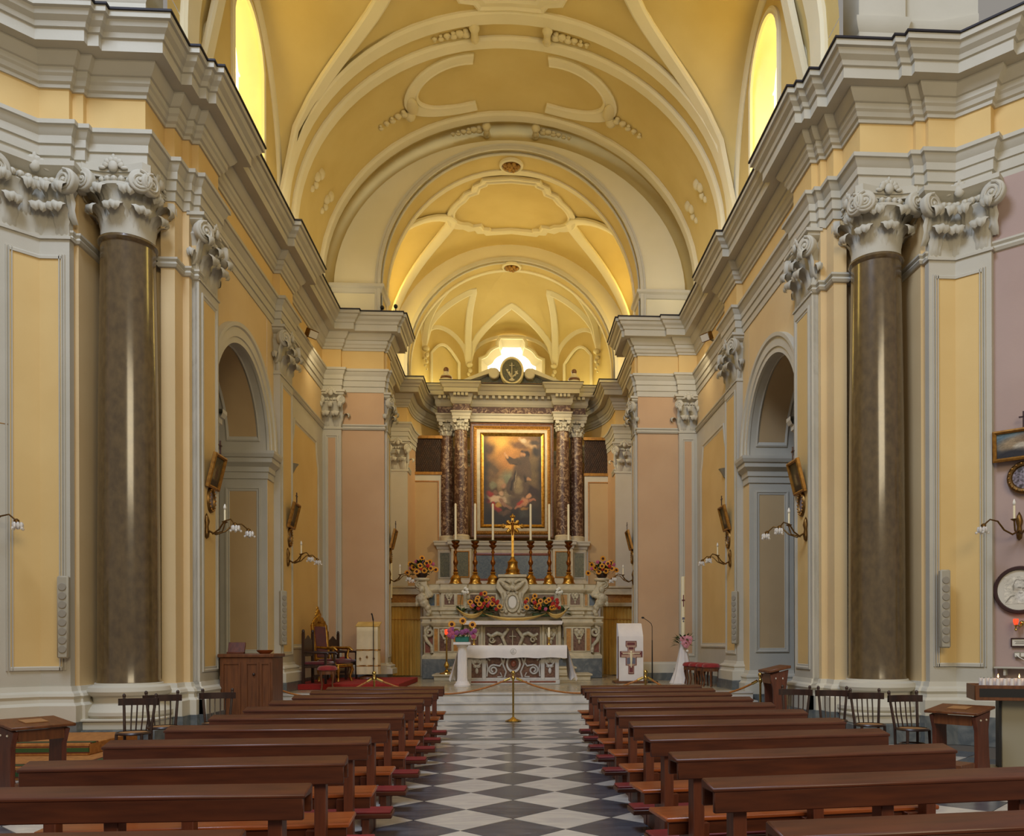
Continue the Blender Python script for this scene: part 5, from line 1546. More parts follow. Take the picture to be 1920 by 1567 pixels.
rng = random.Random(5)
for s in (1, -1):
    sd = SIDE[s]
    t = thing('flower_arrangement', 'bouquet of sunflowers with pink blooms on the %s scroll end of the high altar' % sd, 'flowers', (s * 2.66, 24.5, 3.445))
    MB().lathe([(0, 0), (0.1, 0), (0.16, 0.06), (0.17, 0.14), (0.14, 0.14), (0, 0.1)], 16).build('bowl', 'wood_dark', t, ang=40)
    foliage(t, 90, 0.5, 0.3, 0.06, 0.5, 0.045, 0.22, 11 + s)
    for x, y, z in ((-0.42, -0.06, 0.15), (-0.32, -0.1, 0.4), (-0.22, -0.2, 0.3), (-0.12, -0.24, 0.17), (0.02, -0.1, 0.58), (0.1, -0.24, 0.2), (0.16, -0.2, 0.42), (0.25, -0.14, 0.46), (0.28, -0.2, 0.27), (0.42, -0.08, 0.24), (-0.02, -0.26, 0.34)):
        add_flower(t, 'sun', x, y, z, 0.095, (rng.uniform(-0.4, 0.1), rng.uniform(-0.5, 0.5)))
    for x, y, z, k in ((-0.14, -0.16, 0.47, 'pink'), (0.08, -0.14, 0.45, 'mauve'), (0.34, -0.12, 0.4, 'pink'), (0.0, -0.24, 0.26, 'red'), (0.2, -0.24, 0.34, 'red'), (-0.3, -0.12, 0.28, 'pink')):
        add_flower(t, k, x, y, z, 0.06)
    t = thing('flower_arrangement', 'low bouquet of orange, red and yellow flowers %s of the tabernacle' % sd, 'flowers', (s * 0.86, 24.2, 2.31))
    MB().box(-0.28, 0.28, -0.06, 0.08, 0, 0.1).build('trough', 'leaf', t, bev=0.02)
    foliage(t, 120, 0.6, 0.2, 0.08, 0.5, 0.05, 0.24, 21 + s)
    for i in range(30):
        x = -0.5 + 1.0 * rng.random()
        z = 0.2 + 0.5 * rng.random() * (1 - abs(x))
        add_flower(t, ('sun', 'red', 'sun', 'red', 'sun', 'pink', 'red')[i % 7], x, -0.2 - 0.08 * rng.random(), z, 0.09 if i % 7 in (0, 2, 4) else 0.06, (rng.uniform(-0.4, 0.1), rng.uniform(-0.4, 0.4)))
    # orchids in front of the gradine
    t = thing('orchid', 'white orchid spray in front of the altar gradine, %s of the low bouquets' % sd, 'flowers', (s * 1.5, 24.27, 2.31))
    MB().lathe([(0, 0), (0.05, 0), (0.07, 0.12), (0, 0.12)], 12).build('pot', 'white', t)
    MB().tube([(0, 0, 0.1), (0.02 * s, 0, 0.4), (-0.04 * s, -0.03, 0.7), (-0.14 * s, -0.05, 0.82), (-0.2 * s, -0.06, 0.76)], 0.008, 6).build('stem', 'leaf', t)
    foliage(t, 14, 0.1, 0.08, 0.08, 0.1, 0.05, 0.26, 31 + s)
    for x, z in ((-0.06, 0.72), (-0.13, 0.82), (-0.18, 0.78), (-0.12, 0.7), (-0.2, 0.7)):
        add_flower(t, 'white', x * s, -0.07, z, 0.045)

# ---- predella steps of the high altar
t = thing('altar_steps', 'low marble steps in front of the high altar', 'steps', (0, 23.3, 0.495))
MB().box(-2.15, 2.15, -0.55, 0.8, 0, 0.16).box(-2.2, 2.2, -0.6, 0.8, 0.13, 0.18).build('lower_step', 'altar', t, bev=0.008)
MB().box(-1.75, 1.75, -0.1, 0.8, 0.18, 0.34).box(-1.8, 1.8, -0.15, 0.8, 0.31, 0.36).build('upper_step', 'altar', t, bev=0.008)

# ---- versus populum altar with its cloth
t = thing('altar_table', 'white marble altar table with pierced scrollwork front', 'altar', (0.02, 20.95, 0.495))
MB().box(-1.16, 1.16, -0.36, 0.4, 0, 0.12).build('foot', 'marble', t, bev=0.01)
MB().box(-1.1, 1.1, -0.28, 0.35, 0.12, 0.9).build('core', 'inlay_brown', t)
MB().box(-1.2, 1.2, -0.42, 0.42, 0.9, 0.96).build('slab', 'marble', t, bev=0.01)
MB().box(-1.05, -0.4, -0.37, -0.35, 0.05, 0.09).box(0.4, 1.05, -0.37, -0.35, 0.05, 0.09).box(-0.34, 0.34, -0.37, -0.35, 0.05, 0.09).build('foot_inlay', 'inlay_red', t)
for x in (-1.09, -0.73, 0.73, 1.09):
    MB().box(x - 0.05, x + 0.05, -0.33, -0.26, 0.12, 0.9).build('stile', 'marble', t, bev=0.008)
MB().box(-1.1, 1.1, -0.32, -0.26, 0.12, 0.17).box(-1.1, 1.1, -0.32, -0.26, 0.85, 0.9).build('rail', 'marble', t, bev=0.006)
for s in (1, -1):
    mb = carve(MB(), s * 0.91, 0.55, -0.3, 1.3)
    mb.lathe([(0.04, 0.02), (0.07, 0.03), (0.09, 0.0)], 16, (s * 0.91, -0.28, 0.79), axis='y')
    mb.build('side_carving', 'marble', t, ang=60)
    mb = MB()
    mb.tube([(x, -0.3, z) for x, z in spiral(0.13, 0.04, 1.5, 24, (s * 0.5, 0.36), PI / 2, -s)], 0.026, 6)
    mb.tube([(s * 0.5, -0.3, 0.49), (s * 0.34, -0.3, 0.46), (s * 0.27, -0.3, 0.56), (s * 0.32, -0.3, 0.74), (s * 0.45, -0.3, 0.8), (s * 0.62, -0.3, 0.76), (s * 0.65, -0.3, 0.66), (s * 0.58, -0.3, 0.6)], 0.028, 6)
    mb.tube([(s * 0.24, -0.3, 0.84), (s * 0.2, -0.3, 0.7), (s * 0.26, -0.3, 0.5), (s * 0.18, -0.3, 0.32), (s * 0.22, -0.3, 0.18)], 0.024, 6)
    mb.tube([(s * 0.66, -0.3, 0.2), (s * 0.64, -0.3, 0.4), (s * 0.67, -0.3, 0.6)], 0.022, 6)
    mb.tube([(s * 0.33, -0.3, 0.3), (s * 0.28, -0.3, 0.2), (s * 0.4, -0.3, 0.19)], 0.02, 6)
    mb.build('scrollwork', 'marble', t, ang=60)
mb = MB().lathe([(0.13, 0.0), (0.14, 0.05), (0.18, 0.05), (0.19, 0.0)], 26, axis='y').xf(Matrix.Translation((0, -0.28, 0.52)) @ Matrix.Diagonal((1, 1, 1.25, 1)))
mb.build('oval_frame', 'marble', t, ang=40)
MB().sphere((0, -0.3, 0.52), 0.07, 12, 8, (1, 0.4, 1.2)).build('oval_boss', 'inlay_red', t)
# cloth: top, front and rear flaps, gathered ends
W2, DT, ZT = 1.33, 0.47, 0.965
rows = []
for i in range(49):
    q = -1 + 2 * i / 48
    x = W2 * q
    wv = 0.006 * math.sin(i * 1.7)
    rows.append([(x, -DT - 0.004 + wv, ZT - 0.30 + 0.01 * math.sin(i * 0.5)), (x, -DT - 0.002 + wv * 0.6, ZT - 0.15), (x, -DT, ZT - 0.004), (x, -DT + 0.03, ZT + 0.012), (x, 0, ZT + 0.012), (x, DT - 0.03, ZT + 0.012), (x, DT, ZT - 0.004), (x, DT, ZT - 0.3)])
cl = MB().grid(rows)
for s in (1, -1):
    er = []
    for j in range(9):
        qz = j / 8
        er.append([(s * (W2 + 0.002 + 0.24 * qz * (1 - k / 20) * (0.7 + 0.3 * math.sin(k * 0.8 + 1) ** 2) + (0.04 * math.sin(k * 1.4) * qz)), -DT + 2 * DT * k / 14 * (1 - 0.18 * qz) + 0.0 * qz, ZT + 0.012 - qz * (0.9 - 0.10 * math.sin(k * 0.9) ** 2)) for k in range(15)])
    cl.grid(er)
cl.xf(Matrix.Translation((0.02, 20.95, 0.497)))
tag(cl.build('altar_cloth', 'cloth', ang=85), 'long white altar cloth over the front altar table, hanging down at both ends', 'cloth')
mb = MB().lathe([(0.066, 0), (0.069, 0.003), (0.072, 0)], 26, axis='y')
mb.tube([(-0.045, -0.002, -0.03), (0.045, -0.002, -0.03), (0, -0.002, 0.045), (-0.045, -0.002, -0.03)], 0.003, 4).tube([(0, -0.002, -0.03), (0, -0.002, 0.03)], 0.003, 4)
mb.xf(Matrix.Translation((0.02, 20.95 - DT - 0.012, 0.495 + ZT - 0.14)))
tag(mb.build('embroidered_emblem', 'steel'), 'small round embroidered emblem at the middle of the white altar cloth', 'embroidery')
c = thing('table_candle', 'x', 'candle', group='candles on the altar table')
MB().lathe([(0, 0), (0.05, 0), (0.05, 0.02), (0.02, 0.05), (0.03, 0.1), (0.02, 0.14), (0.05, 0.19), (0, 0.2)], 14).build('holder', 'brass', c, ang=45)
MB().lathe([(0, 0.19), (0.028, 0.19), (0.028, 0.44), (0, 0.45)], 12).build('candle', 'candle', c, ang=45)
copies(c, [((-0.98, 21.1, 1.48), 0, 'white candle on the altar table, left behind the sunflowers'), ((0.93, 21.1, 1.48), 0, 'white candle in brass holder on the right end of the altar table')])

# ---- fluted pedestal with flowers
t = thing('flower_pedestal', 'white fluted pedestal at the left front of the altar table', 'pedestal', (-1.2, 19.85, 0.495))
n = 40
rows = []
for z, r in ((0.12, 0.13), (0.2, 0.12), (0.6, 0.115), (0.95, 0.105)):
    rows.append([((r - (0.012 if j % 2 else 0)) * math.cos(2 * PI * j / n), (r - (0.012 if j % 2 else 0)) * math.sin(2 * PI * j / n), z) for j in range(n)])
MB().grid(rows, True).build('shaft', 'cloth', t, ang=20)
MB().lathe([(0, 0), (0.2, 0), (0.2, 0.04), (0.17, 0.07), (0.15, 0.12), (0, 0.13)], 24).build('base', 'cloth', t, ang=35)
MB().lathe([(0.1, 0.93), (0.13, 0.95), (0.15, 1.0), (0.11, 1.02)], 24).box(-0.2, 0.2, -0.2, 0.2, 1.0, 1.06).build('capital', 'cloth', t, ang=35)
t = thing('flower_arrangement', 'three sunflowers over mauve flowers in a green tray on the white pedestal', 'flowers', (-1.2, 19.85, 1.556))
MB().box(-0.16, 0.16, -0.12, 0.12, 0, 0.13).build('tray', 'floral_green', t, bev=0.015)
foliage(t, 46, 0.3, 0.2, 0.1, 0.2, 0.03, 0.16, 41)
for x, z in ((-0.24, 0.42), (0.02, 0.50), (0.25, 0.41)):
    add_flower(t, 'sun', x, -0.1, z, 0.1, (-0.15, 0))
    MB().tube([(x * 0.4, 0, 0.1), (x, -0.08, z)], 0.008, 6).build('stem', 'leaf', t)
for i in range(14):
    x = -0.32 + 0.64 * rng.random()
    add_flower(t, ('mauve', 'pink', 'mauve')[i % 3], x, -0.12 - 0.08 * rng.random(), 0.12 + 0.2 * rng.random(), 0.065)

# ---- sanctuary lamp
t = thing('sanctuary_lamp', 'slim brass floor stand with a glowing red sanctuary lamp, left of the altars', 'lamp', (-1.83, 23.1, 0.675))
MB().lathe([(0, 0), (0.2, 0), (0.19, 0.03), (0.08, 0.06), (0.05, 0.1), (0.03, 0.12), (0, 0.12)], 20).build('foot', 'brass', t, ang=40)
MB().tube([(0, 0, 0.1), (0, 0, 1.02)], 0.025, 10).lathe([(0.03, 0.16), (0.06, 0.2), (0.08, 0.24), (0.05, 0.3), (0.03, 0.34)], 14).lathe([(0.025, 1.0), (0.07, 1.05), (0.08, 1.09), (0.03, 1.1)], 14).build('pole', 'brass', t, ang=40)
MB().lathe([(0.0, 1.09), (0.04, 1.09), (0.055, 1.15), (0.052, 1.22), (0.045, 1.24)], 16).build('glass', 'red_glass', t, ang=40)
MB().lathe([(0, 1.1), (0.02, 1.12), (0.024, 1.15), (0, 1.2)], 10).build('flame', 'flame', t)


# ---- lecterns
def draped(mb, w, d, z0, z1, seed, slope=0.0):
    """cloth hanging round a stand: a rounded rectangle column with soft folds"""
    n = 64
    rows = []
    for j in range(12):
        q = j / 11
        row = []
        for i in range(n):
            a = 2 * PI * i / n
            ca, sa = math.cos(a), math.sin(a)
            k = 1 / max(abs(ca), abs(sa)) ** 0.86
            f = 1 + (0.02 + 0.04 * (1 - q)) * math.sin(i * 0.9 + seed + 0.6 * math.sin(q * 5)) * (0.4 + 0.6 * (1 - q))
            row.append((w / 2 * ca * k * f * 0.92, d / 2 * sa * k * f * 0.92, z0 + (z1 - z0) * q + slope * sa * k * q))
        rows.append(row)
    mb.grid(rows, True)
    mb.f.append(tuple(len(mb.v) - n + i for i in range(n)))
    return mb


t = thing('lectern', 'lectern draped in cream cloth with a gold trim, left of the altar table', 'lectern', (-3.68, 21.4, 0.625))
draped(MB(), 0.6, 0.46, 0.12, 1.36, 2, 0.05).build('cloth', 'cloth_cream', t, ang=80)
for z in (0.32, 0.72):
    draped(MB(), 0.612, 0.472, z, z + 0.035, 2).build('gold_trim', 'gilt_frame', t, ang=80)
MB().lathe([(0, 0), (0.26, 0), (0.24, 0.05), (0.05, 0.1), (0.04, 0.3)], 20).build('base', 'wood_mid', t)
MB().box(-0.3, 0.3, -0.2, 0.2, 0, 0.03).xf(Matrix.Translation((0, 0.02, 1.38)) @ Matrix.Rotation(0.28, 4, 'X')).build('book_rest', 'cloth_gold', t, bev=0.006)
for x, z in ((-0.17, 0.52), (0.17, 0.52), (0.0, 0.56)):
    MB().box(x - 0.008, x + 0.008, -0.25, -0.238, z - 0.04, z + 0.04).box(x - 0.03, x + 0.03, -0.25, -0.238, z - 0.006, z + 0.012).build('embroidered_cross', 'gilt_frame', t)
t = thing('microphone_stand', 'thin dark microphone stand in front of the cream lectern', 'microphone', (-3.5, 21.05, 0.625))
MB().lathe([(0, 0), (0.13, 0), (0.13, 0.02), (0.02, 0.04), (0, 0.04)], 18).build('base', 'black', t, ang=40)
MB().tube([(0, 0, 0.03), (0, 0, 1.3), (0, -0.01, 1.5)], 0.011, 8).build('pole', 'black', t)
MB().tube([(0, -0.01, 1.48), (-0.02, -0.02, 1.6), (-0.04, -0.03, 1.66)], [0.02, 0.016, 0.02], 8).build('microphone', 'black', t)

t = thing('lectern', 'white-draped lectern with a printed maroon cross, right of the altar table', 'lectern', (3.02, 21.2, 0.495))
MB().box(-0.42, 0.42, -0.3, 0.34, 0, 0.05).build('platform', 'wood_mid', t, bev=0.008)
rows = []
for i in range(13):
    x = -0.315 + 0.63 * i / 12
    wv = 0.008 * math.sin(i * 1.3)
    rows.append([(x, -0.235 + wv, 0.06), (x, -0.225 + wv, 0.4), (x, -0.225 - wv, 0.8), (x, -0.22, 1.18), (x, -0.2, 1.22), (x, 0.05, 1.52), (x, 0.2, 1.54), (x, 0.22, 1.2), (x, 0.23, 0.1)])
MB().grid(rows).build('cloth', 'cloth', t, ang=80)
MB().box(-0.29, 0.29, -0.2, 0.2, 0.05, 1.2).build('body', 'wood_mid', t)
FX = lambda pts, y, m, nm_: MB().prism(pts, lambda a, b: (a, y, b), lambda a, b: (a, y + 0.004, b)).build(nm_, m, t)
cross = [(-0.12, 0.30), (0.12, 0.30)]
outl = [(-0.075, 0.24), (0.075, 0.24), (0.075, 0.46), (0.14, 0.46), (0.14, 0.67), (0.29, 0.67), (0.29, 0.82), (0.09, 0.82), (0.09, 0.94), (0.14, 0.94), (0.14, 1.08), (-0.14, 1.08), (-0.14, 0.94), (-0.09, 0.94), (-0.09, 0.82), (-0.29, 0.82), (-0.29, 0.67), (-0.14, 0.67), (-0.14, 0.46), (-0.075, 0.46)]
cp_ = FX(outl, -0.246, 'print_red', 'printed_cross')
FX([(x * 0.86, 0.66 + (z - 0.66) * 0.95) for x, z in outl], -0.249, 'print_skin', 'cross_field')
for x0, x1, z0, z1, m_ in ((-0.05, 0.05, 0.28, 0.44, 'print_red'), (-0.11, -0.05, 0.49, 0.65, 'print_grey'), (0.05, 0.11, 0.49, 0.65, 'print_grey'), (-0.26, -0.08, 0.73, 0.78, 'print_red'), (0.08, 0.26, 0.73, 0.78, 'print_red'), (-0.06, 0.06, 0.86, 0.92, 'print_red'), (-0.1, 0.1, 0.97, 1.04, 'print_red'), (-0.05, 0.05, 0.50, 0.66, 'print_grey')):
    FX([(x0, z0), (x1, z0), (x1, z1), (x0, z1)], -0.252, m_, 'cross_detail')
mb = MB().sphere((0, -0.255, 0.80), 0.028, 10, 7, (1, 0.3, 1)).tube([(-0.22, -0.254, 0.76), (-0.08, -0.254, 0.76), (0, -0.254, 0.75), (0.08, -0.254, 0.76), (0.22, -0.254, 0.76)], 0.012, 6).tube([(0, -0.254, 0.77), (0, -0.254, 0.6), (0.0, -0.254, 0.4)], [0.035, 0.03, 0.014], 6)
mb.build('cross_figure', 'candle', t)
t = thing('microphone_stand', 'dark gooseneck microphone stand beside the white lectern', 'microphone', (3.62, 21.3, 0.495))
MB().lathe([(0, 0), (0.15, 0), (0.15, 0.03), (0.03, 0.05), (0, 0.05)], 20).build('base', 'black', t, ang=40)
MB().tube([(0, 0, 0.04), (0, 0, 1.1)], [0.02, 0.012], 8).tube([(0, 0, 1.08), (0, 0, 1.45), (-0.03, -0.02, 1.53), (-0.12, -0.06, 1.6), (-0.24, -0.1, 1.67)], 0.008, 8).build('pole', 'black', t)
MB().sphere((-0.26, -0.105, 1.68), 0.028, 10, 7, (1.4, 1, 0.9)).build('microphone', 'black', t)

# ---- paschal candle
t = thing('paschal_candle', 'tall cream paschal candle on a white draped stand beside the right wall', 'candle', (4.36, 20.95, 0.495))
rows = []
n = 40
for z, r in ((0.0, 0.30), (0.08, 0.27), (0.35, 0.19), (0.7, 0.13), (1.0, 0.09), (1.18, 0.07)):
    rows.append([(r * (1 + 0.2 * math.sin(j * 1.1 + 2 * z) * (1.1 - z)) * math.cos(2 * PI * j / n), r * (1 + 0.2 * math.sin(j * 1.1 + 2 * z) * (1.1 - z)) * math.sin(2 * PI * j / n), z) for j in range(n)])
MB().grid(rows, True).build('stand_drape', 'cloth', t, ang=85)
MB().lathe([(0, 1.1), (0.05, 1.1), (0.05, 2.72), (0.0, 2.73)], 18).build('candle', 'candle', t, ang=40)
MB().box(-0.012, 0.012, -0.056, -0.046, 1.95, 2.25).box(-0.04, 0.04, -0.056, -0.042, 2.1, 2.13).build('candle_cross', 'print_red', t)
MB().box(-0.03, 0.03, -0.056, -0.04, 1.62, 1.68).sphere((0, -0.05, 1.58), 0.02, 8, 6).build('candle_emblem', 'print_grey', t)
t = thing('flower_arrangement', 'pink rose posy with green fronds tied to the paschal candle', 'flowers', (4.36, 20.85, 1.52))
foliage(t, 46, 0.22, 0.16, -0.1, 0.3, 0.03, 0.24, 51)
for x, z in ((-0.06, 0.1), (0.04, 0.12), (0.1, 0.02), (-0.02, 0.0), (0.03, -0.06), (0.12, 0.1)):
    add_flower(t, 'rose', x, -0.14, z, 0.08)
add_flower(t, 'white', 0.06, -0.12, -0.2, 0.035)

# ---- red stools
c = thing('stool', 'x', 'stool', group='red padded stools')
MB().lathe([(0, 0.43), (0.17, 0.43), (0.21, 0.46), (0.21, 0.5), (0.17, 0.54), (0, 0.56)], 24).build('seat', 'velvet', c, ang=50)
MB().lathe([(0.16, 0.36), (0.185, 0.36), (0.185, 0.43), (0.16, 0.43)], 24).build('apron', 'wood_mid', c, ang=40)
for i in range(4):
    a = PI / 4 + i * PI / 2
    ca, sa = math.cos(a), math.sin(a)
    MB().tube([(0.16 * ca, 0.16 * sa, 0.42), (0.185 * ca, 0.185 * sa, 0.32), (0.15 * ca, 0.15 * sa, 0.15), (0.18 * ca, 0.18 * sa, 0.0)], [0.03, 0.026, 0.018, 0.02], 8).build('leg', 'wood_mid', c, ang=60)
copies(c, [((4.44, 20.38, 0.495), 0, 'red padded stool next to the paschal candle, farthest in its row'), ((4.5, 19.95, 0.495), 0.3, 'red padded stool in the row of four by the right wall, second from the candle'), ((4.58, 19.53, 0.495), 0.1, 'red padded stool in the row of four by the right wall, third from the candle'),
           ((4.64, 19.12, 0.495), 0.5, 'red padded stool in the row of four, nearest the pews on the right'),
           ((-4.05, 18.35, 0.495), 0.2, 'red padded stool in front of the dark armchair, nearest on the left'), ((-4.45, 22.1, 0.625), 0.2, 'red padded stool beyond the gilt throne, against the peach pier')])

# ---- dais carpet, throne and armchairs
MB_ = MB().box(-4.95, -2.55, 18.7, 22.45, 0.495, 0.62)
tag(MB_.build('carpet_dais', 'carpet', bev=0.01), 'low dais covered in red carpet, left of the altar table', 'carpet')
t = thing('throne', 'gilt throne with crimson velvet back and carved crest on the red dais', 'chair', (-4.3, 20.2, 0.62), PI / 2 - 0.35)
# local: faces -y
MB().box(-0.3, 0.3, -0.3, 0.25, 0.42, 0.54).build('seat', 'velvet_dark', t, bev=0.03)
MB().box(-0.33, 0.33, -0.33, 0.28, 0.34, 0.42).build('seat_rail', 'gold', t, bev=0.015)
MB().box(-0.24, 0.24, 0.24, 0.28, 0.6, 1.36).xf(Matrix.Rotation(-0.1, 4, 'X')).build('back_pad', 'velvet_dark', t, bev=0.02)
bk = MB().box(-0.32, -0.24, 0.24, 0.31, 0.4, 1.4).box(0.24, 0.32, 0.24, 0.31, 0.4, 1.4).box(-0.3, 0.3, 0.25, 0.3, 1.34, 1.44).box(-0.3, 0.3, 0.25, 0.3, 0.54, 0.6)
bk.xf(Matrix.Rotation(-0.1, 4, 'X')).build('back_frame', 'gold', t, bev=0.012)
cr = MB()
for x, z, r in ((0, 1.55, 0.12), (-0.13, 1.5, 0.09), (0.13, 1.5, 0.09), (-0.22, 1.44, 0.07), (0.22, 1.44, 0.07), (0, 1.7, 0.09), (-0.06, 1.64, 0.07), (0.06, 1.64, 0.07), (0, 1.8, 0.05)):
    cr.sphere((x, 0.27, z), r, 10, 7, (1, 0.4, 1))
cr.xf(Matrix.Rotation(-0.1, 4, 'X')).build('crest', 'gold', t, ang=60)
for s in (1, -1):
    MB().tube([(s * 0.31, 0.26, 0.82), (s * 0.34, 0.0, 0.80), (s * 0.34, -0.22, 0.80), (s * 0.34, -0.30, 0.74)], [0.03, 0.035, 0.04, 0.03], 8).tube([(s * 0.34, -0.2, 0.79), (s * 0.33, -0.16, 0.6), (s * 0.32, -0.24, 0.42)], 0.03, 8).build('arm', 'gold', t, ang=60)
    for y in (-0.28, 0.24):
        MB().tube([(s * 0.28, y, 0.4), (s * 0.32, y - 0.03, 0.28), (s * 0.26, y, 0.12), (s * 0.3, y - 0.02, 0.0)], [0.045, 0.045, 0.025, 0.035], 8).build('leg', 'gold', t, ang=60)
c = thing('armchair', 'x', 'chair', group='dark wooden armchairs beside the throne')
MB().box(-0.27, 0.27, -0.27, 0.24, 0.42, 0.5).build('seat', 'velvet_dark', c, bev=0.025)
MB().box(-0.29, 0.29, -0.29, 0.27, 0.36, 0.42).build('seat_rail', 'wood_dark', c, bev=0.008)
for s in (1, -1):
    MB().box(s * 0.27 - 0.025, s * 0.27 + 0.025, 0.22, 0.28, 0.0, 1.15).sphere((s * 0.27, 0.25, 1.18), 0.035, 10, 7, (1, 1, 1.5)).build('back_post', 'wood_dark', c)
    MB().box(s * 0.27 - 0.025, s * 0.27 + 0.025, -0.29, -0.24, 0.0, 0.68).build('front_leg', 'wood_dark', c, bev=0.006)
    MB().tube([(s * 0.27, 0.24, 0.72), (s * 0.28, 0.0, 0.7), (s * 0.28, -0.3, 0.7), (s * 0.28, -0.34, 0.66)], 0.026, 8).build('arm', 'wood_dark', c, ang=60)
MB().prism([(-0.25, 0.62), (0.25, 0.62), (0.25, 0.98), (0.12, 1.02), (0.0, 1.1), (-0.12, 1.02), (-0.25, 0.98)], lambda a, b: (a, 0.235, b), lambda a, b: (a, 0.265, b)).build('backrest', 'wood_dark', c, bev=0.005)
MB().box(-0.27, 0.27, -0.02, 0.02, 0.16, 0.2).build('stretcher', 'wood_dark', c)
copies(c, [((-4.42, 19.15, 0.62), PI / 2 - 0.15, 'dark wooden armchair with crimson seat, nearer side of the gilt throne'), ((-4.35, 21.35, 0.62), PI / 2 - 0.3, 'dark wooden armchair with crimson seat, far side of the gilt throne')])


# ---- rope barrier
c = thing('stanchion', 'x', 'stanchion', group='brass rope stanchions')
MB().lathe([(0, 0), (0.16, 0), (0.16, 0.015), (0.12, 0.03), (0.06, 0.05), (0.03, 0.08), (0, 0.08)], 24).build('base', 'brass', c, ang=40)
MB().tube([(0, 0, 0.06), (0, 0, 0.88)], 0.02, 12).build('post', 'brass', c)
MB().lathe([(0.02, 0.8), (0.035, 0.82), (0.035, 0.86), (0.02, 0.88), (0.03, 0.9), (0.015, 0.92)], 16).sphere((0, 0, 0.95), 0.042, 14, 10).build('finial', 'brass', c, ang=50)
ST = [((0.01, 16.2, 0.0), 'brass rope stanchion in the middle of the aisle before the marble steps'), ((-2.68, 16.2, 0.0), 'brass rope stanchion before the cream lectern on the left'),
      ((2.62, 16.2, 0.0), 'brass rope stanchion in front of the white lectern on the right'), ((4.42, 14.55, 0.0), 'brass rope stanchion beside the small kneeling desk by the right arch'), ((-4.62, 15.4, 0.0), 'brass rope stanchion by the left wall, behind the wooden cabinet')]
copies(c, [(l, 0, lb) for l, lb in ST])


def rope(a, b, sag, label):
    a, b = Vector(a), Vector(b)
    pts = [tuple(a + (b - a) * (i / 16) - Vector((0, 0, sag * (1 - (2 * i / 16 - 1) ** 2)))) for i in range(17)]
    r = thing('barrier_rope', label, 'rope', tuple(a))
    rel = [tuple(Vector(p) - a) for p in pts]
    MB().tube(rel, 0.018, 8).build('cord', 'rope', r)
    for p, q in ((rel[0], rel[1]), (rel[-1], rel[-2])):
        MB().tube([p, tuple(Vector(p) + (Vector(q) - Vector(p)) * 0.7)], 0.026, 8).build('hook', 'brass', r)


rope((-0.05, 16.2, 0.84), (-2.63, 16.2, 0.84), 0.3, 'gold barrier rope from the middle stanchion to the left one')
rope((0.07, 16.2, 0.84), (2.57, 16.2, 0.84), 0.3, 'gold barrier rope from the middle stanchion to the right one')
rope((2.67, 16.2, 0.84), (4.38, 14.6, 0.84), 0.32, 'gold barrier rope curving from the right lectern to the right arch')
rope((-2.73, 16.2, 0.84), (-4.58, 15.45, 0.84), 0.32, 'gold barrier rope from the left lectern to the left wall')

# ================================================================== NAVE FURNITURE
# ---- pews (origin: floor under the middle of the back; people in it face +y)
PL = 1.9
c = thing('pew', 'x', 'pew', group='wooden pews')
ledge = [(-0.08, 0.815), (-0.08, 0.835), (0.06, 0.865), (0.075, 0.86), (0.075, 0.73), (0.045, 0.73), (0.045, 0.815)]
MB().prism(ledge, lambda a, b: (-PL / 2, a, b), lambda a, b: (PL / 2, a, b)).build('book_ledge', 'wood', c, bev=0.006)
MB().box(-PL / 2 + 0.01, PL / 2 - 0.01, -0.075, -0.05, 0.715, 0.82).build('back_rail', 'wood', c, bev=0.005)
MB().box(-PL / 2, PL / 2, 0.10, 0.46, 0.42, 0.45).build('seat', 'wood_seat', c, bev=0.008)
MB().box(-PL / 2 + 0.02, PL / 2 - 0.02, 0.12, 0.14, 0.34, 0.42).build('seat_apron', 'wood', c)
for x in (-PL / 2 + 0.16, 0.0, PL / 2 - 0.16):
    MB().prism([(-0.035, 0.0), (0.06, 0.0), (0.06, 0.73), (-0.03, 0.73)], lambda a, b: (x - 0.035, a, b), lambda a, b: (x + 0.035, a, b)).build('back_post', 'wood_end', c, bev=0.004)
for x in (-PL / 2 + 0.22, 0.0, PL / 2 - 0.22):
    MB().prism([(0.08, 0.0), (0.46, 0.0), (0.42, 0.06), (0.36, 0.12), (0.36, 0.34), (0.42, 0.42), (0.06, 0.42)], lambda a, b: (x - 0.045, a, b), lambda a, b: (x + 0.045, a, b)).build('seat_support', 'wood_end', c, bev=0.004)
MB().box(-PL / 2 - 0.06, PL / 2 + 0.06, -0.34, -0.12, 0.15, 0.19).build('kneeler_board', 'wood', c, bev=0.006)
MB().box(-PL / 2 - 0.05, PL / 2 + 0.05, -0.335, -0.125, 0.19, 0.21).build('kneeler_pad', 'red_pad', c, bev=0.006)
for x in (-PL / 2 + 0.16, PL / 2 - 0.16):
    MB().box(x - 0.03, x + 0.03, -0.32, -0.02, 0.0, 0.15).build('kneeler_foot', 'wood_end', c, bev=0.004)
ORD = ['nearest the camera, cut by the frame', 'second from the camera', 'third from the camera', 'fourth from the camera', 'fifth from the camera', 'sixth from the camera', 'seventh from the camera', 'eighth from the camera', 'ninth from the camera', 'second from the chancel steps', 'closest to the chancel steps']
sp = []
ROTS = {-1: (1, 1, 4, 3, 1.5, 1, 1, 1, 1, 1, 1), 1: (7, 8, 8.5, 8, 5.5, 4.5, 4, 3.5, 3, 3, 3)}
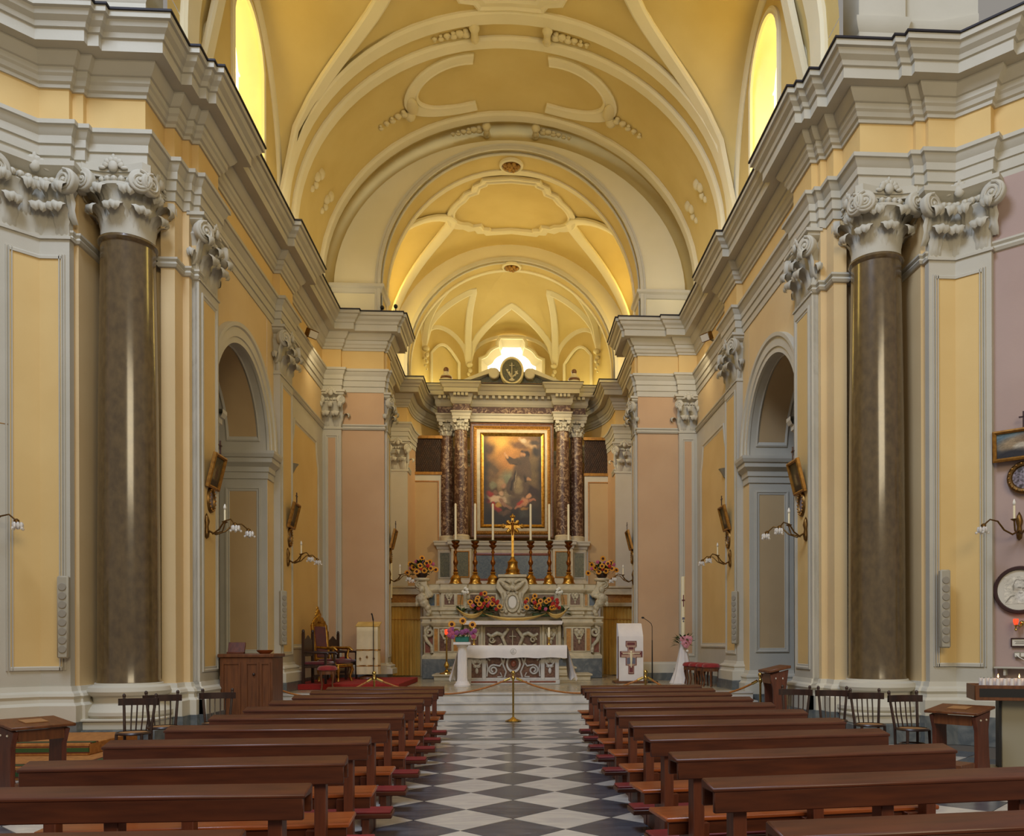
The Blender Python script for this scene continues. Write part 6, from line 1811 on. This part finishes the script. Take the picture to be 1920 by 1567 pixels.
for s in (-1, 1):
    for i in range(11):
        y = 2.92 + 0.983 * i + (0.1 if s > 0 else 0) + (0.95 * math.sin(math.radians(ROTS[s][i] - 3)) * s)
        x = s * (1.84 + 0.012 * i) + (0.04 if s > 0 else 0)
        if i == 10:
            x -= s * 0.0
        sp.append(((x + random.uniform(-0.02, 0.02), y, 0.0), math.radians(ROTS[s][i] + random.uniform(-0.3, 0.3)), 'brown wooden pew with red kneeler, %s block, %s' % (SIDE[s], ORD[i])))
for o in copies(c, sp):
    if o.location.x < 0:
        o.scale = (0.935, 1, 1)


# ---- bentwood chairs
c = thing('bentwood_chair', 'x', 'chair', group='dark bentwood chairs')
MB().lathe([(0, 0.43), (0.19, 0.43), (0.20, 0.445), (0.19, 0.46), (0.17, 0.462)], 24).build('seat_ring', 'wood_dark', c, ang=40)
MB().lathe([(0, 0.455), (0.17, 0.455)], 24).build('seat', 'cane', c)
MB().lathe([(0.15, 0.25), (0.165, 0.26), (0.15, 0.27), (0.14, 0.26), (0.15, 0.25)], 24).build('leg_hoop', 'wood_dark', c, ang=60)
for sx in (1, -1):
    MB().tube([(sx * 0.15, 0.13, 0.0), (sx * 0.155, 0.14, 0.45), (sx * 0.185, 0.20, 0.80), (sx * 0.19, 0.215, 0.88)], [0.016, 0.018, 0.017, 0.016], 8).sphere((sx * 0.19, 0.217, 0.885), 0.022, 8, 6, (1, 1, 1.4)).build('back_post', 'wood_dark', c, ang=60)
    MB().tube([(sx * 0.16, -0.14, 0.0), (sx * 0.145, -0.125, 0.44)], [0.014, 0.019], 8).build('front_leg', 'wood_dark', c)
rl = []
for i in range(13):
    q = -1 + 2 * i / 12
    rl.append([(0.235 * q, 0.235 - 0.06 * q * q - d, z) for z, d in ((0.77, 0.0), (0.77, 0.024), (0.855, 0.024), (0.855, 0.0), (0.77, 0.0))])
MB().grid(rl).build('top_rail', 'wood_dark', c, ang=40)
for x in (-0.1, -0.035, 0.035, 0.1):
    MB().tube([(x * 0.9, 0.16, 0.455), (x, 0.20, 0.62), (x, 0.222, 0.78)], 0.009, 6).build('back_spindle', 'wood_dark', c)
copies(c, [((-4.62, 10.35, 0), 0.05, 'dark bentwood chair by the carpeted platform, leftmost of three'), ((-4.55, 11.05, 0), 0.45, 'dark bentwood chair turned sideways, middle of the three on the left'), ((-4.02, 11.5, 0), 0.3, 'dark bentwood chair beside the wooden cabinet on the left'),
           ((3.98, 11.5, 0), -0.45, 'dark bentwood chair on the right, nearest the aisle'), ((4.42, 11.2, 0), -0.35, 'dark bentwood chair on the right, second from the aisle'), ((4.68, 10.6, 0), -0.1, 'dark bentwood chair on the right in front of the column base, third from the aisle'), ((4.98, 10.05, 0), 0.1, 'brown bentwood chair next to the kneeling desk and votive stand')])


# ---- kneeling desks
def prie(label, loc, rz, k=1.0):
    t = thing('kneeling_desk', label, 'kneeling desk', loc, rz)
    for s in (1, -1):
        pr = [(-0.14, 0.0), (0.2, 0.0), (0.16, 0.2), (0.14, 0.5), (0.19, 0.72), (-0.19, 0.66), (-0.12, 0.5), (-0.11, 0.2)]
        MB().prism(pr, lambda a, b: (s * 0.22, a, b), lambda a, b: (s * 0.27, a, b)).build('side_board', 'wood_end', t, bev=0.005)
        b = MB()
        for y in (-0.07, 0.07):
            b.sphere((s * 0.275, y, 0.62), 0.012, 8, 6)
        b.build('peg', 'paper', t)['kind'] = 'stuff'
    MB().box(-0.31, 0.31, -0.23, 0.23, 0.0, 0.03).xf(Matrix.Translation((0, 0, 0.71)) @ Matrix.Rotation(0.13, 4, 'X')).build('desk_top', 'wood_mid', t, bev=0.006)
    MB().box(-0.22, 0.22, -0.17, -0.15, 0.56, 0.67).build('front_apron', 'wood_mid', t)
    MB().box(-0.27, 0.27, -0.52, -0.2, 0.10, 0.16).build('kneeler', 'wood_mid', t, bev=0.006)
    MB().box(-0.25, 0.25, -0.5, -0.22, 0.0, 0.10).build('kneeler_base', 'wood_end', t)
    return t


prie('wooden kneeling desk with paper on top at the left edge', (-4.9, 8.75, 0), 0.95)
MB().box(-0.12, 0.12, -0.09, 0.09, 0, 0.006)
tag(MB().box(-0.11, 0.11, -0.08, 0.08, 0, 0.008).xf(Matrix.Translation((-4.9, 8.75, 0.742)) @ Matrix.Rotation(0.95, 4, 'Z') @ Matrix.Rotation(0.13, 4, 'X')).build('paper_sheet', 'cane'), 'yellowed sheet of paper on the left kneeling desk', 'paper')
prie('wooden kneeling desk beside the votive candle stand on the right', (5.22, 9.4, 0), -0.95).scale = (1, 1, 1.02)
tag(MB().box(-0.11, 0.11, -0.08, 0.08, 0, 0.008).xf(Matrix.Translation((5.22, 9.4, 0.757)) @ Matrix.Rotation(-0.95, 4, 'Z') @ Matrix.Rotation(0.13, 4, 'X')).build('paper_sheet', 'cane'), 'yellowed sheet of paper on the kneeling desk at the right', 'paper')
d3 = prie('tall narrow wooden kneeling desk by the right-hand arch', (4.5, 14.0, 0), -PI / 2)
d3.scale = (0.95, 0.85, 1.48)

# ---- wooden cabinet with lectern box and bowl
t = thing('wooden_cabinet', 'brown wooden confession cabinet standing before the left arch', 'cabinet', (-4.4, 14.35, 0), 0.0)
MB().box(-0.46, 0.40, -0.32, 0.32, 0.06, 1.3).build('body', 'wood_mid', t, bev=0.008)
MB().box(-0.49, 0.43, -0.35, 0.35, 1.3, 1.36).build('top', 'wood_mid', t, bev=0.01)
MB().box(-0.48, 0.42, -0.34, 0.34, 0.0, 0.08).build('base', 'wood_end', t, bev=0.01)
for x0, x1 in ((-0.42, -0.12), (-0.04, 0.18), (0.2, 0.37)):
    F = lambda a, b, h: (a, -0.32 - h, b)
    p = MB().sweep([(x0, 0.15), (x1, 0.15), (x1, 1.22), (x0, 1.22)], [(0, 0), (0, 0.015), (0.03, 0.015), (0.035, 0.0)], F, closed=True).build('door_panel', 'wood_mid', t, ang=25)
MB().sphere((0.1, -0.335, 1.02), 0.025, 10, 7).build('knob', 'wood_dark', t)
t = thing('book_stand', 'small sloping wooden book stand on top of the cabinet', 'book stand', (-4.68, 14.3, 1.361))
MB().box(-0.14, 0.14, -0.02, 0.02, 0.0, 0.2).xf(Matrix.Rotation(-0.35, 4, 'X')).build('board', 'wood_end', t, bev=0.004)
MB().box(-0.14, 0.14, -0.06, 0.03, 0.0, 0.03).build('lip', 'wood_end', t, bev=0.004)
t = thing('wooden_bowl', 'shallow wooden bowl on top of the cabinet', 'bowl', (-4.2, 14.3, 1.361))
MB().lathe([(0, 0.01), (0.08, 0.0), (0.12, 0.03), (0.14, 0.06), (0.13, 0.06), (0.1, 0.03), (0, 0.02)], 22).build('bowl', 'wood_seat', t, ang=40)

# ---- carpeted platform in the left corner
t = thing('carpeted_platform', 'stepped platform with ochre and green striped carpet, far left', 'platform', (-6.2, 10.9, 0))
for k, (x0, x1, y0, y1, z) in enumerate(((-2.2, 1.45, -1.3, 1.02, 0.15), (-2.2, 0.95, -0.35, 1.0, 0.30))):
    MB().box(x0, x1, y0, y1, z - 0.15, z).build('step', 'carpet_orange', t, bev=0.01)
    for dz, hh, m_ in ((-0.105, 0.05, 'carpet_green'), (-0.045, 0.012, 'carpet_line'), (-0.12, 0.012, 'carpet_line')):
        MB().box(x0, x1 + 0.004, y0 - 0.004, y0 + 0.02, z + dz, z + dz + hh).build('stripe', m_, t)
    for dy, hh, m_ in ((0.1, 0.1, 'carpet_green'), (0.06, 0.03, 'carpet_line'), (0.22, 0.03, 'carpet_line')):
        MB().box(x0, x1, y0 + dy, y0 + dy + hh, z - 0.01, z + 0.004).build('stripe', m_, t)
        if k == 0:
            MB().box(x1 - dy - hh, x1 - dy, y0, y1, z - 0.01, z + 0.0042).build('stripe', m_, t)

# ---- column loudspeakers
c = thing('column_speaker', 'x', 'loudspeaker', group='slim grey column loudspeakers')
MB().box(-0.075, 0.075, -0.1, 0.0, 0, 1.16).build('cabinet', 'speaker', c, bev=0.02)
for i in range(8):
    MB().lathe([(0, 0.012), (0.05, 0.012), (0.056, 0.0)], 18, (0, -0.1, 0.13 + 0.125 * i), axis='y').build('driver', 'grille_dot', c, ang=40)
MB().box(-0.05, 0.05, -0.09, 0.05, 0.3, 0.34).build('bracket', 'steel', c)
copies(c, [((-6.32, 12.07, 1.33), 0.12, 'slim grey column loudspeaker on the wall left of the left granite column'), ((6.42, 12.0, 1.44), -0.12, 'slim grey column loudspeaker on the wall right of the right granite column'),
           ((-4.93, 18.0, 1.5), PI / 2 - 0.75, 'slim grey column loudspeaker on the left pilaster beyond the arch'), ((4.93, 18.0, 1.5), -PI / 2 + 0.75, 'slim grey column loudspeaker on the right pilaster beyond the arch')])


# ---- wall sconces: bracket, central candle, two curved arms with crystal flowers
def sconce_proto():
    c = thing('wall_sconce', 'x', 'sconce', group='bronze wall sconces with crystal flowers')
    MB().lathe([(0, 0.0), (0.035, 0.03), (0.045, 0.1), (0.03, 0.2), (0.05, 0.28), (0.03, 0.36), (0.0, 0.42)], 12, (0, -0.012, -0.2)).build('back_plate', 'bronze', c, ang=45)
    for sx in (-1, 1):
        ar = [(0, -0.03, -0.06), (sx * 0.06, -0.14, -0.12), (sx * 0.14, -0.26, -0.06), (sx * 0.2, -0.36, 0.06), (sx * 0.27, -0.48, 0.08), (sx * 0.33, -0.56, 0.0)]
        a = MB().tube(ar, [0.016, 0.014, 0.013, 0.012, 0.011, 0.012], 8).build('arm', 'bronze', c, ang=60)
        MB().lathe([(0.012, 0.03), (0.035, 0.01), (0.035, -0.02), (0.02, -0.03)], 12, (sx * 0.335, -0.57, -0.01)).build('cup', 'bronze', a, ang=45)
        f = MB()
        for i in range(7):
            an = 2 * PI * i / 7
            f.sphere((sx * 0.345 + 0.05 * math.cos(an), -0.585 + 0.05 * math.sin(an), -0.07), 0.03, 7, 5, (0.8, 0.8, 1.5))
        for i in range(4):
            an = 2 * PI * i / 4 + 0.4
            f.sphere((sx * 0.345 + 0.075 * math.cos(an), -0.585 + 0.075 * math.sin(an), -0.115), 0.02, 7, 5)
        f.sphere((sx * 0.345, -0.585, -0.09), 0.028, 8, 6, (1, 1, 1.4))
        f.build('crystal_flower', 'crystal', a, ang=60)
    MB().tube([(0, -0.1, -0.12), (0, -0.26, -0.08), (0, -0.3, 0.05)], 0.012, 8).lathe([(0.01, 0.05), (0.045, 0.07), (0.05, 0.08), (0.01, 0.085)], 14, (0, -0.3, 0)).build('candle_arm', 'bronze', c, ang=50)
    MB().lathe([(0, 0.08), (0.016, 0.08), (0.016, 0.27), (0, 0.275)], 10, (0, -0.3, 0)).build('candle_sleeve', 'candle', c, ang=45)
    MB().lathe([(0, 0.27), (0.02, 0.28), (0.024, 0.31), (0.012, 0.35), (0, 0.37)], 10, (0, -0.3, 0)).build('bulb', 'lamp_white', c, ang=60)
    return c


c = sconce_proto()
dg = PI / 4
copies(c, [((-4.93, 13.62, 3.42), PI / 2, 'bronze sconce with crystal flowers on the pilaster past the left column'), ((-4.93, 18.45, 3.42), PI / 2, 'bronze sconce with crystal flowers on the left pilaster beyond the arch'),
           ((4.93, 13.62, 3.42), -PI / 2, 'bronze sconce with crystal flowers on the pilaster past the right column'), ((4.93, 18.45, 3.42), -PI / 2, 'bronze sconce with crystal flowers on the right pilaster beyond the arch'),
           ((-3.39, 22.98, 3.35), PI / 2, 'bronze sconce on the left jamb of the chancel arch'), ((3.39, 22.98, 3.35), -PI / 2, 'bronze sconce on the right jamb of the chancel arch'),
           ((7.36, 11.62, 3.2), -dg, 'bronze sconce below the framed picture at the right edge'), ((-7.3, 11.68, 3.2), dg, 'bronze sconce whose crystal flower peeks in at the left edge')])


# ---- stations of the cross: tilted framed picture with little cross, round plate below
def station(label, plabel, loc, rz, tilt, w, h, lay, base, plate_dz=-0.46, pr=0.2, poval=1.25):
    t = thing('framed_picture', label, 'picture', loc, rz)
    m_ = Matrix.Rotation(-tilt, 4, 'X')
    F = lambda a, b, q: tuple(m_ @ Vector((a, -0.05 - q, b)))
    MB().sweep([(-w / 2, 0), (w / 2, 0), (w / 2, h), (-w / 2, h)], [(-0.045, -0.02), (-0.045, 0.03), (-0.02, 0.045), (0.005, 0.02), (0.005, -0.02)], F, closed=True).build('frame', 'gilt_frame', t, ang=25)
    me = paint_mesh('canvas', w, h, 40, 40, lay, base)
    put('canvas', me, t, F(-w / 2, 0, 0.0), (-tilt, 0, 0))
    MB().box(-w / 2 - 0.04, w / 2 + 0.04, 0.0, 0.02, -0.04, h + 0.04).xf(m_ @ Matrix.Translation((0, -0.045, 0))).build('backing', 'frame_dark', t)
    cz = F(0, h + 0.04, 0)
    MB().box(-0.011, 0.011, cz[1] - 0.01, cz[1] + 0.01, cz[2], cz[2] + 0.24).box(-0.06, 0.06, cz[1] - 0.01, cz[1] + 0.01, cz[2] + 0.15, cz[2] + 0.172).build('small_cross', 'frame_dark', t)
    p = thing('wall_plate', plabel, 'plate', tuple(Vector(loc) + Vector((0, 0, plate_dz))), rz)
    MB().lathe([(pr * 0.66, 0.02), (pr * 0.72, 0.045), (pr * 0.85, 0.05), (pr * 0.95, 0.035), (pr, 0.0)], 30, axis='y').xf(Matrix.Diagonal((1, 1, poval, 1))).build('rim', 'bronze', p, ang=40)
    bd = MB()
    for i in range(18):
        a = 2 * PI * i / 18
        bd.sphere((pr * 0.83 * math.cos(a), -0.05, pr * 0.83 * poval * math.sin(a)), 0.016, 6, 5)
    bd.build('rim_bosses', 'gilt_frame', p)['kind'] = 'stuff'
    MB().lathe([(0, 0.03), (pr * 0.68, 0.02)], 30, axis='y').xf(Matrix.Diagonal((1, 1, poval, 1))).build('plate_face', 'plate', p)


L1_ = [('e', (0.5, 0.45, 0.35, 0.3, 0), (110, 92, 56), 0.6), ('e', (0.35, 0.4, 0.12, 0.25, 0), (140, 120, 80), 0.4), ('e', (0.6, 0.45, 0.12, 0.25, 10), (88, 62, 44), 0.4), ('e', (0.5, 0.15, 0.4, 0.08, 0), (60, 48, 34), 0.5)]
L2_ = [('e', (0.5, 0.9, 0.6, 0.14, 0), (96, 122, 134), 0.7), ('e', (0.3, 0.55, 0.25, 0.14, 10), (150, 130, 100), 0.5), ('e', (0.65, 0.6, 0.25, 0.2, -10), (120, 96, 68), 0.5), ('e', (0.72, 0.42, 0.14, 0.09, 30), (164, 84, 60), 0.5), ('e', (0.45, 0.4, 0.12, 0.08, 0), (190, 180, 160), 0.5), ('e', (0.6, 0.3, 0.16, 0.05, 0), (150, 130, 110), 0.5), ('e', (0.3, 0.15, 0.4, 0.1, 0), (40, 38, 42), 0.6)]
DB = ((58, 46, 30), (86, 78, 52))
for s in (1, -1):
    sd = SIDE[s]
    station('small gilt-framed picture with cross tilting off the pilaster past the %s column' % sd, 'oval bronze-rimmed plate under the picture past the %s column' % sd, (s * 4.94, 13.82, 4.12), -s * PI / 2, -0.24, 0.42, 0.48, L1_, DB, -0.24, 0.15, 1.45)
    station('small gilt-framed picture with cross on the %s pilaster beyond the arch' % sd, 'oval bronze-rimmed plate on the %s pilaster beyond the arch' % sd, (s * 4.94, 18.62, 4.14), -s * PI / 2, -0.24, 0.42, 0.48, L1_, DB, -0.26, 0.15, 1.5)
    station('small gilt-framed picture on the %s jamb of the chancel arch' % sd, 'oval plate on the %s jamb of the chancel arch' % sd, (s * 3.39, 23.1, 4.2), -s * PI / 2, -0.24, 0.4, 0.46, L1_, DB, -0.26, 0.14, 1.5)
station('wide gilt-framed landscape picture with cross at the right edge', 'round bronze plate with floral centre at the right edge', (7.38, 11.52, 4.2), -dg, -0.06, 0.72, 0.36, L2_, ((52, 52, 50), (100, 108, 108)), -0.3, 0.24, 1.0)
station('gilt-framed picture just showing at the left edge', 'round bronze plate at the left edge of the wall', (-7.3, 11.68, 4.2), dg, -0.06, 0.72, 0.36, L2_, ((52, 52, 50), (100, 108, 108)), -0.3, 0.24, 1.0)

# ---- round portrait, red lamp, sign, socket, shelf on the right slanting wall
NX, NY = -math.sqrt(0.5), -math.sqrt(0.5)      # wall normal
TX, TY = math.sqrt(0.5), -math.sqrt(0.5)       # along the wall, to the right in the picture
WP = lambda a, z, h=0.0: (7.25 + TX * a + NX * h, 11.70 + TY * a + NY * h, z)
t = thing('round_portrait', 'round dark-framed pencil portrait of a bearded elder in a cap, right edge', 'portrait', WP(0.14, 2.28), -dg)
MB().lathe([(0.29, 0.02), (0.30, 0.05), (0.335, 0.05), (0.35, 0.0)], 40, axis='y').build('frame', 'frame_dark', t, ang=40)
MB().lathe([(0, 0.015), (0.3, 0.015)], 40, axis='y').build('sheet', 'portrait_paper', t)
PP = (214, 206, 188)
LP = [('e', (0.52, 0.5, 0.3, 0.34, 0), (196, 188, 170), 0.5), ('e', (0.55, 0.5, 0.19, 0.24, 0), (186, 174, 154), 0.25), ('e', (0.5, 0.72, 0.24, 0.16, 0), (204, 198, 184), 0.3), ('l', [(0.28, 0.66, 0.015), (0.4, 0.86, 0.015), (0.62, 0.86, 0.015), (0.74, 0.66, 0.015)], (140, 132, 116), 0.8),
      ('l', [(0.3, 0.66, 0.03), (0.3, 0.5, 0.03)], (150, 142, 126), 0.8), ('l', [(0.44, 0.58, 0.02), (0.54, 0.57, 0.02)], (110, 102, 88), 0.7), ('l', [(0.62, 0.57, 0.02), (0.7, 0.58, 0.02)], (110, 102, 88), 0.7), ('l', [(0.6, 0.56, 0.012), (0.62, 0.46, 0.02)], (130, 120, 104), 0.8),
      ('e', (0.56, 0.28, 0.17, 0.2, 0), (222, 216, 204), 0.4), ('l', [(0.5, 0.4, 0.015), (0.6, 0.39, 0.015)], (130, 120, 104), 0.7), ('l', [(0.06, 0.06, 0.02), (0.2, 0.26, 0.03), (0.34, 0.3, 0.02)], (140, 132, 116), 0.8), ('l', [(0.96, 0.08, 0.02), (0.84, 0.26, 0.03), (0.74, 0.28, 0.02)], (140, 132, 116), 0.8)]
put('drawing', paint_mesh('drawing', 0.40, 0.40, 60, 60, LP, (PP, PP)), t, (-0.2, -0.018, -0.2))
t = thing('votive_lamp', 'small brass wall lamp with glowing red glass under the portrait', 'lamp', WP(0.11, 1.78), -dg)
MB().tube([(0.06, 0, 0.0), (0.05, -0.07, -0.03), (0.0, -0.1, 0.0)], 0.012, 8).sphere((0.06, -0.01, 0.02), 0.035, 10, 7).lathe([(0.0, -0.1), (0.02, -0.08), (0.01, -0.04), (0.03, -0.01), (0, 0)], 12, (0, -0.1, 0)).build('bracket', 'brass', t, ang=50)
MB().lathe([(0, 0.0), (0.025, 0.0), (0.036, 0.04), (0.034, 0.08), (0, 0.08)], 14, (0, -0.1, 0)).build('glass', 'red_glass', t, ang=50)
t = thing('wall_sign', 'small dark-framed paper notice on the wall below the portrait', 'sign', WP(0.15, 1.52), -dg)
MB().sweep([(-0.11, -0.05), (0.11, -0.05), (0.11, 0.05), (-0.11, 0.05)], [(-0.015, 0), (-0.015, 0.02), (0.0, 0.02), (0, 0)], lambda a, b, h: (a, -h, b), closed=True).build('frame', 'frame_dark', t)
MB().quad((-0.11, -0.006, -0.05), (0.11, -0.006, -0.05), (0.11, -0.006, 0.05), (-0.11, -0.006, 0.05)).build('sheet', 'paper', t)
ln = MB()
for z, w in ((0.018, 0.08), (0.0, 0.06), (-0.018, 0.07)):
    ln.box(-w, w, -0.009, -0.006, z - 0.003, z + 0.003)
ln.build('lettering', 'ink', t)['kind'] = 'stuff'
t = thing('wall_socket', 'double white electrical socket with a cable on the wall below the notice', 'socket', WP(0.15, 1.34), -dg)
MB().box(-0.08, 0.08, -0.03, 0, -0.04, 0.04).build('box', 'steel', t, bev=0.006)
MB().box(-0.07, -0.01, -0.034, -0.028, -0.025, 0.025).box(0.01, 0.07, -0.034, -0.028, -0.025, 0.025).build('outlet', 'lamp_white', t)
MB().tube([(-0.05, -0.04, 0.0), (0.0, -0.06, -0.04), (0.1, -0.04, -0.1), (0.2, -0.02, -0.13)], 0.006, 6).build('cable', 'lamp_white', t)
t = thing('wall_shelf', 'thin grey wall shelf above the votive candles', 'shelf', WP(0.25, 1.14), -dg)
MB().box(-0.42, 0.5, -0.16, 0.0, 0, 0.025).build('board', 'trim', t, bev=0.004)
MB().box(-0.3, -0.27, -0.12, 0, -0.1, 0.0).box(0.3, 0.33, -0.12, 0, -0.1, 0.0).build('bracket', 'trim', t)

# ---- votive candle stand
t = thing('votive_stand', 'wooden-trayed votive candle stand on a grey steel leg at the right edge', 'candle stand', (5.95, 9.55, 0), -0.35)
MB().box(-0.13, 0.13, -0.1, 0.1, 0.0, 0.84).build('leg', 'steel', t, bev=0.008)
MB().box(-0.16, -0.13, -0.09, 0.09, 0.0, 0.84).build('leg_edge', 'black', t)
MB().box(-0.3, 0.3, -0.22, 0.22, 0.0, 0.03).build('foot', 'steel', t, bev=0.006)
for x0, x1, y0, y1 in ((-0.45, 0.75, -0.27, -0.25), (-0.45, 0.75, 0.25, 0.27), (-0.45, -0.43, -0.27, 0.27), (0.73, 0.75, -0.27, 0.27)):
    MB().box(x0, x1, y0, y1, 0.84, 1.02).build('tray_side', 'wood_mid', t, bev=0.004)
MB().box(-0.43, 0.73, -0.25, 0.25, 0.84, 0.99).build('tray', 'black', t)
MB().box(-0.40, 0.55, -0.272, -0.268, 0.88, 0.98).build('tray_front_panel', 'black', t)
vm = MB().lathe([(0, 0), (0.021, 0), (0.021, 0.105), (0, 0.105)], 10).mesh('wax', 'cloth')
fm_ = MB().lathe([(0, 0.11), (0.007, 0.12), (0.008, 0.13), (0, 0.16)], 8).mesh('flame', 'flame')
wk = MB().tube([(0, 0, 0.1), (0, 0, 0.118)], 0.002, 4).mesh('wick', 'black')
R35 = Matrix.Rotation(-0.35, 4, 'Z')
NTH = ['first', 'second', 'third', 'fourth', 'fifth', 'sixth', 'seventh', 'eighth', 'ninth', 'tenth', 'eleventh', 'twelfth', 'thirteenth']
for j in range(3):
    for i in range(13):
        p = R35 @ Vector((-0.34 + i * 0.075 + 0.02 * (j % 2), -0.2 + 0.09 * j, 0.99)) + Vector((5.95, 9.55, 0))
        lit = (j, i) in ((1, 2), (1, 5), (2, 8))
        row = ('front', 'second', 'third')[j]
        lb = ('lit white votive candle in the %s row of the candle stand, %s' % (row, {2: 'left of the pair', 5: 'right of the pair', 8: 'at the back'}[i])) if lit else 'unlit white votive candle, %s from the left in the %s row of the stand' % (NTH[i], row)
        v = thing('votive_candle', lb, 'candle', tuple(p), 0, 'white votive candles, lit' if lit else 'unlit white votive candles, %s row' % row)
        put('wax', vm, v)
        put('wick', wk, v)
        if lit:
            put('flame', fm_, v)

# ---- small lamps on the walls
c = thing('wall_uplight', 'x', 'wall lamp', group='small grey wall uplights')
MB().lathe([(0.0, -0.22), (0.03, -0.2), (0.09, -0.08), (0.15, 0.0), (0.14, 0.0), (0.0, -0.03)], 16, (0, 0, 0), PI, 2 * PI).build('shade', 'steel', c, ang=50)
MB().box(-0.05, 0.05, -0.02, 0.0, -0.2, -0.02).build('back_plate', 'steel', c)
copies(c, [((-5.06, 19.35, 5.66), PI / 2, 'grey quarter-bowl uplight on the left nave wall'), ((5.06, 19.45, 5.66), -PI / 2, 'grey quarter-bowl uplight on the right nave wall')])
c = thing('floodlight', 'x', 'floodlight', group='floodlights on the nave walls')
MB().tube([(0, 0, 0), (0, -0.18, 0.03)], 0.03, 8).build('bracket', 'steel', c)
MB().box(-0.14, 0.14, -0.1, 0.05, -0.1, 0.1).xf(Matrix.Translation((0, -0.27, 0.06)) @ Matrix.Rotation(0.5, 4, 'X')).build('housing', 'bronze', c, bev=0.01)
MB().box(-0.12, 0.12, -0.106, -0.1, -0.08, 0.08).xf(Matrix.Translation((0, -0.27, 0.06)) @ Matrix.Rotation(0.5, 4, 'X')).build('lens', 'lamp_white', c)
fls = copies(c, [((-5.06, 20.4, 8.95), PI / 2 - 0.6, 'black-rimmed floodlight on the frieze of the left nave wall'), ((5.06, 20.4, 9.05), -PI / 2 + 0.6, 'black-rimmed floodlight on the frieze of the right nave wall')])
for f_, s in zip(fls, (-1, 1)):
    l = D.lights.new('flood_beam', 'AREA')
    l.shape, l.size, l.size_y, l.energy, l.color = 'RECTANGLE', 0.3, 0.2, 14, (1.0, 0.84, 0.55)
    o = D.objects.new('flood_beam', l)
    COL.objects.link(o)
    o.location = Vector(f_.location) + Vector((-s * 0.5, 0.22, -0.05))
    o.rotation_euler = (Vector((s * 0.5, 27.5, 4.0)) - o.location).to_track_quat('-Z', 'Y').to_euler()
c = thing('spotlight', 'x', 'spotlight', group='tiny spotlights on the chancel cornice')
MB().lathe([(0, 0), (0.06, 0), (0.06, 0.02), (0.012, 0.03), (0.012, 0.16), (0, 0.16)], 12).build('stem', 'black', c, ang=40)
MB().sphere((0, 0, 0.2), 0.055, 12, 8, (1, 1.4, 1)).build('head', 'black', c)
copies(c, [((-3.45, 22.3, 10.29), 0, 'tiny black spotlight on the left chancel cornice, left of the pair'), ((-3.08, 22.2, 10.29), 0, 'tiny black spotlight on the left chancel cornice, right of the pair')])

# ---- warm linear uplights lying on the cornices (hidden behind the cornice edge)
def cove(label, loc, length, power, rz=0.0, col=(1.0, 0.86, 0.56), tilt=0.5):
    t = thing('cornice_uplight', label, 'lamp', loc, rz)
    MB().box(-0.05, 0.05, -length / 2, length / 2, 0, 0.05).build('housing', 'steel', t, bev=0.006)
    l = D.lights.new('uplight_tube', 'AREA')
    l.shape, l.size, l.size_y, l.energy, l.color = 'RECTANGLE', 0.08, length, power, col
    o = D.objects.new('uplight_tube', l)
    COL.objects.link(o)
    o.parent = t
    o.location = (0, 0, 0.07)
    o.rotation_euler = (PI, tilt, 0)


for s in (1, -1):
    sd = SIDE[s]
    cove('long warm uplight on the %s nave cornice below the vault' % sd, (s * 4.6, 18.2, 10.30), 7.5, 30, 0, tilt=-s * 0.35)
    cove('warm uplight on the %s chancel cornice' % sd, (s * 3.85, 25.8, 10.30), 3.6, 32, 0, tilt=-s * 0.3)
    cove('warm uplight on the %s apse cornice' % sd, (s * 2.75, 30.3, 10.30), 1.8, 34, s * 0.35, (1.0, 0.86, 0.36), tilt=-s * 0.3)

# ---- spotlights added out of sight on the chancel arch cornice to brighten the altar
for s in (1, -1):
    t = thing('spotlight', 'added altar spotlight, unseen on the %s cornice of the chancel arch' % SIDE[s], 'spotlight', (s * 3.1, 23.2, 10.29))
    MB().lathe([(0, 0), (0.06, 0), (0.06, 0.02), (0.012, 0.03), (0.012, 0.12), (0, 0.12)], 12).build('stem', 'black', t, ang=40)
    MB().lathe([(0, -0.08), (0.05, -0.08), (0.06, 0.06), (0, 0.06)], 14, (0, 0, 0.16), axis='y').build('head', 'black', t, ang=40)
    l = D.lights.new('altar_fill_spot', 'SPOT')
    l.energy, l.color, l.spot_size, l.spot_blend, l.shadow_soft_size = 1300, (1.0, 0.85, 0.56), math.radians(82), 0.6, 0.15
    o = D.objects.new('altar_fill_spot', l)
    COL.objects.link(o)
    o.location = (s * 3.0, 23.45, 10.5)
    o.rotation_euler = (Vector((-s * 0.6, 28.5, 5.2)) - o.location).to_track_quat('-Z', 'Y').to_euler()
